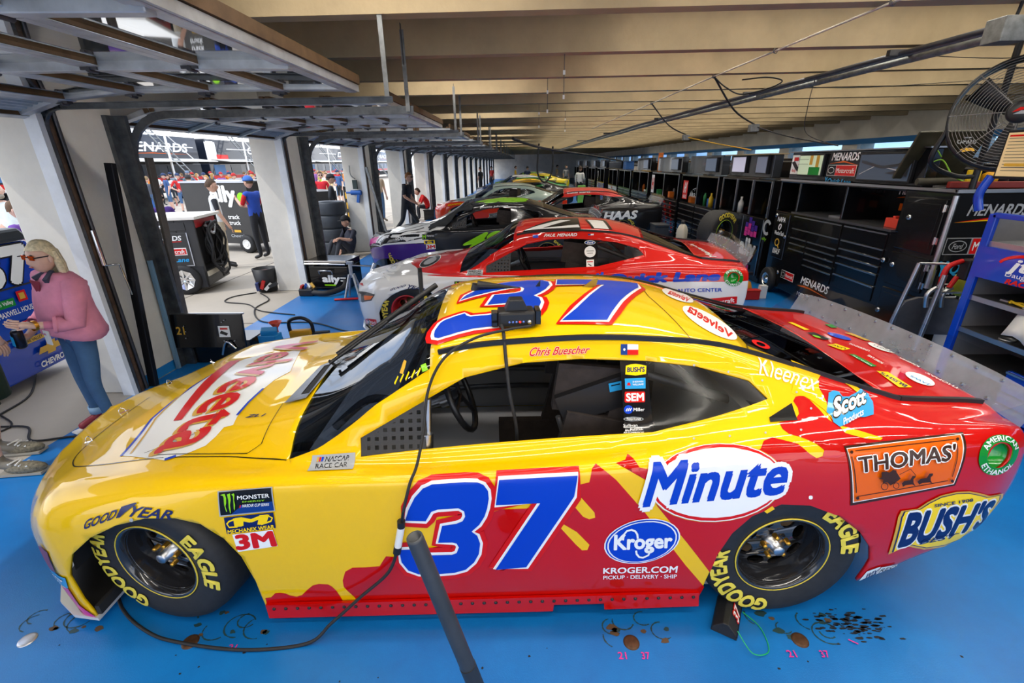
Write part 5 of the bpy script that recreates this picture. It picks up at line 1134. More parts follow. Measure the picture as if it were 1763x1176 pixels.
for lb, x, y, a, ms, sp in far:
    c_ = car_at(lb, x, y, a, ms, ('black', 'black'), far=True)
    split_body(c_, sp[:3], (0, 0, sp[3]), sp[4]); FARC.append(c_)
decal(FARC[0], 'sponsor_text', 's', [('T', 'w', 'HAAS', [SX(.9, .55), SX(1.75, .60), SX(1.75, .80), SX(.9, .76)], {'i': .2, 'b': .05})], .003)
decal(FARC[0], 'driver_strip', 's', [('T', 'w', 'Daniel Suarez', [SX(-.05, 1.20, -.60), SX(.55, 1.235, -.60), SX(.55, 1.265, -.56), SX(-.05, 1.23, -.56)], {'b': .03})], .003)
decal(FARC[1], 'tyre_maker_text', 's', [('T', 'y', 'GOODYEAR', [SX(-1.7, .66), SX(-1.1, .70), SX(-1.1, .75), SX(-1.7, .72)], {'i': .3, 'b': .03})], .003)
for i_, col in ((2, 'y'), (3, 'w'), (5, 'k')): decal(FARC[i_], 'number_roof', 't', [('T', col, ('34', '6', '47')[(2, 3, 5).index(i_)], [(0, -.4), (.9, -.4), (.9, .3), (0, .3)], {'i': .2, 'b': .06})], .004)
# ================================================================ tool carts along the inner side of the garage
M_CART = mat('cart_black', (.006, .006, .007), .2, 0, .3, .35); M_CARTIN = mat('cart_inside', (.03, .03, .033), .5); M_TRIM = mat('trim_aluminium', (.55, .56, .58), .3, 1); M_BLUE = mat('cart_blue', s2l('#0b3fb4'), .25, 0, .6)
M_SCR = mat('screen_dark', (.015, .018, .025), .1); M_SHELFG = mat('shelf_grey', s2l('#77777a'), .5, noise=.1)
def scr(name, col, e=.8): return mat('screen_'+name, col, .2, emit=e)
def fsign(layers, y, z, parent, x=-.002, name='print', label=None):
    """print on a cart front that looks towards -x: reading runs from +y to -y"""
    return sign(name, layers, (x, y, z), (0, -1, 0), (0, 0, 1), parent, label=label)
def nsign(layers, x, z, parent, y=-.002, name='print', label=None): return sign(name, layers, (x, y, z), (1, 0, 0), (0, 0, 1), parent, label=label)
def drawer(parent, y0, y1, z0, z1, m=None, x=0, hm=None):
    d = MB().bx(x-.012, x+.02, y0+.006, y1-.006, z0+.004, z1-.004).done('drawer', m or M_CART, parent, bev=.003, seg=1)
    MB().bx(x-.026, x-.012, y0+.012, y1-.012, z1-.022, z1-.008).done('handle', hm or M_TRIM, d)
    return d
def latch(parent, y, z, x=-.004): MB().lathe([(.0001, -.012), (.02, -.012), (.028, -.006), (.028, 0)], (x, y, z), 'x', 14).bx(x-.017, x-.010, y-.02, y+.02, z-.006, z+.006).done('latch', CHROME, parent)
def hinge(parent, y, z): MB().bx(-.014, 0, y-.035, y+.035, z-.03, z+.03).cyl((-.018, y, z-.035), (-.018, y, z+.035), .009, 8).done('hinge', CHROME, parent)
def cdoor(parent, y0, y1, z0, z1, m=None):
    d = MB().bx(-.016, .01, y0, y1, z0, z1).done('door', m or M_CART, parent, bev=.01)
    b = MB().bx(-.020, -.016, y0+.05, y1-.05, z0+.05, z1-.05); b.done('door_panel', m or M_CART, d, bev=.008)
    return d
def small_wheel(parent, y, x=.12, r=.20, z=.20):
    w_ = MB(); w_.lathe([(r*.55, -.05), (r*.9, -.05), (r, -.03), (r, .03), (r*.9, .05), (r*.55, .05)], (x, y, z), 'x', 22); w_.done('wheel', RUBBER, parent)
    h = MB(); h.lathe([(.001, -.055), (r*.2, -.055), (r*.25, -.035), (r*.55, -.03), (r*.55, -.05)], (x, y, z), 'x', 18); h.done('wheel_hub', CHROME, parent)
# ---- the MENARDS pit cart
t = thing('tool_cart', 'black MENARDS tool cart with drawers, screens and a tall latched cabinet', 'tool cart', (3.95, 4.45, 0))
b = MB(); L_ = 3.05
b.bx(0, .75, 0, L_, .12, 1.25); b.bx(0, .75, 0, .60, 1.25, 1.68); b.bx(.55, .75, .6, L_, 1.25, 1.68); b.bx(0, .75, .6, L_, 1.66, 1.70); b.bx(0, .75, 2.50, 2.54, 1.25, 1.68); b.bx(0, .75, 1.50, 1.53, 1.25, 1.68); b.bx(0, .75, L_-.03, L_, 1.25, 1.68)
b.done('carcass', M_CART, t, bev=.012)
MB().bx(-.04, .56, .60, 2.54, 1.25, 1.275).done('worktop', mat('worktop', (.06, .06, .065), .25), t)
MB().bx(-.012, .76, -.012, .02, 1.68, 1.71).bx(-.012, .02, 0, L_, 1.685, 1.71).done('edge_trim', M_TRIM, t)
MB().cyl((-.02, -.02, .98), (-.02, -.02, 1.66), .022, 10).cyl((-.02, -.02, .80), (-.02, -.02, .98), .03, 10).done('corner_post', M_TRIM, t)
z = 1.23
for y0, y1, zs in ((1.42, 2.48, (1.23, 1.06, .93)), (1.42, 2.06, (.93, .85, .77, .69, .61, .46)), (2.08, 2.48, (.93, .85, .77, .46)), (.66, 1.38, (1.23, 1.06, .96, .87, .78, .64, .46))):
    for za, zb in zip(zs, zs[1:]): drawer(t, y0, y1, zb, za)
d = cdoor(t, .06, .54, 1.10, 1.62); d = cdoor(t, .06, .54, .72, 1.06); cdoor(t, .06, .54, .18, .68)
for y, z in ((.44, 1.42), (.62, .95), (.48, .93), (.50, .42)): latch(t, y, z, -.02)
for z in (1.54, 1.24, .98, .80): hinge(t, .07, z)
d = cdoor(t, 2.60, 3.0, .55, 1.22); latch(t, 2.62, .90, -.02); latch(t, 2.95, 1.18, -.02); latch(t, 2.62, .36, -.02)
small_wheel(t, 2.86, -.02, .19, .20); small_wheel(t, .4, .1, .19, .20)
fsign([('T', 'w', 'MENARDS', [(0, 0), (.62, 0), (.62, .10), (0, .10)], {'i': .2, 'b': .025}), ('P', 'o', [(-.06, -.05), (.25, -.035), (.66, -.05), (.25, -.015), (.1, -.015)])], 2.02, .34, t)
for s_, yy, zz, w_, h_ in (('NAPA', 2.90, 1.10, .22, .07), ('0', 2.84, .98, .08, .09), ('WeatherTech', 2.92, .90, .26, .06), ('KNAUF', 2.88, .62, .2, .08)):
    fsign([('T', 'w', s_, rect(0, 0, w_, h_), {'i': .15, 'b': .02})], yy, zz, t, -.022)
fsign([('S', 'e', ellipse((.07, .05), .055, .05), .02, 1), ('S', 'e', [(.09, .02), (.14, -.03)], .022)], 2.87, .74, t, -.022)
fsign([('P', 'w', rect(0, 0, .34, .12)), ('P', 'k', rect(.006, .006, .11, .108)), ('P', 'r', rect(.12, .008, .212, .104)), ('T', 'w', 'Motorcraft', rect(.13, .035, .19, .05), {}), ('S', 'w', ellipse((.06, .06), .045, .03, 16), .005, 1)], 2.55, .30, t)
fsign([('T', 'w', 'FORD', rect(0, 0, .18, .05), {'b': .01})], 2.05, .16, t)
hb = MB().bx(.10, .22, .55, 3.05, 1.70, 2.075).done('monitor_board', M_CART, t, bev=.01)
MB().bx(.07, .24, .53, 3.07, 2.075, 2.09).done('board_cap', M_TRIM, t)
for y0, y1, z0, z1, m in ((.68, 1.50, 1.735, 2.045, scr('track', s2l('#3c4654'), .35)), (2.20, 2.78, 1.76, 2.05, scr('table', s2l('#aab79a'), .5))):
    s = MB().bx(.06, .10, y0, y1, z0, z1).done('monitor', BLACK, t, bev=.006); MB().bx(.055, .06, y0+.02, y1-.02, z0+.02, z1-.02).done('screen', m, s)
fsign([('S', 's', [(.05, .06), (.3, .16), (.7, .10)], .01), ('S', 'd', [(.05, .2), (.4, .14), (.75, .18)], .03), ('P', 'd', [(.45, .08), (.78, .05), (.78, .14)])] , 1.49, 1.75, t, .053, 'screen_picture')
fsign([('P', 'e', rect(.27, .13, .07, .12)), ('P', 'e', rect(.42, .10, .07, .15)), ('P', 'g', rect(.28, 0.0, .25, .10)), ('S', 'd', [(0, .2), (.25, .2)], .004), ('S', 'd', [(0, .14), (.25, .14)], .004)], 2.77, 1.78, t, .053, 'screen_picture')
fsign([('T', 'w', 'MENARDS', rect(.04, .23, .52, .09), {'i': .2, 'b': .03}), ('P', 'o', [(0, .19), (.3, .205), (.6, .17), (.3, .225)]), ('P', 'w', rect(0, .045, .56, .13)), ('P', 'k', rect(.006, .05, .16, .12)), ('P', 'r', rect(.172, .05, .382, .12)), ('T', 'w', 'Motorcraft', rect(.19, .08, .34, .06), {'b': .01}), ('S', 'w', ellipse((.085, .11), .06, .035, 16), .006, 1), ('T', 'c', 'Quick Lane', rect(.06, -.06, .46, .07), {'i': .25, 'b': .02}), ('T', 'c', 'Y', rect(0, -.06, .05, .08), {'b': .04})], 2.13, 1.735, t, .098)
fsign([('P', 'w', rect(0, 0, .2, .26)), ('P', 'r', rect(.05, .18, .12, .05)), ('P', 'k', [(0, .16), (.12, .07), (.2, .03), (.2, .09), (.08, .18)]), ('T', 'r', 'Racing', rect(.04, .02, .1, .05), {'i': .3})], 3.03, 1.78, t, .098, 'sticker')
p = fsign([('T', 'w', 'MENARDS', rect(.02, .16, .42, .09), {'i': .2, 'b': .03}), ('P', 'r', rect(.30, -.10, .13, .17)), ('P', 'o', [(.0, .12), (.3, .14), (.45, .12), (.2, .155)]), ('P', 'o', rect(.08, -.02, .14, .08))], 1.40, 1.42, t, .54, 'back_panel_print')
nsign([('T', 's', 'MENARDS', rect(0, 0, .55, .10), {'i': .25, 'b': .03}), ('P', 'r', [(-.10, -.06), (.2, -.02), (.6, .0), (.2, -.045)]), ('P', 'y', [(-.10, -.062), (.2, -.036), (.6, -.02), (.2, -.048)])], .14, 1.48, t, -.003)
nsign([('P', 's', rect(0, 0, .62, .16)), ('P', 'k', rect(.008, .008, .22, .144)), ('S', 's', ellipse((.12, .08), .08, .05, 20), .008, 1), ('T', 's', 'Ford', rect(.07, .055, .1, .05), {'i': .3}), ('P', 'r', rect(.24, .008, .372, .144)), ('T', 'w', 'Motorcraft', rect(.26, .04, .33, .08), {'b': .02}), ('T', 'c', 'Quick Lane', rect(.12, -.20, .5, .12), {'i': .25, 'b': .03}), ('T', 'c', 'Y', rect(0, -.2, .08, .13), {'b': .05})], .03, 1.12, t, -.003)
nsign([('P', 'w', rect(0, 0, .22, .14)), ('P', 'k', rect(.01, .01, .2, .12)), ('T', 'w', 'OMNI', rect(.03, .03, .16, .08), {'b': .02})], .08, .70, t, -.003)
o = thing('laptop', 'open laptop with a blue screen on the MENARDS cart worktop', 'laptop', (4.15, 6.15, 1.275))
MB().bx(-.12, .12, -.17, .17, 0, .02).done('keyboard', ALU, o); s = MB().box((.15, 0, .12), (.012, .34, .22), (0, .25, 0)).done('lid', BLACK, o)
MB().box((.142, 0, .12), (.004, .31, .19), (0, .25, 0)).done('screen', scr('laptop', s2l('#4aa0d8'), .6), o)
tag(MB().bx(-.05, .05, -.09, .09, 0, .10).bx(-.03, .03, -.02, .02, .10, .125).done('box', mat('box_red', s2l('#d2402c'), .5), loc=(4.05, 5.20, 1.275), bev=.006), 'small red box on the worktop of the MENARDS cart', 'box')
tag(MB().lathe([(.0001, 0), (.045, 0), (.045, .05), (.03, .075), (.0001, .078)], n=16).done('tape_roll', mat('tape_tan', s2l('#b08a4a'), .5), loc=(4.1, 6.0, 1.275)), 'tan roll of tape beside the laptop on the cart', 'tape roll')
# ---- things lying on top of the tall cabinet
t = thing('equipment_panel', 'tilted dark green panel lettered CAMARO lying on the cart top', 'panel', (4.22, 5.1, 1.735))
MB().box((0, 0, .27), (.62, .03, .50), (.5, 0, -.12)).done('sheet', mat('panel_olive', (.045, .04, .02), .5, noise=.3), t, bev=.006)
sign('print', [('T', 's', 'CAMARO', rect(0, 0, .17, .04), {'b': .02}), ('P', 's', rect(.06, .055, .07, .06)), ('P', 'e', [(.02, -.06), (.07, -.04), (.14, -.05), (.15, -.08), (.09, -.075), (.04, -.09)])], (.02, -.14, .37), (.993, -.1, 0), (.05, .46, .88), t)
tag(MB().bx(-.05, .05, -.02, .02, 0, .15).done('booklet_box', mat('yellow_box', s2l('#e6c416'), .5), loc=(4.28, 4.72, 1.72), rz=-.2, bev=.004), 'yellow box on the cart top under the olive panel', 'box')
t = thing('ear_muffs', 'yellow ear muffs on the cart top beside the yellow box', 'ear muffs', (4.42, 4.70, 1.72))
MB().lathe([(.0001, -.05), (.05, -.045), (.062, -.01), (.06, .03), (.0001, .05)], (0, 0, .075), 'x', 18).done('ear_cup', mat('muff_yellow', s2l('#e2a51a'), .4), t); MB().lathe([(.0001, -.04), (.05, -.035), (.055, .02), (.0001, .04)], (.13, .03, .07), 'x', 16).done('ear_cup', BLACK, t)
tag(MB().tube(bez([(0, 0, .25), (-.08, 0, .32), (-.10, 0, .20), (.02, .0, .22), (.08, -.1, .08), (.15, -.2, .02), (.35, -.22, .02)], 6), .006, 6).done('cord', mat('cord_green', s2l('#7fb52a'), .5), loc=(4.12, 4.95, 1.74)), 'lime green cord looped over the olive panel', 'cord')
tag(MB().box((0, 0, .03), (.62, .05, .06), (0, 0, -.25)).done('bar', mat('bar_red', s2l('#8a231a'), .5), loc=(4.35, 4.62, 1.71), bev=.008), 'long dark red bar lying along the cart top edge', 'bar')
tag(MB().tube([(-.35, .1, .05), (.35, -.08, .06)], .035, 10).done('rolled_mat', mat('olive_roll', (.05, .045, .03), .7), loc=(4.3, 4.85, 1.71)), 'rolled olive mat on the cart top behind the red bar', 'mat roll')
# ---- jtg cart at the right edge
t = thing('shelf_cart', 'blue jtg shelf cart with grey shelves at the right edge', 'shelf cart', (3.6, 2.55, 0))
b = MB(); L_ = 1.15
for y in (0, L_): b.bx(0, .035, y-.03, y+.03, .10, 1.58); b.bx(.55, .58, y-.02, y+.02, .10, 1.58)
b.bx(0, .04, 0, L_, 1.55, 1.59); b.bx(0, .58, 0, L_, .10, .14); b.done('frame', M_BLUE, t, bev=.006)
MB().bx(.05, .55, L_-.012, L_, .14, 1.56).bx(.54, .56, 0, L_, .14, 1.56).bx(.03, .56, 0, .02, .14, 1.56).done('lining', M_SHELFG, t)
for z in (.40, .66, .93, 1.36):
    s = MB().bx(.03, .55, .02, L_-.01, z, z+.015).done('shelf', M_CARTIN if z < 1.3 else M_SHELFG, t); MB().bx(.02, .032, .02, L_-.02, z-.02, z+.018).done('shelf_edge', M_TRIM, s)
s = MB().bx(-.004, .02, .0, L_-.02, 1.10, 1.34).done('sign_board', M_BLUE, t)
fsign([('S', 'r', [(.30+.24*cos(a), .12+.10*sin(a)) for a in [2.9-.15*k for k in range(18)]], .022), ('T', 'w', 'jtg', rect(.14, .075, .26, .11), {'i': .25, 'b': .03}), ('T', 'w', 'Daugherty', rect(.14, .045, .30, .045), {'b': .01}), ('T', 'r', 'RACING', rect(.16, .005, .28, .035), {'i': .2, 'b': .05})], L_-.12, 1.10, t, -.005)
for k in range(4): drawer(t, .03, .62, .16+.09*k, .24+.09*k, M_BLUE)
cl = MB(); vs = []; n, k = 8, 7
for i in range(n+1):
    for j in range(k+1):
        u, v = i/n, j/k; vs.append((.12 - .16*v + .03*sin(7*u+2*v), .10 + .62*u - .10*v*(u-.5), .99 + .10*sin(PI*u)*(1-v) - .33*max(0, v-.25) + .02*sin(9*u)))
tag(cl.add(vs, [(i*(k+1)+j, i*(k+1)+j+1, (i+1)*(k+1)+j+1, (i+1)*(k+1)+j) for i in range(n) for j in range(k)], 0, 1).done('cloth', mat('cloth_white', s2l('#d8d6d2'), .85, noise=.08), loc=(3.58, 2.60, 0)), 'white cloth hanging over the shelf of the blue jtg cart', 'cloth').modifiers.new('t', 'SOLIDIFY').thickness = .006
tag(MB().lathe([(.0001, 0), (.05, 0), (.05, .012), (.042, .012), (.04, .004), (.0001, .004)], n=18).done('lid', ALU, loc=(3.70, 3.35, .675)), 'round metal lid on the lower shelf of the jtg cart', 'lid')
tg = thing('pliers', 'yellow handled pliers on the middle shelf of the jtg cart', 'pliers', (3.68, 3.42, .955)); MB().tube([(0, 0, 0), (.03, -.07, .01), (.02, -.14, 0)], .009, 6).tube([(0.01, 0, .01), (-.02, -.07, .01), (-.01, -.14, 0)], .009, 6).done('handle', mat('tool_yellow', s2l('#d8b21c'), .5), tg); MB().box((0, .03, .005), (.03, .06, .014)).done('jaw', STEEL, tg)
t = thing('monitor', 'timing monitor on a blue arm above the jtg cart', 'monitor', (3.62, 3.45, 1.59))
MB().bx(-.02, .03, -.42, .36, .24, .58).done('casing', BLACK, t, bev=.008); MB().bx(-.024, -.02, -.40, .34, .26, .56).done('screen', scr('timing', s2l('#b89f74'), .55), t)
sign('screen_rows', [('S', 'd', [(.02, .03+.022*k), (.70, .03+.022*k)], .004) for k in range(11)] + [('P', 'r', rect(.02, .262, .7, .012)), ('P', 'e', rect(.05, .06, .2, .02))], (-.0255, .33, .27), (0, -1, 0), (0, 0, 1), t)
MB().tube(bez([(.02, .42, 0), (-.01, .43, .12), (.01, .40, .26)], 6), .03, 8).done('arm', M_BLUE, t)
# ---- jack stand with tools and the rounded grey sheet between the carts
t = thing('pit_jack', 'silver racing jack with red handles and a black 37 box', 'jack', (3.62, 4.12, 0))
MB().tube([(-.12, .10, .45), (-.05, .06, 1.10)], .018, 8).tube([(.06, -.05, .30), (.10, -.06, 1.02)], .022, 8).cyl((-.05, .06, 1.10), (.28, .0, 1.10), .012, 8).cyl((.09, -.06, .86), (.38, -.08, .86), .009, 8).bx(-.2, .3, -.12, .12, .05, .12).done('frame', STEEL, t)
for x in (.03, .17): MB().tube(bez([(x, -.05, .72), (x-.02, -.05, .84), (x+.04, -.05, .90)], 4), .018, 8).done('grip', STEEL, t)
MB().tube(bez([(.10, -.05, .92), (.11, -.05, 1.08), (.22, -.05, 1.14)], 5), .022, 8).tube([(.18, -.05, .90), (.22, -.05, 1.0)], .02, 8).done('red_handle', mat('handle_red', s2l('#c81a1a'), .35), t)
bx_ = MB().bx(.22, .36, -.13, -.03, .98, 1.16).done('box', BLACK, t, bev=.012); nsign([('T', 'p', '37', rect(.05, .06, .07, .06), {'i': .3, 'b': .03})], .22, .98, t, -.132)
MB().box((.40, -.04, 1.08), (.08, .09, .16)).cyl((.36, -.05, 1.0), (.6, -.05, 1.0), .03, 8, 0).done('impact_gun', mat('gun_amber', s2l('#b8791a'), .5), t)
tag(MB().prism([(0, 0), (.62, 0), (.62, .22), (.56, .32), (.44, .36), (.14, .36), (.04, .32), (0, .24)], 'y', -.02, .02).done('sheet_metal', mat('sheet_grey', s2l('#5c5c60'), .4, .6, noise=.2), loc=(3.58, 4.28, .40), rz=-.15, bev=.006), 'rounded grey metal sheet standing behind the silver jack', 'sheet')
tag(MB().lathe([(.0001, -.03), (.10, -.03), (.13, 0), (.10, .03), (.0001, .03)], (0, 0, .13), 'y', 20).done('hose_reel', mat('reel_yellow', s2l('#c6c02a'), .5), loc=(4.05, 4.20, .78)), 'yellow rimmed disc behind the silver jack', 'reel')
tag(MB().cyl((0, 0, .6), (0, 0, 1.22), .025, 10).bx(-.08, .08, -.08, .08, 0, .6).done('pole', WHITE, loc=(4.18, 4.30, 0)), 'white upright pole in front of the MENARDS side panel', 'pole')
# ---- the ally cart, tyre, jug, then carts down the line
t = thing('tool_cart', 'black ally cart with a purple and pink striped ally panel', 'tool cart', (3.95, 7.72, 0))
b = MB(); b.bx(.06, .7, .06, 1.9, 0, .10); b.bx(0, .75, 0, 1.95, .10, 1.08); b.bx(.5, .75, 0, 1.95, 1.08, 1.66); b.bx(0, .75, 0, 1.95, 1.64, 1.68)
for y in (0, .62, 1.25, 1.92): b.bx(0, .75, y, y+.03, 1.08, 1.66)
b.done('carcass', M_CART, t, bev=.01)
for y in (.02, .66, 1.28, 1.9): MB().bx(-.012, .01, y-.01, y+.012, 1.10, 1.66).done('post_trim', M_TRIM, t)
pn = MB().bx(-.014, .0, .06, .80, .14, 1.06).done('panel', M_CART, t); MB().bx(-.018, -.01, .055, .07, .14, 1.06).bx(-.018, -.01, .79, .805, .14, 1.06).done('panel_trim', M_TRIM, t)
ly = []
for k, (h, cs) in enumerate(((.26, 'vpp'), (.34, 'vpp'), (.30, 'vvp'), (.22, 'vp'))):
    ly += [('P', c, rect(.14+.12*k, .40+h*(1-(i)/len(cs))*.9+.12-.0, .10, h/len(cs)*.85)) for i, c in enumerate(cs)]
ly += [('T', 'w', 'ally', rect(.08, .20, .56, .36), {'b': .05}), ('P', 'p', rect(.14, .04, .1, .10)), ('P', 'v', rect(.28, .02, .1, .1)), ('P', 'p', rect(.42, .05, .1, .08))]
fsign(ly, .80, .14, t, -.016, 'ally_print')
fsign([('S', 's', [(.1+.1*cos(a), .1+.1*sin(a)) for a in [.6+.25*k for k in range(20)]], .05), ('T', 'l', 'ally', rect(0, -.12, .14, .06), {'b': .02})], .04, .86, t, -.004)
for k in range(5): drawer(t, 1.2, 1.92, .16+.15*k, .30+.15*k, ALU)
fsign([('T', 'l', '48', rect(0, 0, .2, .18), {'i': .3, 'b': .05})], 1.86, .80, t, -.03)
hb = MB().bx(.10, .25, .30, 1.95, 1.70, 2.06).done('monitor_board', M_CART, t, bev=.01); MB().bx(.0, .3, .25, 2.0, 2.06, 2.08).done('board_cap', mat('cap_tan', s2l('#9a8a6a'), .6), t)
for y0, y1, m in ((.42, .80, scr('lap', s2l('#5f6474'), .5)), (1.2, 1.75, scr('table2', s2l('#a9a6b8'), .6))):
    s = MB().bx(.06, .10, y0, y1, 1.76, 2.05).done('monitor', BLACK, t); MB().bx(.055, .06, y0+.02, y1-.02, 1.78, 2.03).done('screen', m, s)
t = thing('tire', 'mounted race tyre with lime rim stripe standing behind the red car', 'tyre', (3.30, 7.95, .50), .55)
wheel_meshes('lime', mat('rim_black2', (.012, .012, .014), .2), mat('rim_lime', s2l('#b8e02a'), .4))
wheel('lime', t, (0, -.1, TR), 0, 2.2)
tag(MB().bx(-.25, .25, -.3, .3, 0, .50).bx(-.26, .26, -.31, .31, .44, .47).done('case', M_CART, loc=(3.30, 7.98, 0), rz=.55, bev=.012), 'black case under the lime striped race tyre', 'case')
t = thing('fuel_jug', 'white translucent jug with dark cap behind the red car', 'jug', (2.72, 8.05, .62))
MB().lathe([(.0001, 0), (.10, 0), (.105, .03), (.105, .26), (.07, .34), (.03, .37)], n=4).done('bottle', mat('jug_white', s2l('#b9b3a2'), .5), t, bev=.02); MB().lathe([(.0001, .42), (.035, .42), (.035, .37), (.0001, .37)], n=14).done('cap', BLACK, t)
tag(MB().bx(-.2, .2, -.2, .2, 0, .60).bx(-.21, .21, -.21, .21, .60, .62).done('work_stand', M_CART, loc=(2.72, 8.05, 0), bev=.01), 'black work stand carrying the white jug', 'stand')
def cart(label, x, y, L_, acc, mon=True, red=0, nd=7, dm=None):
    t = thing('tool_cart', label, 'tool cart', (x, y, 0), 0, None)
    b = MB(); b.bx(.06, .7, .06, L_-.06, 0, .10); b.bx(0, .75, 0, L_, .10, 1.05); b.bx(.5, .75, 0, L_, 1.05, 1.66); b.bx(0, .75, 0, L_, 1.64, 1.68); b.bx(0, .75, 0, .03, 1.05, 1.66); b.bx(0, .75, L_-.03, L_, 1.05, 1.66); b.bx(0, .75, L_*.5, L_*.5+.03, 1.05, 1.66)
    b.done('carcass', M_CART, t)
    for q in range(2):
        y0 = .05 + q*L_*.5
        for k in range(nd): drawer(t, y0, y0+L_*.5-.08, .16+.87/nd*k, .14+.87/nd*(k+1), dm)
        MB().bx(-.012, .006, y0-.04, y0-.02, 1.06, 1.66).done('post_trim', M_TRIM, t)
    for q in acc: fsign(*q[:1], q[1], q[2], t, -.03)
    if mon:
        MB().bx(.10, .25, .2, L_-.2, 1.70, 2.08).done('monitor_board', M_CART, t)
        s = MB().bx(.06, .10, .4, 1.0, 1.75, 2.04).done('monitor', BLACK, t); MB().bx(.055, .06, .42, .98, 1.77, 2.02).done('screen', scr('dim', s2l('#4a5668'), .5), t)
    if red:
        for k in range(red): MB().bx(-.03, -.012, .15+.11*(k*7 % 13), .20+.11*(k*7 % 13), .2+.1*(k*5 % 8), .25+.1*(k*5 % 8)).done('red_tag', mat('tag_red', s2l('#d81e14'), .5), t)
    return t
cart('black cart with red HAAS emblem and drawers beyond the ally cart', 3.95, 9.85, 2.3, [([('P', 'r', rect(0, 0, .34, .42)), ('S', 'w', [(.08, .14), (.16, .38)], .05), ('S', 'w', [(.19, .14), (.27, .38)], .05), ('S', 'w', [(.1, .25), (.25, .27)], .04), ('T', 'w', 'HAAS', rect(.06, .02, .24, .08), {'i': .2, 'b': .03})], 2.05, 1.12), ([('T', 'w', 'ARR', rect(0, 0, .4, .09), {'b': .01}), ('S', 's', [(.2, .16), (.4, .2), (.3, .13)], .02)], 1.55, 1.20)], True)
cart('dark drawer cart dotted with red labels, past the HAAS emblem', 3.95, 12.35, 2.6, [([('P', 'w', rect(0, 0, .3, .5)), ('T', 'r', 'H', rect(.03, .1, .24, .3), {'i': .3, 'b': .06})], 2.5, 1.1)], True, 26, 8)
cart('grey drawer cart under a tool rack, fifth cart from the jtg one', 3.9, 15.2, 2.2, [], True, 0, 9, mat('drawer_grey', s2l('#4a4c50'), .4, .4))
cart('grey drawer cart with a white cloth on it, sixth from the jtg one', 3.9, 17.7, 2.2, [], False, 3, 9, mat('drawer_grey', s2l('#4a4c50'), .4, .4))
cart('white fronted drawer cart with red edge beside the HAAS car tail', 3.9, 20.2, 2.0, [], False, 5, 5, mat('drawer_white', s2l('#c8c6c2'), .4))
cart('tall blue cart with white lettering near the man in white', 3.9, 23.5, 2.2, [([('T', 'w', 'PERFORMANCE', [(0, 0), (0, 1.3), (-.2, 1.3), (-.2, 0)], {'b': .03})], 1.6, .25)], True, 0, 3, M_BLUE)
cart('dark cart with yellow tape far down the inner side', 3.9, 26.5, 2.6, [], True, 6, 7)
cart('black cart farthest but one on the inner side', 3.9, 30.2, 2.6, [], True, 4, 7)
cart('black cart farthest on the inner side of the garage', 3.9, 34.2, 3.0, [], True, 4, 7)
# second rank of dark cases behind the carts
for i, (x, y, l, h, s) in enumerate(((6.2, 4.5, 3, 1.9, 'plain black crate behind the MENARDS cart'), (6.0, 8.5, 3.2, 2.0, 'plain black crate behind the ally cart'), (6.1, 12.6, 3.4, 1.9, 'plain black crate behind the HAAS cart'), (6.0, 17, 4, 2.05, 'long black crate behind the grey drawer carts'), (6.0, 23, 4.5, 1.9, 'long black crate behind the blue cart'), (6.0, 30, 6, 2.0, 'longest black crate far behind the last carts'))):
    c = thing('crate', s, 'crate', (x, y, 0)); MB().bx(0, 1.1, 0, l, .1, h).done('case', M_CART, c, bev=.02); MB().bx(-.01, .02, .1, l-.1, h*.5, h*.5+.03).bx(-.01, .02, .1, l-.1, h-.08, h-.05).done('band', M_TRIM, c)
    for yy in (.3, l-.3): small_wheel(c, yy, .2, .12, .12)
# clutter on the cart tops down the line
cl_ = [('orange sign board standing on the far cart tops', (4.5, 16.2, 1.68), (.02, .55, .55), '#e0762a'), ('pale plastic crate on the cart top behind the HAAS cart', (4.5, 12.9, 1.68), (.3, .5, .25), '#9fb4c4'), ('clear storage bin with blue bottles on the second cart top', (4.5, 11.4, 1.68), (.3, .45, .28), '#a8bccb'), ('tan cardboard box on the cart past the clear bin', (4.5, 13.8, 1.68), (.35, .5, .3), '#6a5638'), ('white folded towel on the grey drawer cart', (4.4, 18.6, 1.68), (.3, .5, .12), '#d0cdc6'), ('yellow case on the sixth cart top', (4.5, 18.0, 1.68), (.3, .3, .2), '#d8a81e'), ('blue bin on the white fronted cart', (4.5, 21.0, 1.68), (.35, .6, .3), '#2f62a8'), ('red fuel can shaped case beside the red labelled cart', (3.72, 14.7, 0), (.3, .35, .7), '#b01c18'), ('grey toolbox standing before the red labelled cart', (3.35, 11.6, 0), (.35, .5, .55), '#3a3d42'), ('orange cased tool before the fifth cart', (3.5, 15.9, 0), (.2, .25, .9), '#d86a14'), ('lime fuel cell bag beside the green car tail', (3.0, 22.6, 0), (.4, .4, .8), '#7fc050'), ('lime bag stacked beyond the first lime bag', (2.9, 24.0, 0), (.35, .4, .9), '#86c858')]
for s, p_, d_, c_ in cl_:
    nm = 'box'
    o = thing('storage_box', s, 'box', p_)
    MB().box((0, 0, d_[2]*.46), (d_[0], d_[1], d_[2]*.92), None, 0, .94).done('bin', mat('bin_'+c_[1:], s2l(c_), .5, noise=.2), o, bev=.01); MB().bx(-d_[0]*.5, d_[0]*.5, -d_[1]*.5, d_[1]*.5, d_[2]*.92, d_[2]).done('lid', mat('bin_'+c_[1:], s2l(c_), .5), o, bev=.005)
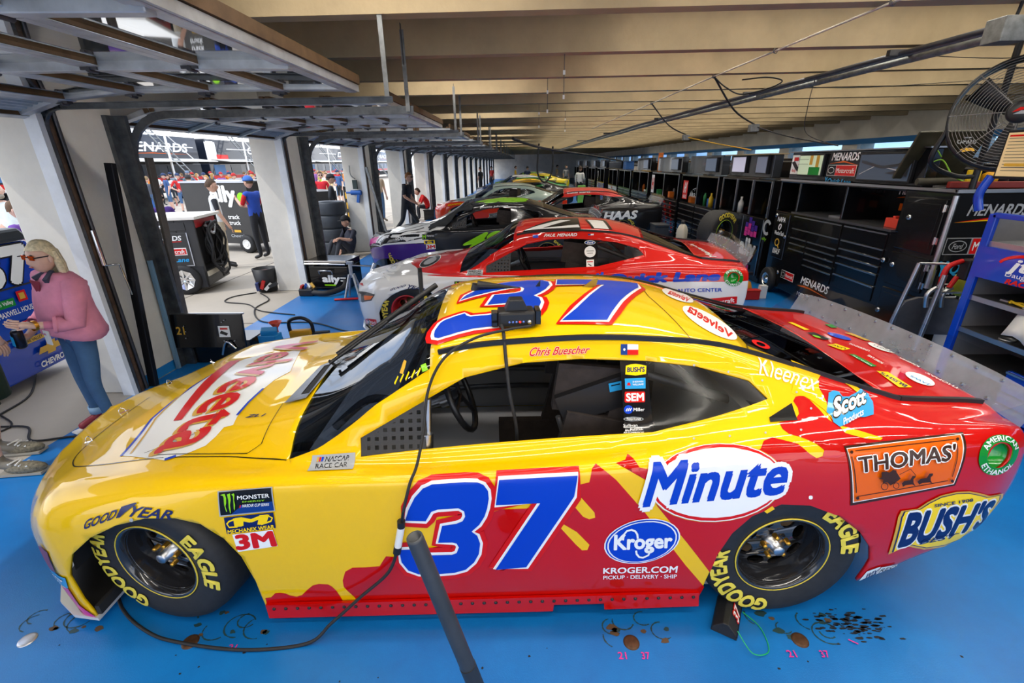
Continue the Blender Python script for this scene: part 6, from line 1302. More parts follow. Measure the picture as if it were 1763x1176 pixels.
# small things between the red car's tail and the carts
t = thing('pump', 'orange pump standing on the blue floor behind the red car tail', 'pump', (3.45, 7.05, 0)); MB().lathe([(.0001, .0), (.10, 0), (.11, .12), (.08, .22), (.0001, .25)], n=16).done('body', mat('pump_orange', s2l('#d8891a'), .45), t); MB().cyl((0, 0, .22), (0, 0, .34), .03, 10).box((0, 0, .35), (.18, .05, .04)).done('handle', BLACK, t); 
tag(MB().bx(-.12, .12, -.06, .06, 0, .13).bx(-.13, .13, -.065, .065, .13, .15).done('case', mat('case_red', s2l('#b41e14'), .5), loc=(3.46, 6.85, 0), bev=.01), 'small red case in front of the orange pump', 'case')
tag(MB().bx(-.05, .05, -.045, .045, 0, .20).bx(-.052, .052, -.047, .047, .15, .16).done('carton', WHITE, loc=(3.66, 6.9, 0), bev=.004), 'upright white carton next to the orange pump', 'carton')
t = thing('creeper', 'black floor mat with orange lettering behind the yellow car', 'mat', (2.9, 5.85, 0), -.12); MB().bx(-.7, .8, -.5, .5, 0, .018).done('pad', mat('pad_black', (.03, .035, .04), .7), t); sign('print', [('T', 'o', 'PIT ROAD', rect(-.6, -.2, 1.1, .35), {'b': .04})], (0, 0, .018), (1, 0, 0), (0, 1, 0), t)
# ---- drum fan on its pole
t = thing('drum_fan', 'large black drum fan with wire guard above the carts', 'fan', (4.02, 4.22, 2.30), 0)
F_ = Matrix.Rotation(math.radians(-40), 4, 'Z') @ Matrix.Rotation(math.radians(-6), 4, 'X')       # axis towards -y, turned to the cars
g = MB(); g.lathe([(.415, -.10), (.43, -.10), (.43, .12), (.415, .12), (.415, -.10)], ax='y', n=40); c = g.done('drum', BLACK, t); c.matrix_local = F_
g = MB()
for k in range(17):
    r = .085 + .0205*k; yy = -.15 + .05*(r/.42)**2
    g.tube([(r*cos(2*PI*j/32), yy, r*sin(2*PI*j/32)) for j in range(32)], .0022, 4, closed=True)
for k in range(8):
    a = 2*PI*k/8; g.tube([(.07*cos(a), -.148, .07*sin(a)), (.25*cos(a), -.135, .25*sin(a)), (.42*cos(a), -.10, .42*sin(a))], .004, 5)
c = g.done('guard', mat('wire_grey', (.22, .21, .20), .4, .7), t); c.matrix_local = F_
g = MB()
for k in range(3):
    a = 2*PI*k/3 + .4; n_ = 6; vs = []
    for i in range(n_+1):
        r = .06 + .32*i/n_; w_ = .10 + .10*i/n_
        for q in (-1, 1):
            aa = a + q*w_/(2*r+.1); vs.append((r*cos(aa), .02 + .05*q, r*sin(aa)))
    g.add(vs, [(2*i, 2*i+1, 2*i+3, 2*i+2) for i in range(n_)], 0, 1)
c = g.done('blade', mat('blade_grey', (.05, .05, .05), .4, .5), t); c.matrix_local = F_; c.modifiers.new('s', 'SOLIDIFY').thickness = .004
g = MB(); g.lathe([(.0001, -.165), (.07, -.165), (.085, -.15), (.085, -.13)], ax='y', n=24); c = g.done('hub', BLACK, t); c.matrix_local = F_
c = sign('hub_print', [('P', 'r', [(-.05, -.005), (-.01, .03), (.05, .025), (.01, .01)]), ('P', 's', [(-.04, -.02), (0, .005), (.05, .0), (.02, -.02)])], (0, -.166, 0), (1, 0, 0), (0, 0, 1), t); c.matrix_local = F_
MB().tube(bez([(-.36, .2, -.1), (-.38, .25, -.35), (-.1, .3, -.47), (.1, .3, -.48)], 6), .02, 8).cyl((.1, .3, -.6), (.1, .3, .7), .025, 10).done('yoke', BLACK, t)
# odds and ends standing in the open bays of the carts
KI = ('spray can', 'small box', 'bottle', 'tape roll'); CO = (('red', '#c82a20'), ('yellow', '#d8b020'), ('white', '#d8d6d0'), ('blue', '#2a5ca8'), ('orange', '#d8701c'), ('green', '#3a8a4a'), ('silver', '#9a9ca0'))
rnd = random.Random(5)
for nm_, x, y0, L_, n_, z in (('ally', 4.15, 7.75, 1.85, 9, 1.08), ('HAAS', 4.15, 9.9, 2.2, 9, 1.05), ('red labelled', 4.15, 12.4, 2.5, 8, 1.05), ('fifth', 4.1, 15.3, 2.0, 6, 1.05)):
    used = set()
    for i in range(n_):
        y = y0 + .12 + (L_-.2)*i/n_; kd = KI[(i*3+len(nm_)) % 4]; c = CO[(i*2+len(nm_)) % 7]
        while (kd, c) in used: c = CO[rnd.randint(0, 6)]
        used.add((kd, c)); m = mat('odd_'+c[1][1:], s2l(c[1]), .45); b = MB()
        if kd == 'spray can': b.lathe([(.0001, 0), (.035, 0), (.035, .19), (.02, .215), (.02, .25), (.0001, .25)], n=12)
        elif kd == 'bottle': b.lathe([(.0001, 0), (.05, 0), (.05, .16), (.02, .22), (.02, .27), (.0001, .27)], n=12)
        elif kd == 'tape roll': b.lathe([(.03, 0), (.06, 0), (.06, .06), (.03, .06), (.03, 0)], n=14)
        else: b.bx(-.06, .06, -.08, .08, 0, .14).bx(-.062, .062, -.082, .082, .11, .12)
        tag(b.done(kd.replace(' ', '_'), m, loc=(x + rnd.uniform(-.1, .15), y, z + .001)), '%s %s standing in the open shelf of the %s cart' % (c[0], kd, nm_), kd.split()[-1])
# ================================================================ pipes, rods, boxes and cables under the roof
t = thing('conduit_run', 'long grey conduit pipes under the roof on the right', 'pipe', (0, 0, 0))
for i, (dx, dz, r, m) in enumerate(((0, 0, .035, GALV), (-.09, .03, .018, GALV), (-.14, .04, .022, DKSTEEL), (.0, .075, .012, mat('pipe_copper', (.30, .19, .12), .5, .6)))):
    MB().tube([(4.05+dx, -1.0, 2.88+dz), (3.82+dx, 4.16, 2.88+dz), (3.30+dx, 14.4, 2.88+dz), (3.0+dx, 40, 2.88+dz)], r, 8).done('pipe', m, t)
for y in (5.2, 8.0, 12.3, 18, 24): MB().box((3.83-.05*(y-4.16), y, 2.93), (.5, .05, .05)).done('bracket', DKSTEEL, t)
t = thing('hanging_rod', 'thin white rod hung below the roof ribs', 'rod', (0, 0, 0)); MB().tube([(2.55, 2.6, 2.97), (2.5, 3.76, 2.97), (2.40, 6.6, 2.97), (2.35, 9.4, 2.97), (2.2, 16, 2.97)], .009, 6).done('bar', mat('rod_white', s2l('#c8c2b4'), .5), t)
for y, x in ((3.76, 2.5), (5.2, 2.45), (6.6, 2.4), (9.4, 2.35)): MB().lathe([(.02, -.012), (.026, 0), (.02, .012)], (x, y, 2.97), 'y', 10).done('clip', GALV, t)
def drop_box(label, x, y, z, top, sz=.10):
    o = thing('junction_box', label, 'junction box', (x, y, z)); MB().bx(-sz*.6, sz*.6, -sz*.5, sz*.5, 0, sz).done('box', GALV, o, bev=.006); MB().tube(bez([(0, 0, sz), Vector((top[0]-x, top[1]-y, top[2]-z))*.5 + Vector((0, 0, -.05)), (top[0]-x, top[1]-y, top[2]-z)], 5), .012, 6).done('cable', RUBBER, o)
drop_box('square grey junction box on the conduits by the fan', 3.52, 4.0, 2.76, (3.50, 3.92, 3.02), .16)
drop_box('small junction box hanging from a cable over the red car tail', 3.31, 7.3, 2.36, (2.40, 6.6, 2.97))
drop_box('small junction box hanging farther down with a yellow cord', 3.2, 9.9, 2.36, (2.35, 9.4, 2.97))
def cable(label, pts, r=.008, m=None, cat='cable'): return tag(MB().tube(bez(pts, 8), r, 6).done('cable', m or RUBBER), label, cat)
cable('dark cable sagging from the near hanging box to the screens', [(3.31, 7.3, 2.44), (3.6, 6.9, 2.28), (4.0, 6.4, 2.14)])
cable('yellow cord running from the far hanging box to the ally screens', [(3.2, 9.9, 2.42), (3.6, 9.4, 2.28), (4.1, 9.0, 2.15)], .009, mat('cord_yellow', s2l('#c99a1c'), .5))
cable('thin black wire hanging loose below the conduit', [(3.6, 6.5, 2.9), (3.55, 6.45, 2.6), (3.62, 6.5, 2.3), (3.8, 6.2, 2.15)], .005)
cable('thin wire strung across from the conduit to the right', [(3.5, 7.2, 2.95), (4.4, 7.0, 2.86), (6.5, 7.2, 2.96)], .004)
cable('second thin wire strung across nearer the fan', [(3.75, 5.4, 2.96), (5.0, 5.4, 2.90), (7, 5.3, 2.98)], .004)
cable('coil of black cable tied beside the white rod', [(2.42, 6.6, 2.95), (2.6, 6.7, 2.86), (2.9, 6.9, 2.80), (3.3, 7.0, 2.88), (3.45, 7.0, 2.96), (3.2, 6.9, 2.99), (2.8, 6.7, 2.94)], .009)
cable('long black hose boom crossing above the far cars', [(-.2, 10.0, 2.45), (.6, 13.5, 2.35), (2.6, 17.0, 2.15), (3.8, 19, 2.0)], .03)
cable('looped black hose hanging over the far green car', [(.55, 17, 2.6), (.50, 17, 1.7), (.75, 17, 1.35), (1.0, 17, 1.7), (1.02, 17, 2.5)], .03)
for i, (x, y) in enumerate(((.42, 5.29), (.32, 6.66), (.3, 9.40), (.9, 10.77))):
    o = thing('hook_wire', 'thin hook wire hanging from the roof rib, %s' % ('nearest one', 'second one', 'third one', 'farthest one')[i], 'hook'); o.location = (x, y, 2.62); MB().cyl((0, 0, 0), (0, 0, .48), .004, 5).done('wire', DKSTEEL, o); MB().bx(-.012, .012, -.006, .006, .20, .24).bx(-.01, .01, -.006, .006, -.02, .02).done('tag', WHITE, o)
# ================================================================ around the yellow car
t = thing('jack_post', 'dark grey hollow tube standing in front of the yellow door', 'tube', (0, 0, 0))
a = Vector((-.29, .92, 1.095)); c = Vector((-.03, .905, -.0)); d = (c-a).normalized(); nn = 20
pr = MB(); u = d.orthogonal().normalized(); v = d.cross(u)
def ringat(p, r): return [p + (u*cos(2*PI*j/nn) + v*sin(2*PI*j/nn))*r for j in range(nn)]
rs = [ringat(a+d*.03, .0175), ringat(a, .0185), ringat(a, .0215), ringat(a+d*.008, .0225), ringat(c, .0235)]
rs = [ringat(a+d*.25, .0180), ringat(a, .0185), ringat(a, .0215), ringat(a+d*.01, .0225), ringat(a+d*.5, .023)]
pr.add([p for g in rs for p in g], [(i*nn+j, i*nn+(j+1) % nn, (i+1)*nn+(j+1) % nn, (i+1)*nn+j) for i in range(4) for j in range(nn)], 0, 1)
pr.done('tube', mat('tube_grey', s2l('#4b4d50'), .45, .5, noise=.2), t)
MB().tube([a+d*.5, c], .025, 20).done('sleeve', mat('sleeve_dark', (.022, .024, .028), .45), t)
MB().lathe([(.0001, .0), (.09, 0), (.09, .015), (.03, .03), (.03, .06)], (c.x, c.y, 0), n=20).done('foot', mat('sleeve_dark', (.022, .024, .028), .45), t)
tag(MB().tube([(-1.0, 4.25, 0), (-.97, 4.2, 1.065)], .022, 12).lathe([(.0001, 0), (.08, 0), (.08, .015), (.022, .03)], (-1.0, 4.25, 0), n=16).tube([(-.9705, 4.2, 1.05), (-.97, 4.2, 1.10)], .020, 12, 1).done('post', [mat('tube_grey', s2l('#4b4d50'), .45, .5, noise=.2), BLACK]), 'upright grey tube standing between the yellow and the red car', 'tube')
# radio on the roof with its cable down to the floor
M37 = Matrix.Translation((-.288, 2.47, 0)) @ Matrix.Rotation(.0358, 4, 'Z')
def W(p): return M37 @ Vector(p)
t = thing('radio_unit', 'black radio box with small lights sitting on the yellow roof', 'radio', W((.235, -.47, 1.300)), .1)
MB().bx(-.085, .085, -.055, .055, 0, .075).done('case', BLACK, t, bev=.012); MB().prism([(-.055, .07), (.055, .07), (.03, .125), (-.03, .125)], 'y', -.03, .04).done('clamp', BLACK, t, bev=.006)
MB().bx(.085, .11, -.05, .03, .01, .08).bx(-.115, -.085, -.03, .02, 0, .07).done('bracket', GLOSSK, t, bev=.005)
for i in range(5): MB().lathe([(.0001, -.004), (.0045, -.003), (.005, 0)], (-.035+.016*i, -.056, .03), 'y', 8).done('light', mat('led_red', (.9, .02, .02), .3, emit=2) if i == 3 else mat('led_blue', (.1, .2, .7), .3), t)
MB().lathe([(.0001, -.012), (.009, -.012), (.009, 0)], (.055, -.055, .03), 'y', 10).done('knob', STEEL, t)
t = thing('power_cable', 'black power cable running from the roof radio down to the floor', 'cable')
pts = [W(p) for p in ((.30, -.54, 1.315), (.20, -.565, 1.31), (.05, -.60, 1.285), (-.08, -.66, 1.22), (-.15, -.72, 1.10), (-.17, -.80, .95), (-.19, -.90, .845), (-.215, -.955, .79), (-.245, -.99, .68))]
MB().tube(bez(pts, 6), .0065, 7).done('cable', RUBBER, t)
a, c = W((-.262, -.985, .60)), W((-.285, -.99, .50))
MB().tube([pts[-1], a], .0065, 7).tube([a + Vector((.003, 0, .03)), a], .017, 12).tube([c, c + (c-a).normalized()*.035], .017, 12).done('plug', BLACK, t); MB().tube([a, c], .0155, 12).done('plug_sleeve', WHITE, t, label='white plug sleeve')
pts = [c, W((-.34, -.995, .36)), W((-.48, -1.0, .22)), W((-.62, -1.02, .09)), Vector((-.98, 1.39, .012)), Vector((-1.25, 1.36, .010)), Vector((-1.56, 1.39, .010)), Vector((-1.75, 1.44, .010)), Vector((-1.97, 1.56, .010)), Vector((-2.25, 1.80, .010)), Vector((-2.62, 1.86, .010)), Vector((-2.78, 2.02, .010)), Vector((-2.78, 2.2, .01)), Vector((-2.40, 2.35, .01)), Vector((-2.0, 2.4, .01))]
MB().tube(bez(pts, 8), .0075, 7).done('cable', RUBBER, t)
t = thing('microphone_cord', 'black cord hanging from the roof radio across the side window', 'cord')
MB().tube(bez([W(p) for p in ((.16, -.50, 1.325), (.175, -.56, 1.30), (.185, -.64, 1.20), (.20, -.70, 1.05), (.225, -.70, .90), (.23, -.66, .72))], 6), .008, 7).done('cord', RUBBER, t)
# wheel chock with a green string
t = thing('wheel_chock', 'black ribbed wheel chock numbered 37 by the rear tyre', 'chock', (.94, 1.545, 0), 1.05)
MB().prism([(-.055, 0), (.055, 0), (.05, .03), (.012, .07), (-.012, .07), (-.05, .03)], 'x', -.10, .10).done('block', RUBBER, t, bev=.004)
for k in range(5): MB().box((0, -.052+.012*k, .018+.012*k), (.202, .006, .004), (-.8, 0, 0)).done('rib', BLACK, t)
sign('print', [('T', 'r', '37', rect(-.035, -.02, .07, .04), {'i': .3, 'b': .05, 'o': .1}), ('T', 'w', '37', rect(-.035, -.02, .07, .04), {'i': .3, 'b': .02})], (-.0, -.034, .050), (1, 0, 0), (0, .68, .73), t)
MB().tube(bez([(-.09, -.05, .05), (-.14, -.12, .02), (-.08, -.18, .005), (0.02, -.14, .004), (.06, -.06, .01)], 6), .0022, 5).done('string', mat('string_green', s2l('#1fae5a'), .5), t)
# brass floor caps, rings of old oil, chalk marks, tyre scuffs
M_CAPB = mat('cap_brown', (.10, .045, .02), .5, .4, noise=.4, nscale=40)
for i, (x, y, m, s) in enumerate(((-2.28, 1.40, mat('cap_pale', (.6, .6, .62), .35, .6, noise=.3), 'pale round floor cap in front of the nose'), (-1.52, 1.40, M_CAPB, 'brown round floor cap beside the cable near the front tyre'), (.47, 1.42, M_CAPB, 'brown round floor cap below the grocery sticker'), (1.22, 1.44, M_CAPB, 'brown round floor cap below the rear tyre'))):
    tag(MB().lathe([(.0001, .006), (.026, .006), (.034, .004), (.036, 0)], n=24).done('floor_cap', m, loc=(x, y, 0)), s, 'floor cap')
INKS = dict(stain=mat('oil_stain', s2l('#2b4a4e'), .4, noise=.4), stain2=mat('rust_stain', s2l('#5a4530'), .6))
st = MB(); rnd = random.Random(3)
def ringmark(b, x, y, r, w_, m, a0=0, a1=6.28, n=26):
    vs = []; fs = []
    for i in range(n+1):
        a = a0 + (a1-a0)*i/n; q = w_*(.5 + rnd.random())
        vs += [(x + (r-q/2)*cos(a), y + (r-q/2)*.85*sin(a), .0012), (x + (r+q/2)*cos(a), y + (r+q/2)*.85*sin(a), .0012)]
    fs = [(2*i, 2*i+1, 2*i+3, 2*i+2) for i in range(n)]; b.add(vs, fs, m)
def blob(b, x, y, r, m, sx=1, n=10):
    b.add([(x + sx*r*(.6+.6*rnd.random())*cos(2*PI*i/n), y + r*(.6+.6*rnd.random())*sin(2*PI*i/n), .0014) for i in range(n)], [tuple(range(n))], m)
for cx0, cy0 in ((.47, 1.42), (1.22, 1.44), (-1.40, 1.42), (-2.2, 1.42)):
    for k in range(5):
        x, y = cx0 + (rnd.random()-.45)*.34, cy0 + .02 + rnd.random()*.10
        ringmark(st, x, y, .03 + .04*rnd.random(), .006, 0, rnd.random()*3, 4+rnd.random()*2.2)
    for k in range(7): blob(st, cx0 + (rnd.random()-.4)*.36, cy0 + .01 + rnd.random()*.12, .008 + .012*rnd.random(), rnd.randint(0, 1), 1.5)
for k in range(110): blob(st, 1.50 + rnd.gauss(0, .09), 1.52 + rnd.gauss(0, .035), .002 + .005*rnd.random(), 2, 3.2, 6)
for k in range(26): blob(st, rnd.uniform(-2.4, 2.1), rnd.uniform(1.0, 1.4), .003 + .004*rnd.random(), 2, 1.2)
o = st.done('floor_stain', [INKS['stain'], INKS['stain2'], mat('scuff_black', (.012, .014, .02), .7)], fl); o['kind'] = 'stuff'
ch = sign('chalk_mark', [('T', 'p', '21', rect(-1.33, 1.36, .035, .03)), ('T', 'p', '21', rect(.40, 1.345, .035, .03)), ('T', 'p', '37', rect(.50, 1.345, .035, .03)), ('T', 'p', '21', rect(1.13, 1.36, .035, .03)), ('T', 'p', '37', rect(1.27, 1.36, .035, .03)), ('S', 'p', [(1.43, 1.44), (1.46, 1.42)], .006)], (0, 0, 0), (1, 0, 0), (0, 1, 0), fl)
# ================================================================ things by the columns on the door side
tag(MB().box((0, 0, 0), (.07, .05, 2.05), Matrix.Rotation(-.085, 3, 'X') @ Matrix.Rotation(.05, 3, 'Y')).done('bar', mat('bar_black', (.012, .012, .014), .3, .3), loc=(-3.60, 4.05, 1.03), bev=.004), 'black steel bar leaning on the inner face of the nearest column', 'bar')
tag(MB().box((0, 0, 0), (.035, .03, 1.15), Matrix.Rotation(-.04, 3, 'X')).done('bar', mat('bar_pale_blue', s2l('#6f93ad'), .5), loc=(-3.70, 4.40, .58)), 'short pale blue bar leaning behind the black bar', 'bar')
tag(MB().box((0, 0, 0), (.03, .08, 1.7), Matrix.Rotation(.06, 3, 'Y')).done('bar', mat('bar_grey', s2l('#6d6760'), .5, .3, noise=.3), loc=(-3.62, 4.62, 1.25), bev=.003), 'grey flat bar leaning at the door track of the nearest column', 'bar')
t = thing('door_lock', 'chrome slide lock with bent lever on the nearest column pipe', 'lock', (-3.665, 3.88, 0)); MB().tube([(0, 0, 1.52), (0, 0, 1.22)], .018, 10).tube([(0, 0, 1.22), (.05, .10, 1.21), (.05, .12, 1.02), (.05, .13, .92)], .009, 8).done('lever', CHROME, t)
t = thing('pit_board', 'black folding toolbox with a gold 21 beside the nearest column', 'toolbox', (-3.70, 4.45, 0))
MB().box((.38, 0, .40), (.76, .03, .36), (-.12, 0, 0)).done('lid', M_CART, t, bev=.004); MB().bx(0, .77, .03, .05, .57, .585).done('lid_edge', M_TRIM, t)
MB().bx(.06, .74, .08, .42, 0, .26).done('base', M_CART, t, bev=.006)
sign('print', [('T', 'e', '21', rect(.05, -.03, .085, .08), {'b': .03}), ('P', 'w', rect(.50, -.06, .12, .12)), ('P', 'r', rect(.52, .02, .08, .02)), ('P', 'k', [(.51, -.02), (.58, -.045), (.6, -.02), (.53, .01)])] + [('E', 's', (x, y), .006, .006, 8) for x, y in ((.14, .06), (.15, .0), (.14, -.07), (.55, .1), (.58, .12), (.66, -.1), (.55, -.1))], (0, -.018, .40), (1, 0, 0), (0, .12, .99), t)
MB().tube(bez([(.50, -.05, .15), (.58, -.06, .30), (.66, -.05, .22)], 4), .012, 6).done('clasp', CHROME, t)
tag(MB().bx(-.10, .10, -.07, .07, 0, .30).box((0, 0, .33), (.16, .10, .06), (.2, .1, .4)).done('bin', mat('bin_blue_small', s2l('#1e7fc0'), .4), loc=(-2.78, 4.62, 0), bev=.01), 'blue bin stuffed with a black bag beside the 21 toolbox', 'bin')
t = thing('funnel', 'red funnel on a black stand beyond the yellow hood', 'funnel', (-3.0, 5.15, 0)); MB().lathe([(.015, 0), (.02, .12), (.075, .20), (.072, .20), (.015, .125)], (0, 0, .06), n=16).done('cone', mat('funnel_red', s2l('#c84a3a'), .45), t); MB().lathe([(.0001, 0), (.05, 0), (.05, .05), (.03, .10), (.0001, .1)], n=12).done('stand', BLACK, t)
t = thing('power_tool', 'yellow power saw with black handle on the blue floor beyond the yellow hood', 'power tool', (-2.70, 5.20, 0), .2)
MB().bx(-.16, .10, -.05, .05, 0, .14).done('motor', mat('tool_amber', s2l('#dba01e'), .4), t, bev=.02); MB().tube(bez([(-.15, 0, .12), (-.14, 0, .26), (0, 0, .29), (.10, 0, .22), (.11, 0, .1)], 5), .022, 8).done('grip', BLACK, t); MB().bx(.10, .30, -.04, .04, .02, .10).done('battery', BLACK, t, bev=.012)
def floor_cable(label, pts, r=.009): return tag(MB().tube(bez([(*p, r) for p in pts], 8), r, 6).done('cable', RUBBER), label, 'cable')
floor_cable('black cable crossing the blue floor between the first two noses', [(-4.45, 7.4), (-4.1, 7.0), (-4.05, 6.5), (-3.6, 5.9), (-2.9, 5.85), (-2.3, 5.5), (-1.8, 5.3)])
floor_cable('black cord looping from the bucket on the apron', [(-4.55, 7.45), (-4.8, 7.2), (-4.75, 6.9), (-4.3, 6.75), (-3.9, 6.4), (-3.3, 6.2)])
floor_cable('black cable winding past the sneakers towards the yellow nose', [(-5.2, 4.3), (-4.7, 3.75), (-4.55, 3.25), (-4.15, 3.2), (-3.9, 3.0), (-3.55, 3.05), (-3.3, 2.75), (-2.9, 2.6)])
floor_cable('dark extension cord lying on the apron by the blue cart', [(-5.4, 3.4), (-4.9, 3.15), (-4.5, 2.95), (-4.3, 3.2), (-4.6, 3.4), (-5.0, 3.6)], .007)
# ally toolbox, jack stand, hose by the second column
t = thing('crash_cart', 'black ally toolbox with silver rail on the floor by the second column', 'toolbox', (-3.30, 7.55, 0), -.1)
MB().bx(-.35, .35, 0, .5, .05, .42).done('case', M_CART, t, bev=.012); MB().bx(-.38, .36, -.03, .5, .50, .52).bx(-.36, .35, .2, .5, .42, .50).done('lid', M_CART, t, bev=.004); MB().cyl((-.40, -.04, .47), (.34, -.04, .47), .016, 10).bx(-.40, .36, -.05, -.02, .50, .53).done('rail', CHROME, t)
MB().tube([(-.15, -.02, .30), (-.15, -.05, .36), (.08, -.05, .36), (.08, -.02, .30)], .012, 8).done('handle', CHROME, t)
sign('print', [('T', 'w', 'ally', rect(-.12, .12, .30, .15), {'b': .05}), ('P', 'l', rect(-.10, .09, .2, .025)), ('P', 'w', rect(.20, .22, .10, .02)), ('P', 'w', rect(.20, .17, .10, .02))], (0, -.002, 0), (1, 0, 0), (0, 0, 1), t)
tag(MB().tube(bez([(-3.75, 7.42, .06), (-3.5, 7.25, .06), (-3.2, 7.2, .06), (-3.02, 7.4, .10), (-3.0, 7.5, .2)], 6), .045, 10).done('hose', RUBBER), 'thick black hose curled in front of the ally toolbox', 'hose')
t = thing('jack_stand', 'silver jack stand on a red bar by the red car nose', 'jack stand', (-2.72, 7.05, 0))
for x, y in ((-.12, -.1), (.12, -.1), (-.12, .1), (.12, .1)): MB().tube([(x, y, .02), (x*.25, y*.25, .40)], .018, 6).done('leg', ALU, t)
MB().cyl((0, 0, .35), (0, 0, .56), .03, 10).box((0, 0, .58), (.10, .06, .04)).done('saddle', ALU, t); MB().tube([(-.28, -.12, .02), (.16, -.12, .04)], .018, 8).done('bar', mat('bar_bright_red', s2l('#d01818'), .4), t); MB().tube([(.02, 0, .54), (.35, .1, .50)], .014, 8).tube([(.30, .08, .42), (.36, .1, .55)], .035, 8).done('ratchet', STEEL, t)
t = thing('tool_bag', 'open black tool bag with red and blue tools at the second column foot', 'tool bag', (-3.58, 7.30, 0)); MB().bx(-.12, .12, -.10, .10, 0, .12).done('bag', BLACK, t, bev=.02)
for i, c in enumerate(('#c8322a', '#2a58b0', '#d8d8d6', '#c89a2a')): MB().box((-.08+.05*i, -.02+.02*i, .15), (.03, .10, .05), (.3*i, .4, .5*i)).done('tool', mat('tl'+c[1:], s2l(c), .4), t)
t = thing('bucket', 'black bucket of tools on the apron by the second column', 'bucket', (-4.42, 7.60, 0)); MB().lathe([(.0001, .01), (.15, .01), (.19, .40), (.18, .40), (.14, .03)], n=22).done('pail', mat('pail_black', (.02, .02, .022), .5), t); MB().lathe([(.0001, .34), (.17, .34)], n=16).done('rags', mat('rag_pink', s2l('#a87d78'), .8, noise=.5, nscale=30), t)
for i, c in enumerate(('#2c3a6e', '#c02a2a', '#d8d8d6', '#20242a')): MB().box((-.06+.09*i, -.19, .12+.03*(i % 2)), (.05, .06, .14), (.2, .4*i, .3)).done('tool', mat('tl'+c[1:], s2l(c), .4), t)
# tyre stack
M_TIRE2 = mat('tyre_grey', s2l('#3a4048'), .55, noise=.15)
tm = MB(); tm.lathe([(.20, .02), (.33, 0), (.352, .04), (.352, .26), (.33, .30), (.20, .28), (.20, .02)], n=32)
t0 = None
for k, s in enumerate(('bottom tyre of the grey stack behind the seated man', 'second tyre from the bottom of the grey stack behind the seated man', 'third tyre from the bottom of the grey stack behind the seated man', 'topmost tyre of the grey stack behind the seated man')):
    if t0 is None: t0 = tm.done('tire', M_TIRE2); o = t0
    else: o = t0.copy(); COL.objects.link(o)
    o.location = (-4.62 + .02*(k % 2), 11.2, .305*k); tag(o, s, 'tyre', 'tyres stacked by the third column')
t = thing('impact_wrench', 'blue air wrench hanging on the third column', 'impact wrench', (-3.93, 11.27, 1.28)); MB().cyl((-.14, 0, .12), (.10, 0, .12), .055, 12).cyl((-.26, 0, .12), (-.14, 0, .12), .022, 8).box((.02, 0, 0), (.06, .07, .22), (0, .2, 0)).done('body', mat('wrench_blue', s2l('#2460b4'), .35), t); MB().box((-.02, -.01, .30), (.10, .06, .20)).done('holder', mat('holder_dark', (.03, .05, .05), .5), t); MB().tube(bez([(-.10, 0, .72), (-.10, 0, .52), (.0, 0, .42)], 4), .012, 6).done('hook', GALV, t)
tag(MB().box((0, 0, 0), (.05, .05, 2.0), Matrix.Rotation(-.20, 3, 'Y')).done('pole', GALV, loc=(-3.42, 11.2, .98)), 'grey steel pole leaning on the third column', 'pole')
# ---------------------------------------------------------------- carts out on the apron
M_GCART = mat('cart_charcoal', s2l('#3c3b3a'), .4, .2, noise=.15, nscale=2)
t = thing('hose_cart', 'charcoal MENARDS cart with white top and coiled black hose outside', 'hose cart', (-5.36, 7.50, 0), .22)
# local: front (-y) carries the print, +x end is open with the hose
b = MB(); b.bx(-1.5, -.28, 0, .95, .12, 1.22); b.bx(-.28, 0, .0, .04, .12, 1.22); b.bx(-.28, 0, .91, .95, .12, 1.22); b.bx(-.28, 0, 0, .95, .12, .38); b.done('body', M_GCART, t, bev=.01)
MB().bx(-1.55, .05, -.05, 1.0, 1.22, 1.27).done('top', mat('top_white', s2l('#e4e0d8'), .5), t, bev=.008); MB().bx(-.30, -.02, .06, .90, 1.08, 1.20).done('reel', mat('reel_red', s2l('#a81c20'), .4), t); MB().bx(-.29, -.27, .04, .91, .38, 1.2).done('back', DARK, t)
MB().bx(-.02, .02, .03, .92, .28, .36).done('step', mat('step_pale', s2l('#cfc6b4'), .5), t); MB().bx(-.86, -.14, -.012, .01, .48, 1.02).done('door', M_GCART, t, bev=.006); MB().bx(-.86, -.14, -.01, .01, 1.05, 1.18).done('drawer', M_GCART, t, bev=.006)
MB().bx(-.15, -.135, -.015, .0, .48, 1.02).bx(-.86, -.14, -.016, 0, .478, .488).done('door_trim', M_TRIM, t); MB().lathe([(.0001, -.01), (.03, -.01), (.03, 0)], (-.5, -.01, 1.12), 'y', 14).done('latch', CHROME, t)
sign('print', [('T', 'w', 'MENARDS', rect(-.75, .90, .52, .075), {'i': .2, 'b': .03}), ('P', 'r', rect(-.74, .875, .5, .012)), ('P', 'w', rect(-.74, .66, .54, .12)), ('P', 'r', rect(-.61, .675, .40, .09)), ('T', 'w', 'Motorcraft', rect(-.59, .69, .36, .06), {'b': .02}), ('T', 'c', 'Quick Lane', rect(-.74, .54, .54, .08), {'i': .25, 'b': .03})], (0, -.013, 0), (1, 0, 0), (0, 0, 1), t)
wb = MB().bx(-.62, -.02, -.005, .05, .10, .46).done('wheel_arch', DARK, t)
w_ = MB(); w_.lathe([(.17, -.06), (.225, -.06), (.25, -.03), (.25, .10), (.22, .13)], (-.34, .0, .25), 'y', 28); w_.done('wheel', RUBBER, t)
w_ = MB(); w_.lathe([(.0001, -.045), (.04, -.05), (.05, -.03), (.17, -.06)], (-.34, 0, .25), 'y', 8, sm=0)
for k in range(8):
    a = 2*PI*k/8; w_.box((-.34+.10*cos(a), -.055, .25+.10*sin(a)), (.14, .015, .028), (0, -a, 0))
w_.done('wheel_rim', CHROME, t)
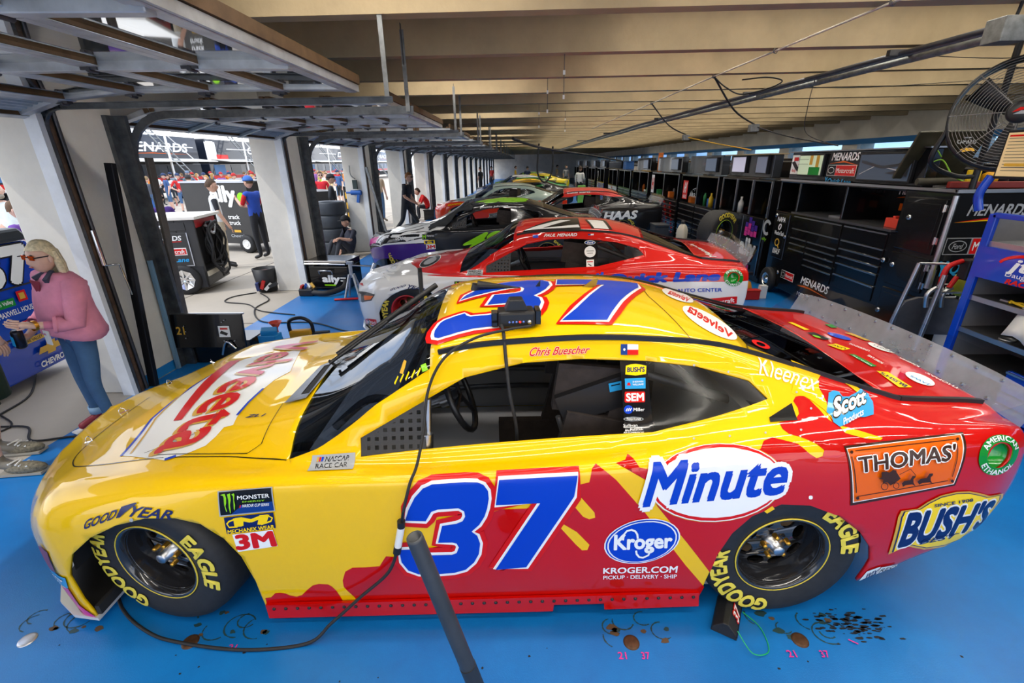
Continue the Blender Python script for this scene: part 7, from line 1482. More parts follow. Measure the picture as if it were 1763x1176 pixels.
for k in range(7):
    r = .30 + .02*k; h = MB(); h.tube([(.02+.016*k + .03*sin(5*j*2*PI/26+k), .45+.03*sin(k*2.1) + r*.72*cos(2*PI*j/26), .80 - .02*k + r*1.12*sin(2*PI*j/26)*(.85 if k % 2 else 1)) for j in range(26)], .019, 7, closed=True); h.done('hose_loop', RUBBER, t)
MB().tube(bez([(.06, .25, 1.10), (.08, .45, .95), (.08, .60, 1.12)], 5), .026, 8).done('hose_fitting', STEEL, t)
t = thing('pit_cart', 'tall black ally cart with white wheel behind the MENARDS hose cart', 'tool cart', (-6.55, 11.25, 0), -.25)
MB().bx(-2.0, 0, 0, 1.0, .22, 1.66).done('body', M_GCART, t, bev=.015); MB().bx(-2.02, .02, -.02, 1.02, 1.66, 1.70).done('top', M_TRIM, t)
sign('print', [('T', 'w', 'ally', rect(-1.1, 1.12, .72, .46), {'b': .05}), ('E', 'l', (-.2, 1.32), .12, .12, 16), ('T', 'w', 'track', rect(-.72, .82, .34, .10), {'b': .02}), ('T', 'w', 'truck', rect(-.72, .68, .34, .10), {'b': .02}), ('T', 's', 'Chevrolet', rect(-.75, .38, .5, .07), {'b': .02}), ('P', 'e', rect(-.62, .5, .2, .06))], (0, -.008, 0), (1, 0, 0), (0, 0, 1), t)
w_ = MB(); w_.lathe([(.12, -.06), (.2, -.06), (.22, -.03), (.22, .08)], (-.30, 0, .22), 'y', 22); w_.done('wheel', RUBBER, t); w_ = MB(); w_.lathe([(.0001, -.05), (.05, -.055), (.06, -.04), (.12, -.06)], (-.30, 0, .22), 'y', 12, sm=0); w_.done('wheel_rim', WHITE, t)
# blue 37 cart behind the woman: face turned to the garage
t = thing('pit_cart', 'blue 37 cart covered with sponsor stickers behind the woman', 'tool cart', (-4.95, 4.5, 0), math.radians(99))
# local: print on the -y face, x runs left to right seen from the garage
b = MB(); b.bx(-2.2, 0, 0, .9, .10, 1.36); b.done('body', M_BLUE, t, bev=.02); MB().bx(-2.2, 0, -.01, .0, .955, .968).bx(-2.2, 0, -.01, 0, .50, .512).done('panel_gap', DARK, t)
MB().box((-1.1, .4, 1.43), (2.2, .9, .12), None, 0, .94).done('cover', mat('cover_dark', s2l('#20262c'), .4), t, bev=.03); MB().lathe([(.0001, -.01), (.025, -.01), (.025, 0)], (-.30, 0, .62), 'y', 12).lathe([(.0001, -.01), (.025, -.01), (.025, 0)], (-.26, 0, .30), 'y', 12).done('latch', BLACK, t)
sign('print', [('T', 'k', '37', rect(-.62, 1.0, .52, .32), {'b': .06, 'o': .09}), ('T', 'w', '37', rect(-.62, 1.0, .52, .32), {'b': .06}), ('P', 'g', rect(-.70, .80, .30, .075)), ('T', 'w', 'Hidden Valley', rect(-.68, .815, .26, .045), {'b': .02}), ('P', 'r', rect(-.36, .82, .10, .1)), ('P', 'e', rect(-.34, .84, .06, .06)), ('T', 'w', 'MAXWELL HOUSE', rect(-.62, .72, .40, .05), {'b': .02}), ('S', 'w', ellipse((-.55, .66), .05, .035, 14), .008, 1), ('P', 'r', rect(-.46, .58, .22, .06)), ('T', 'w', 'Smithfield', rect(-.44, .59, .18, .04), {'i': .2}), ('T', 'w', 'Glover', rect(-.92, .60, .22, .06), {'b': .02}), ('P', 'e', rect(-.58, .42, .32, .05)), ('T', 'k', 'NATURE VALLEY', rect(-.56, .43, .28, .03), {}), ('P', 'e', [(-.40, .28), (-.36, .34), (-.28, .34), (-.27, .37), (-.16, .37), (-.17, .34), (-.07, .34), (-.10, .28), (-.19, .28), (-.20, .25), (-.30, .25), (-.29, .28)]), ('T', 'w', 'CHEVROLET', rect(-.42, .15, .42, .055), {'i': .2, 'b': .04})], (0, -.012, 0), (1, 0, 0), (0, 0, 1), t)
# ================================================================ people
J0 = dict(pel=(0, 0, .95), spi=(.01, 0, 1.10), che=(.0, 0, 1.28), nek=(-.01, 0, 1.46), hed=(.025, 0, 1.61),
          shL=(-.005, .185, 1.41), elL=(-.01, .23, 1.13), wrL=(.06, .24, .89), hnL=(.09, .235, .80), shR=(-.005, -.185, 1.41), elR=(-.01, -.23, 1.13), wrR=(.06, -.24, .89), hnR=(.09, -.235, .80),
          hpL=(0, .095, .90), knL=(.015, .105, .50), anL=(-.02, .11, .09), toL=(.15, .125, .035), hpR=(0, -.095, .90), knR=(.015, -.105, .50), anR=(-.02, -.11, .09), toR=(.15, -.125, .035))
JR = dict(pel=.135, spi=.125, che=.14, nek=.058, shL=.062, elL=.043, wrL=.029, hnL=.03, hpL=.088, knL=.06, anL=.042, toL=.036)
BONES = [('pel', 'spi'), ('spi', 'che'), ('che', 'nek')] + [(a+s, b+s) for s in 'LR' for a, b in (('sh', 'el'), ('el', 'wr'), ('wr', 'hn'), ('hp', 'kn'), ('kn', 'an'), ('an', 'to'))] + [('che', 'shL'), ('che', 'shR'), ('pel', 'hpL'), ('pel', 'hpR')]
def body_mesh(J, k, sleeve, shorts, fat=1.0):
    names = [n for n in J0 if n != 'hed']
    me = D.meshes.new('b'); me.from_pydata([Vector(J[n]) for n in names], [(names.index(a), names.index(b)) for a, b in BONES], [])
    o = D.objects.new('b', me); COL.objects.link(o)
    sk = o.modifiers.new('s', 'SKIN'); sk.use_smooth_shade = True; sk.branch_smoothing = .4
    for i, n in enumerate(names):
        r = JR.get(n) or JR.get(n[:-1]+'L'); r *= k*(fat if n in ('pel', 'spi', 'che', 'hpL', 'hpR') else 1)
        v = me.skin_vertices[0].data[i]; v.radius = (r, r); v.use_root = (n == 'pel')
    sb = o.modifiers.new('d', 'SUBSURF'); sb.levels = 1; sb.render_levels = 1
    dg = bpy.context.evaluated_depsgraph_get(); dg.update(); ev = o.evaluated_get(dg); m2 = ev.to_mesh()
    vs = [v.co.copy() for v in m2.vertices]; fs = [tuple(p.vertices) for p in m2.polygons]
    ev.to_mesh_clear(); D.objects.remove(o); D.meshes.remove(me)
    return vs, fs
def seg(p, a, b):
    d = b-a; t = max(0, min(1, (p-a).dot(d)/max(1e-9, d.length_squared))); return (p-(a+d*t)).length, t
def person(label, loc, rz, pose=None, h=1.75, skin=SKIN, shirt='#888888', pants='#222831', shoe='#1c1c1e', hair='#3a2a1c', sleeve=.85, shorts=0, hat=None, hairlen=0, fat=1.0, group=None, glasses=None, fingers=False, beard=None, sleevecol=None, turn=0, cat='person'):
    """one figure: continuous body grown along its joints, clothes by region; facing +x"""
    k = h/1.75; J = {n: Vector(p)*k for n, p in J0.items()}
    for n, p in (pose or {}).items(): J[n] = Vector(p)*k
    t = thing('person', label, cat, loc, rz, group)
    cm = lambda c: mat('cloth_'+c[1:], s2l(c), .8, noise=.12, nscale=14)
    M_ = [skin, cm(shirt), cm(pants), mat('shoe_'+shoe[1:], s2l(shoe), .5), cm(sleevecol or shirt), mat('lip', (.35, .10, .09), .5), mat('eye_dark', (.02, .015, .012), .3), mat('eye_white', (.7, .7, .68), .3)]
    vs, fs = body_mesh(J, k, sleeve, shorts, fat); b = MB(); b.add(vs, fs, 0, 1)
    off = len(b.f) - len(fs)
    for i, f in enumerate(fs):
        c = sum((vs[q] for q in f), Vector())/len(f); best = (9, None, 0)
        for a, e in BONES:
            d, tt = seg(c, J[a], J[e]); r = JR.get(a) or JR.get(a[:-1]+'L')
            d -= r*k*.5
            if d < best[0]: best = (d, (a, e), tt)
        a, e = best[1]; tt = best[2]; m = 1
        if a == 'che' and e == 'nek': m = 1 if tt < .80 else 0
        elif a[:2] == 'sh': m = 4 if tt < sleeve else 0
        elif a[:2] == 'el': m = 4 if sleeve > 1 and tt < sleeve-1 else 0
        elif a[:2] == 'wr': m = 0
        elif a[:2] == 'hp': m = 2
        elif a[:2] == 'kn': m = (2 if tt < .93 else 3) if not shorts else (2 if tt < shorts-1 else 0 if tt < .86 else 3)
        elif a[:2] == 'an': m = 3
        elif e[:2] == 'hp': m = 2
        elif a == 'pel': m = 2 if tt < .25 else 1
        if m in (1, 2) and (a in ('pel', 'spi') or a[:2] == 'hp' and tt < .35): m = 1 if (c-J['pel']).dot((J['spi']-J['pel']).normalized()) > .012*k else 2
        b.m[off+i] = m
    # head: shaped skull, jaw, nose, lips, eyes, ears
    hd = J['hed']; R_ = Matrix.Rotation(turn, 3, 'Z'); nv = (hd-J['nek'])
    n, kk = 16, 12; hv = []
    for i in range(kk+1):
        th = PI*i/kk
        for j in range(n):
            ph = 2*PI*j/n; x, y, z = sin(th)*cos(ph), sin(th)*sin(ph), cos(th)
            sx, sy = .098, .076
            if z < -.1: q = min(1, (-z-.1)/.9); sx *= 1 - .18*q; sy *= 1 - .34*q
            px, py, pz = x*sx, y*sy, z*.118
            if z < 0 and x > 0: px += .012*(-z)
            if abs(y) < .3 and x > .6 and -.35 < z < .12: px += .020*(1-abs(y)/.3)*max(0, 1 - abs(z+.22)/.34)
            hv.append(R_ @ Vector((px, py, pz))*k + hd)
    b.add(hv, [(i*n+j, (i+1)*n+j, (i+1)*n+(j+1) % n, i*n+(j+1) % n) for i in range(kk) for j in range(n)], 0, 1)
    P_ = lambda x, y, z: R_ @ Vector((x, y, z))*k + hd
    for s in (-1, 1):
        b.ell(P_(.085, s*.031, .012), (.010*k, .014*k, .009*k), 8, 6, 7); b.ell(P_(.093, s*.031, .012), (.005*k, .006*k, .006*k), 8, 6, 6); b.ell(P_(-.005, s*.078, -.005), (.018*k, .010*k, .030*k), 8, 6, 0, R_)
        b.ell(P_(.088, s*.031, .032), (.008*k, .018*k, .005*k), 6, 5, 6)
    b.ell(P_(.090, 0, -.062), (.008*k, .024*k, .007*k), 8, 6, 5)
    # hands: palm comes with the body, five fingers and a thumb root in it
    for s, sg in (('L', 1), ('R', -1)):
        w_, q = J['wr'+s], J['hn'+s]; d = (q-w_).normalized(); u = d.cross(Vector((1, 0, .2))).normalized() if abs(d.x) < .9 else d.cross(Vector((0, 0, 1))).normalized(); v = d.cross(u)
        for i in range(4):
            a = q + u*(.024*(i-1.5))*k*.75; l = (.060, .072, .066, .05)[i]*k
            b.tube([a - d*.01*k, a + d*l*.45, a + d*l*.8 + v*.010*k, a + d*l + v*.022*k], [.0095*k, .009*k, .0085*k, .006*k], 6, 0)
        a = w_ + (q-w_)*.45; b.tube([a, a - u*.032*k*1 + d*.02*k, a - u*.045*k + d*.05*k], [.011*k, .010*k, .007*k], 6, 0)
    b.done('body', M_, t)
    hb = MB(); hm = None if hair == '#none' else mat('hair_'+hair[1:], s2l(hair), .7, noise=.4, nscale=40)
    if hair != '#none':
        hv = []; kk2 = 9
        for i in range(kk2+1):
            for j in range(n):
                ph = 2*PI*j/n; lim = (1.05 if cos(ph) > .3 else 1.75 if cos(ph) < -.2 else 1.4)*(1 if hairlen == 0 else 1.04)
                th = lim*i/kk2; x, y, z = sin(th)*cos(ph), sin(th)*sin(ph), cos(th); g = 1 + .05*sin(7*ph+3*th)
                hv.append(P_(x*.108*g - .006, y*.088*g, z*.130*g + .004))
        hb.add(hv, [(i*n+j, (i+1)*n+j, (i+1)*n+(j+1) % n, i*n+(j+1) % n) for i in range(kk2) for j in range(n)], 0, 1)
        if hairlen:
            for j in range(9):
                a = PI*.66 + .68*PI*j/8; x, y = cos(a)*.088, sin(a)*.074
                hb.tube([P_(x, y, .05), P_(x*1.08-.01, y*1.12, -.06), P_(x*1.02-.02, y*1.15, -.06-hairlen*.6), P_(x-.01, y*1.05, -.06-hairlen)], [.022*k, .028*k, .024*k, .010*k], 7, 0)
        hb.done('hair', hm, t)
    if beard: MB().ell(P_(.055, 0, -.085), (.052*k, .062*k, .045*k), 12, 8).done('beard', mat('hair_'+beard[1:], s2l(beard), .8), t)
    if hat:
        c = MB(); hv = []
        for i in range(7):
            for j in range(n):
                ph = 2*PI*j/n; th = 1.5*i/6; hv.append(P_(sin(th)*cos(ph)*.116, sin(th)*sin(ph)*.095, cos(th)*.118 + .028))
        c.add(hv, [(i*n+j, (i+1)*n+j, (i+1)*n+(j+1) % n, i*n+(j+1) % n) for i in range(6) for j in range(n)], 0, 1)
        bv = [P_(.09*cos(a)+.02, .085*sin(a), .035) for a in [-1.2+.3*q for q in range(9)]] + [P_(.19*cos(a*.75)+.005, .085*sin(a), .028) for a in [-1.2+.3*q for q in range(9)]]
        c.add(bv, [(q, q+1, 10+q, 9+q) for q in range(8)], 0, 1); o = c.done('cap', cm(hat), t); o.modifiers.new('s', 'SOLIDIFY').thickness = .006
    if glasses:
        g = MB()
        for s in (-1, 1): g.box(P_(.091, s*.032, .012), (.010*k, .05*k, .034*k), R_, 0); g.box(P_(.05, s*.078, .018), (.11*k, .005*k, .008*k), R_, 1)
        g.box(P_(.098, 0, .018), (.006*k, .02*k, .008*k), R_, 1); g.done('sunglasses', [mat('lens_'+glasses[1:], s2l(glasses), .08, .6), BLACK], t)
    return t, J, k
# ---- the woman in pink
wp = dict(elL=(.10, .24, 1.10), wrL=(.30, .13, 1.13), hnL=(.375, .085, 1.155), elR=(.02, -.25, 1.12), wrR=(.22, -.17, .97), hnR=(.285, -.13, .965), hed=(.055, 0, 1.60), nek=(.0, 0, 1.45), knL=(.05, .10, .50), anL=(-.0, .12, .09), toL=(.16, .15, .035))
t, J, k = person('woman in pink shirt, jeans and orange sunglasses holding a can by the column', (-3.48, 3.22, 0), math.radians(252), wp, 1.57, SKIN2, '#d07a96', '#3d6088', '#7a1c2c', '#e0d0ac', 1.75, 0, None, .16, 1.12, glasses='#e2551a', turn=.12)
cl = MB(); n = 22; rings = []
for z, rx, ry, ox in ((1.475, .055, .075, .0), (1.455, .085, .125, -.005), (1.40, .125, .195, -.005), (1.33, .155, .205, .0), (1.25, .165, .205, .01), (1.16, .175, .212, .01), (1.08, .185, .222, .005), (1.01, .192, .235, .0), (.955, .197, .245, -.005)):
    rings.append([Vector((ox + rx*cos(2*PI*j/n)*(1 + .03*sin(5*2*PI*j/n+z*9)), ry*sin(2*PI*j/n)*(1 + .02*sin(4*2*PI*j/n+z*7)), z + (.035*cos(2*2*PI*j/n) if z < 1.0 else 0)))*k for j in range(n)])
cl.add([p for g in rings for p in g], [(i*n+j, i*n+(j+1) % n, (i+1)*n+(j+1) % n, (i+1)*n+j) for i in range(len(rings)-1) for j in range(n)], 0, 1)
M_PINK = mat('shirt_pink', s2l('#d98aa4'), .85, noise=.14, nscale=10, bump=.25, bscale=14)
o = cl.done('shirt', M_PINK, t); o.modifiers.new('s', 'SOLIDIFY').thickness = .004
for s in 'LR':
    a, e, w_ = J['sh'+s], J['el'+s], J['wr'+s]; m = e + (w_-e)*.55
    sl = MB(); sl.tube([a + (J['che']-a)*.25, a, a+(e-a)*.5, e, e+(m-e)*.6, m], [.075*k, .082*k, .075*k, .068*k, .060*k, .062*k], 14, 0, cap=False).tube([m-(w_-e)*.09, m], .069*k, 14, cap=False); sl.done('sleeve', M_PINK, t)
MB().tube([J['nek'] + Vector((.03, .055, .005))*k, Vector((.10, .07, 1.40))*k, Vector((.16, .02, 1.2))*k, Vector((.19, .01, 1.04))*k, Vector((.16, -.02, 1.22))*k, Vector((.09, -.065, 1.41))*k, J['nek'] + Vector((.03, -.055, .005))*k], .007, 6).done('lanyard', BLACK, t); MB().box(Vector((.195, .01, .97))*k, (.006, .07*k, .12*k)).done('badge', WHITE, t)
MB().prism([(-.06, 0), (.05, 0), (.0, -.13)], 'x', .0, .004).done('undershirt', mat('shirt_maroon', s2l('#7c1e34'), .8), t).location = Vector((.145, 0, 1.43))*k
MB().box(Vector((.075, .05, 1.455))*k, (.11*k, .03*k, .035*k), (0, .5, .5)).box(Vector((.075, -.05, 1.455))*k, (.11*k, .03*k, .035*k), (0, .5, -.5)).done('collar', mat('collar_dark', s2l('#3a3c50'), .8), t)
for s, sg in (('L', 1), ('R', -1)): a = J['an'+s]; MB().lathe([(.052*k, .03), (.060*k, .03), (.062*k, .09), (.054*k, .09)], a, n=14).done('jean_cuff', mat('cuff_blue', s2l('#7d9dbd'), .8), t); MB().box(J['to'+s] + Vector((-.08*k, 0, -.026*k)), (.25*k, .075*k, .018), None).done('sole', WHITE, t, bev=.008)
MB().lathe([(.034, -.012), (.037, 0), (.037, .012)], J['wrL'], 'x', 14).done('bracelet', GOLD, t)
t.rotation_euler.x = -.075
hb = Matrix.Translation(Vector((-3.48, 3.22, 0))) @ Matrix.Rotation(math.radians(252), 4, 'Z') @ Matrix.Rotation(-.075, 4, 'X')
o = MB().lathe([(.0001, -.07), (.026, -.07), (.033, -.06), (.033, .055), (.026, .07), (.0001, .07)], n=18).done('can', mat('can_dark', (.02, .02, .03), .25, .5)); o.location = hb @ (J['hnR'] + Vector((.035, .035, .02))); o.rotation_euler = (.15, .2, 0); tag(o, "black drink can held in the pink shirted woman's right hand", 'can')
sign('print', [('P', 'c', [(-.02, -.04), (.0, -.05), (.005, .03), (-.015, .04)])], (0, -.0335, 0), (1, 0, 0), (0, 0, 1), o)
# ---- the man cut by the left edge
t, J, k = person('man in dark green shorts and grey sneakers at the left edge', (-3.82, 2.72, 0), math.radians(8), dict(anL=(-.12, .10, .09), toL=(.10, .12, .035), knL=(-.03, .11, .50), anR=(.10, -.14, .09), toR=(.32, -.15, .035), knR=(.10, -.12, .5)), 1.80, SKIN2, '#8d8a80', '#26341f', '#6d675c', '#5a4632', .9, 1.12, None, 0, 1.05)
sh = MB()
for s in 'LR':
    a, e = J['hp'+s], J['kn'+s]; sh.tube([a + Vector((0, 0, .06)), a + (e-a)*.5, e + Vector((0, 0, -.03))], [.12*k, .125*k, .125*k], 16, 0, cap=False)
o = sh.done('shorts', mat('shorts_green', s2l('#2a3a22'), .85, noise=.2), t); o.modifiers.new('s', 'SOLIDIFY').thickness = .004
for s in 'LR':
    MB().ell(J['to'+s] + Vector((-.05*k, 0, .012)), (.135*k, .046*k, .045*k), 14, 8).done('shoe_upper', mat('shoe_mesh', s2l('#77705f'), .8, noise=.6, nscale=60), t)
    MB().box(J['to'+s] + Vector((-.07*k, 0, -.02*k)), (.27*k, .085*k, .018)).done('sole', mat('sole_pale', s2l('#9a958a'), .6), t)
    for i in range(4): MB().box(J['to'+s] + Vector((-.02-.03*i, 0, .040+.008*i))*k, (.012, .07*k, .008), (0, -.3, .2*(-1)**i)).done('lace', WHITE, t)
# ---- crew in the garage
sitp = dict(pel=(0, 0, .13), spi=(-.02, 0, .28), che=(-.03, 0, .46), nek=(.0, 0, .63), hed=(.05, 0, .78), shL=(-.02, .18, .58), elL=(.14, .22, .40), wrL=(.36, .14, .46), hnL=(.43, .10, .43), shR=(-.02, -.18, .58), elR=(.08, -.26, .36), wrR=(.10, -.25, .13), hnR=(.14, -.25, .07), hpL=(.03, .10, .13), knL=(.34, .12, .42), anL=(.48, .12, .09), toL=(.62, .13, .035), hpR=(.03, -.10, .13), knR=(.36, -.14, .40), anR=(.52, -.14, .09), toR=(.66, -.16, .035))
person('crewman in black cap sitting on the floor against the third column', (-4.05, 10.72, 0), math.radians(235), sitp, 1.80, SKIN, '#2a2c3a', '#33363e', '#1c1c1e', '#2a2018', .9, 0, '#17181c', 0, 1.05)
walk = dict(pel=(0, 0, .90), spi=(.03, 0, 1.06), che=(.07, 0, 1.24), nek=(.10, 0, 1.42), hed=(.16, 0, 1.56), shL=(.07, .18, 1.36), elL=(.02, .24, 1.10), wrL=(.18, .22, .92), hnL=(.25, .20, .86), shR=(.09, -.18, 1.36), elR=(.10, -.23, 1.10), wrR=(.28, -.18, .98), hnR=(.36, -.15, .94), hpL=(0, .09, .87), knL=(.22, .09, .52), anL=(.40, .09, .12), toL=(.55, .10, .06), hpR=(0, -.09, .87), knR=(-.08, -.10, .48), anR=(-.42, -.10, .12), toR=(-.30, -.11, .035))
person('crewman in black and white shirt striding past the columns', (-3.35, 13.5, 0), math.radians(-15), walk, 1.86, SKIN, '#22242c', '#26282c', '#161618', '#8a5a2c', .85, 0, None, 0, 1.05, glasses='#20242c')
sitc = dict(pel=(0, 0, .46), spi=(.06, 0, .60), che=(.16, 0, .76), nek=(.30, 0, .88), hed=(.40, 0, .98), shL=(.20, .18, .84), elL=(.34, .22, .58), wrL=(.52, .08, .60), hnL=(.58, .03, .58), shR=(.20, -.18, .84), elR=(.34, -.22, .58), wrR=(.52, -.08, .60), hnR=(.58, -.03, .58), hpL=(.03, .10, .45), knL=(.42, .13, .47), anL=(.40, .13, .09), toL=(.54, .14, .035), hpR=(.03, -.10, .45), knR=(.42, -.13, .47), anR=(.40, -.13, .09), toR=(.54, -.14, .035))
person('man in red shirt sitting bent forward by the orange-red nose', (-3.6, 18.15, 0), math.radians(200), sitc, 1.85, SKIN, '#c81c1c', '#22242a', '#161618', '#3a281a', .85)
tag(MB().bx(-.2, .2, -.2, .2, 0, .38).bx(-.22, .22, -.22, .22, .34, .38).done('crate', M_CART, loc=(-3.6, 18.15, 0), bev=.01), 'black box the red shirted man sits on', 'box')
person('man in white shirt and black trousers standing by the blue cart', (2.95, 25.3, 0), math.radians(60), dict(wrR=(.25, -.15, 1.05), hnR=(.30, -.1, 1.1)), 1.80, SKIN, '#dad8d4', '#1c1d20', '#161618', '#3a2a1c', 1.7)
for i, (s, x, y, c, p) in enumerate((('far crewman in yellow shirt beyond the parked cars', -.6, 38.5, '#d6a81e', '#20242a'), ('far crewman in dark blue shirt beyond the parked cars', .3, 34.3, '#1d2a4a', '#1c1d20'), ('far crewman in black shirt near the left columns', -2.9, 33.0, '#22242a', '#22242a'), ('far crewman in red shirt near the left columns', -2.6, 40.5, '#a8241e', '#22242a'), ('far man in grey shirt on the inner side', 3.2, 36.5, '#8a8c90', '#30343a'), ('far man in tan shirt on the inner side', 2.9, 42.0, '#a08a62', '#30343a'))):
    person(s, (x, y, 0), i*1.3, None, 1.78, SKIN, c, p, hat=('#22242a' if i % 2 else None))
# ---- people on the apron
A = dict(elL=(.02, .30, 1.14), wrL=(.10, .34, .90), hnL=(.13, .33, .82)); HIP = dict(elR=(-.06, -.36, 1.14), wrR=(.08, -.20, 1.02), hnR=(.10, -.15, .98))
PHONE = dict(elL=(.10, .22, 1.14), wrL=(.32, .10, 1.25), hnL=(.38, .07, 1.30), elR=(.08, -.24, 1.14), wrR=(.26, -.12, 1.10), hnR=(.32, -.08, 1.12))
person('crewman with brown hair in white shirt with black sleeves behind the hose cart', (-6.32, 9.6, 0), math.radians(35), dict(elR=(.02, -.28, 1.12), wrR=(.14, -.32, .88), hnR=(.18, -.33, .80)), 1.80, SKIN, '#e8ecec', '#c8bca4', '#2a2a2c', '#4a3420', .9, sleevecol='#23252c')
person('crewman in blue vest and red sleeves with blue cap by the white wheel', (-6.05, 10.55, 0), math.radians(165), PHONE, 1.83, SKIN, '#2348a8', '#1d1f26', '#141416', '#4a3420', .9, 0, '#3a6ab8', sleevecol='#c01c24')
person('spectator in grey tee, plaid shorts and grey cap facing the garage', (-17.3, 24.7, 0), math.radians(-50), A, 1.88, SKIN2, '#5f7484', '#77706a', '#3a4450', '#6a5030', .9, 1.1, '#6d7c92', fat=1.15)
person('woman in white sleeveless top and dark shorts looking at her phone', (-19.8, 26.6, 0), math.radians(-70), PHONE, 1.68, SKIN, '#e4e8ea', '#2a2e36', '#8a3030', '#4a3020', .2, .9, None, .2)
person('spectator in white and blue polo with hands on hips', (-11.5, 16.4, 0), math.radians(120), HIP, 1.80, SKIN2, '#e9eef2', '#c9bda2', '#6a5a48', '#3a2a1c', .8, 0, '#2a2c30', fat=1.1)
person('spectator in white shirt and pink cap near the left track', (-13.9, 16.6, 0), math.radians(-20), None, 1.78, SKIN2, '#e6e9ee', '#3a4a6a', '#30343a', '#6a5030', .85, 0, '#e26a84')
person('spectator in dark vest with a backpack by the left track', (-15.9, 20.1, 0), math.radians(100), A, 1.72, SKIN2, '#4a4e58', '#3f5878', '#30343a', '#8a7250', .3)
person('man in purple collar and sunglasses just behind the hose cart', (-6.95, 8.95, 0), math.radians(-30), None, 1.60, SKIN, '#4b2d7c', '#30343a', '#30343a', '#5a4630', .85, glasses='#20242a')
person('man in beige shirt, jeans and cap standing by the fourth column', (-5.35, 17.7, 0), math.radians(-40), None, 1.86, SKIN2, '#c9b79e', '#5a7ea8', '#6a5a48', '#3a2a1c', .85, 0, '#2c2f36', fat=1.05)
person('crewman in black jacket and cap behind the tyre stack', (-5.35, 13.3, 0), math.radians(20), HIP, 1.80, SKIN, '#23262d', '#23262d', '#141416', '#3a2a1c', 1.8, 0, '#1c1d22')
person('man in red and black shirt with sunglasses beyond the tyre stack', (-7.0, 16.6, 0), math.radians(-60), None, 1.84, SKIN2, '#cf2230', '#22242a', '#141416', '#4a3420', .85, glasses='#22242a')
person('bearded man in white floral shirt and khaki shorts on the apron', (-9.3, 8.3, 0), math.radians(-45), HIP, 1.82, SKIN2, '#d9e2e0', '#c9b496', '#8a8a86', '#none', .9, 1.1, None, 0, 1.2, beard='#8d8578')
person('person in purple top holding up a phone beyond the blue cart', (-6.6, 6.0, 0), math.radians(20), PHONE, 1.66, SKIN2, '#6a3f9a', '#5c6a7a', '#30343a', '#5a4028', .7)
person('person in grey top behind the blue cart near the left edge', (-6.7, 5.55, 0), math.radians(60), None, 1.60, SKIN2, '#6d7f8e', '#3a4656', '#30343a', '#4a3420', .8)
# crowd behind, each one a figure; bodies are shared, clothes differ
protos = []
for i, (pz, h, hat, ln, srt) in enumerate(((None, 1.78, '#b02a2a', 0, 0), (A, 1.70, None, .18, 1.1), (HIP, 1.80, '#2a3a5c', 0, 1.1), (PHONE, 1.74, None, 0, 0))):
    t, _, _ = person('x', (0, 0, 0), 0, pz, h, SKIN2, '#888888', '#2c3440', '#30343a', ('#4a3420', '#b08a50', '#2a2018', '#6a5030')[i], .85, srt, hat, ln); protos.append(t)
rnd = random.Random(11); SH = [('#c8282a', 'red'), ('#e6e6e2', 'white'), ('#3b5a8c', 'blue'), ('#3c3f44', 'charcoal'), ('#7a8a94', 'grey'), ('#b8c838', 'lime'), ('#d07a2a', 'orange'), ('#4c8a6a', 'green'), ('#8a5a9a', 'purple'), ('#d8c090', 'sand')]
PT = [('#2c3440', 'dark trousers'), ('#c0ac88', 'khaki shorts'), ('#4a6a92', 'jeans'), ('#20242a', 'black trousers')]
where = []
for i in range(58):
    ang = rnd.uniform(-.86, -.30); dist = rnd.uniform(21, 34)
    x = max(dist*ang*1.05 - 1.5, -20.8)
    for tr in range(60):
        if all(math.hypot(x-q[0], dist-q[1]) > .95 for q in where + [(-17.3, 24.7), (-19.8, 26.6), (-20.2, 25.2)]): break
        dist = rnd.uniform(20, 38); x = max(dist*rnd.uniform(-.86, -.30)*1.05 - 1.5, -20.8)
    where.append((x, dist))
BY = {}
for i, (x, y) in enumerate(where):
    c, cn = SH[i % 10]; p, pn = PT[(i//3) % 4]; src = protos[i % 4]
    lb = 'distant spectator in %s shirt and %s %s in the hauler crowd' % (cn, pn, ('with red cap', 'with long hair', 'with navy cap', 'with phone')[i % 4])
    if i < 4: o = src; o.location = (x, y, 0); o.rotation_euler.z = rnd.uniform(0, 6.28); o['label'] = lb
    else: o = dup(src, (x, y, 0), rnd.uniform(0, 6.28), lb)
    o['group'] = 'spectators in the crowd by the haulers'
    bd = next(q for q in D.objects if q.parent == o and q.name.split('.')[0] == 'body')
    for si, cc in ((1, c), (4, c), (2, p)):
        bd.material_slots[si].link = 'OBJECT'; bd.material_slots[si].material = mat('cloth_'+cc[1:], s2l(cc), .8, noise=.12, nscale=14)
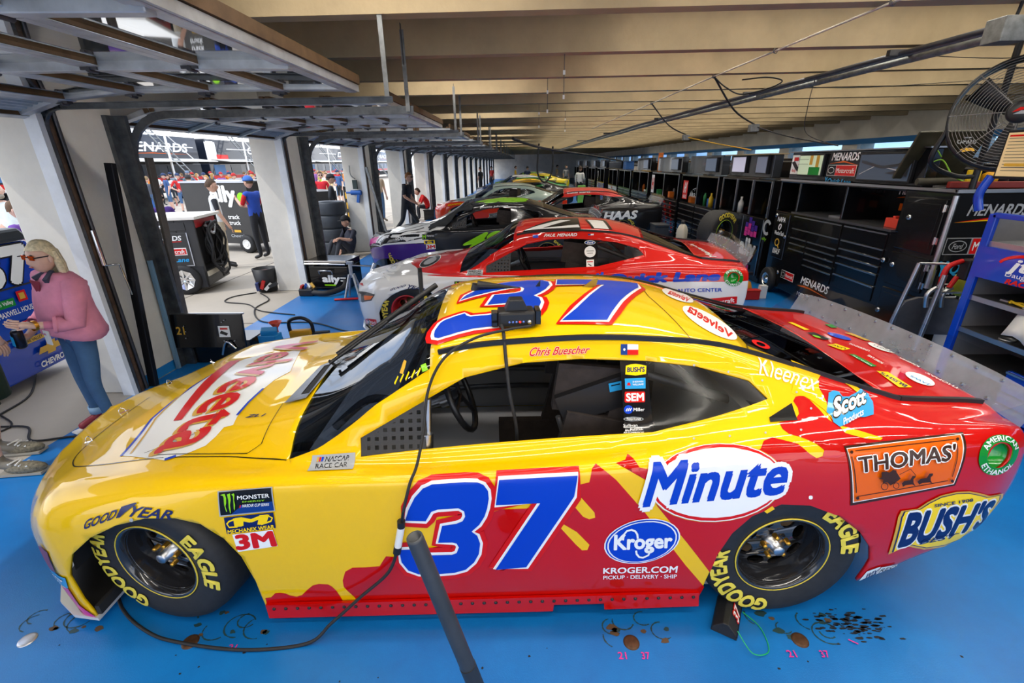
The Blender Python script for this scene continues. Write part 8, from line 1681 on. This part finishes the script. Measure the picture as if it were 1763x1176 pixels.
# ================================================================ transporters across the apron
M_HK = mat('hauler_black', s2l('#1b2230'), .3, 0, .6); M_HR = mat('hauler_red', s2l('#d8231a'), .35); M_HB = mat('hauler_blue', s2l('#1d55a6'), .3, 0, .5); M_AWN = mat('awning_white', s2l('#e6e4de'), .5)
def hauler(label, y0, L_, body, text, num=None, x=-24.0, deck=True):
    t = thing('transporter', label, 'transporter', (x, y0, 0))
    MB().bx(-2.6, 0, 0, L_, 1.0, 2.30).bx(-2.6, 0, 0, L_, 2.42, 4.05).done('body', body, t, bev=.04)
    MB().bx(-2.5, -.06, .1, L_-.1, 2.30, 2.42).bx(-2.4, -.3, .3, L_-.3, .45, 1.0).done('chassis', DARK, t)
    a = MB().box((.75, L_/2, 2.52), (1.6, L_-.6, .05), (0, .12, 0)).done('awning', M_AWN, t); MB().bx(-.01, .015, .2, L_-.2, 1.18, 1.42).done('stripe', M_HR, t); MB().bx(-.01, .012, .2, L_-.2, 1.06, 1.18).done('stripe', WHITE, t)
    for k in range(int(L_//2.2)):
        o = MB().bx(-.03, .02, .5+2.2*k, 1.9+2.2*k, 1.5, 2.2).done('window', M_PANE2 if k % 3 else mat('poster_blue', s2l('#4a7ab0'), .4), t)
    # reading runs from far to near when seen from the garage: text along +y looks right from +x
    sign('print', [('T', 'w', text, rect(L_*(.35 if num else .55), 3.05, L_*.38, .55), {'i': .2, 'b': .03}), ('P', 'o', [(L_*.53, 2.88), (L_*.7, 2.98), (L_*.95, 2.90), (L_*.7, 2.93)][:0 if num else 4] or [(0, 2.5), (.1, 2.5), (.1, 2.55)])] + ([('T', 'w', num, rect(.25, 2.6, .6, 1.2), {'b': .06}), ('P', 'r', rect(1.1, 2.6, 1.5, .35))] if num else []), (.005, 0, 0), (0, 1, 0), (0, 0, 1), t)
    if deck:
        r = MB()
        for k in range(int(L_//2)+1):
            y = .1 + (L_-.2)*k/int(L_//2); r.cyl((0, y, 4.05), (0, y, 5.1), .03, 6)
        r.tube([(0, .1, 5.1), (0, L_-.1, 5.1)], .03, 6).tube([(0, .1, 4.6), (0, L_-.1, 4.6)], .025, 6); r.done('deck_rail', WHITE, t)
        for k in range(2):
            y = L_*(.18+.5*k); p = MB().cyl((1.3, y, 0), (1.3, y, 4.2), .07, 8); p.tube([(1.3, y-2.4, 3.3), (1.3, y+2.4, 3.3)], .035, 6).tube([(1.3, y-2.4, 4.0), (1.3, y+2.4, 4.0)], .035, 6).tube([(1.3, y, 4.1), (1.3, y+2.2, 2.6)], .03, 6); p.done('scaffold', WHITE, t)
            ld = MB(); 
            for q in (-.28, .28): ld.tube([(2.9, y+q+1.0, 0), (.3, y+q, 4.3)], .05, 6)
            for j in range(13): f = (j+.5)/13; ld.cyl((2.9-2.6*f, y+1.0-1.0*f-.28, 4.3*f), (2.9-2.6*f, y+1.0-1.0*f+.28, 4.3*f), .03, 5)
            ld.done('ladder', GALV, t)
    for y in (1.2, 2.4, L_-2.4, L_-1.2):
        w_ = MB(); w_.lathe([(.25, -.14), (.46, -.14), (.5, -.08), (.5, .14), (.25, .14)], (-.25, y, .5), 'x', 18); w_.done('wheel', RUBBER, t)
    return t
M_PANE2 = mat('window_dark', (.03, .04, .055), .15)
hauler('blue transporter with ladders at the left end of the row', 6.5, 13.0, M_HB, 'KROGER', None, -24.0)
hauler('black MENARDS transporter with red stripe and ladders', 21.0, 15.0, M_HK, 'MENARDS', None)
hauler('black transporter numbered 1 with red stripe', 37.0, 16.0, M_HK, 'ONE TEAM', '1')
hauler('dark transporter seen past the third column', 54.0, 17.0, M_HK, 'DENT', None)
hauler('dark transporter farthest down the row', 72.0, 18.0, M_HK, 'RACING', None)
# barrels, barriers, yellow crate among the crowd
tag(MB().box((0, 0, .45), (.9, .7, .9), (0, 0, .3)).box((0, 0, .95), (1.0, .8, .10), (0, 0, .3)).done('pallet_box', mat('box_blue2', s2l('#2f62a8'), .5), loc=(-20.2, 25.2, 0)), 'blue crate beside the woman with the phone', 'crate')
tag(MB().box((0, 0, .25), (.5, .4, .3), (.3, 0, .4)).box((0, 0, .1), (.45, .35, .2), (0, 0, .4)).done('cooler', mat('cooler_yellow', s2l('#e4c41e'), .5), loc=(-11.9, 15.2, 0)), 'yellow and red cooler on the apron', 'cooler')
t = thing('tool_chest', 'grey drawer chest with red tags behind the crewman in black', 'tool chest', (-6.6, 14.6, 0), -.9)
MB().bx(-.8, .8, 0, .6, 0, 1.3).done('body', M_GCART, t, bev=.01)
for q in range(2):
    for k in range(8): MB().bx(-.76+.78*q, -.04+.78*q, -.012, .01, .16+.13*k, .27+.13*k).done('drawer', M_CART, t); MB().bx(-.5+.78*q, -.3+.78*q, -.02, -.01, .2+.13*k, .23+.13*k).done('label_red', M_HR, t) if k % 3 == q else None
t = thing('parts_cart', 'black cart with yellow bins by the fourth column', 'cart', (-5.7, 15.9, 0), -.6); MB().bx(-.5, .5, 0, .5, 0, 1.35).done('body', M_CART, t, bev=.01)
for k in range(3): MB().bx(-.3, .3, -.08, .0, .3+.33*k, .5+.33*k).done('bin', mat('bin_y', s2l('#d8a31e'), .5), t)
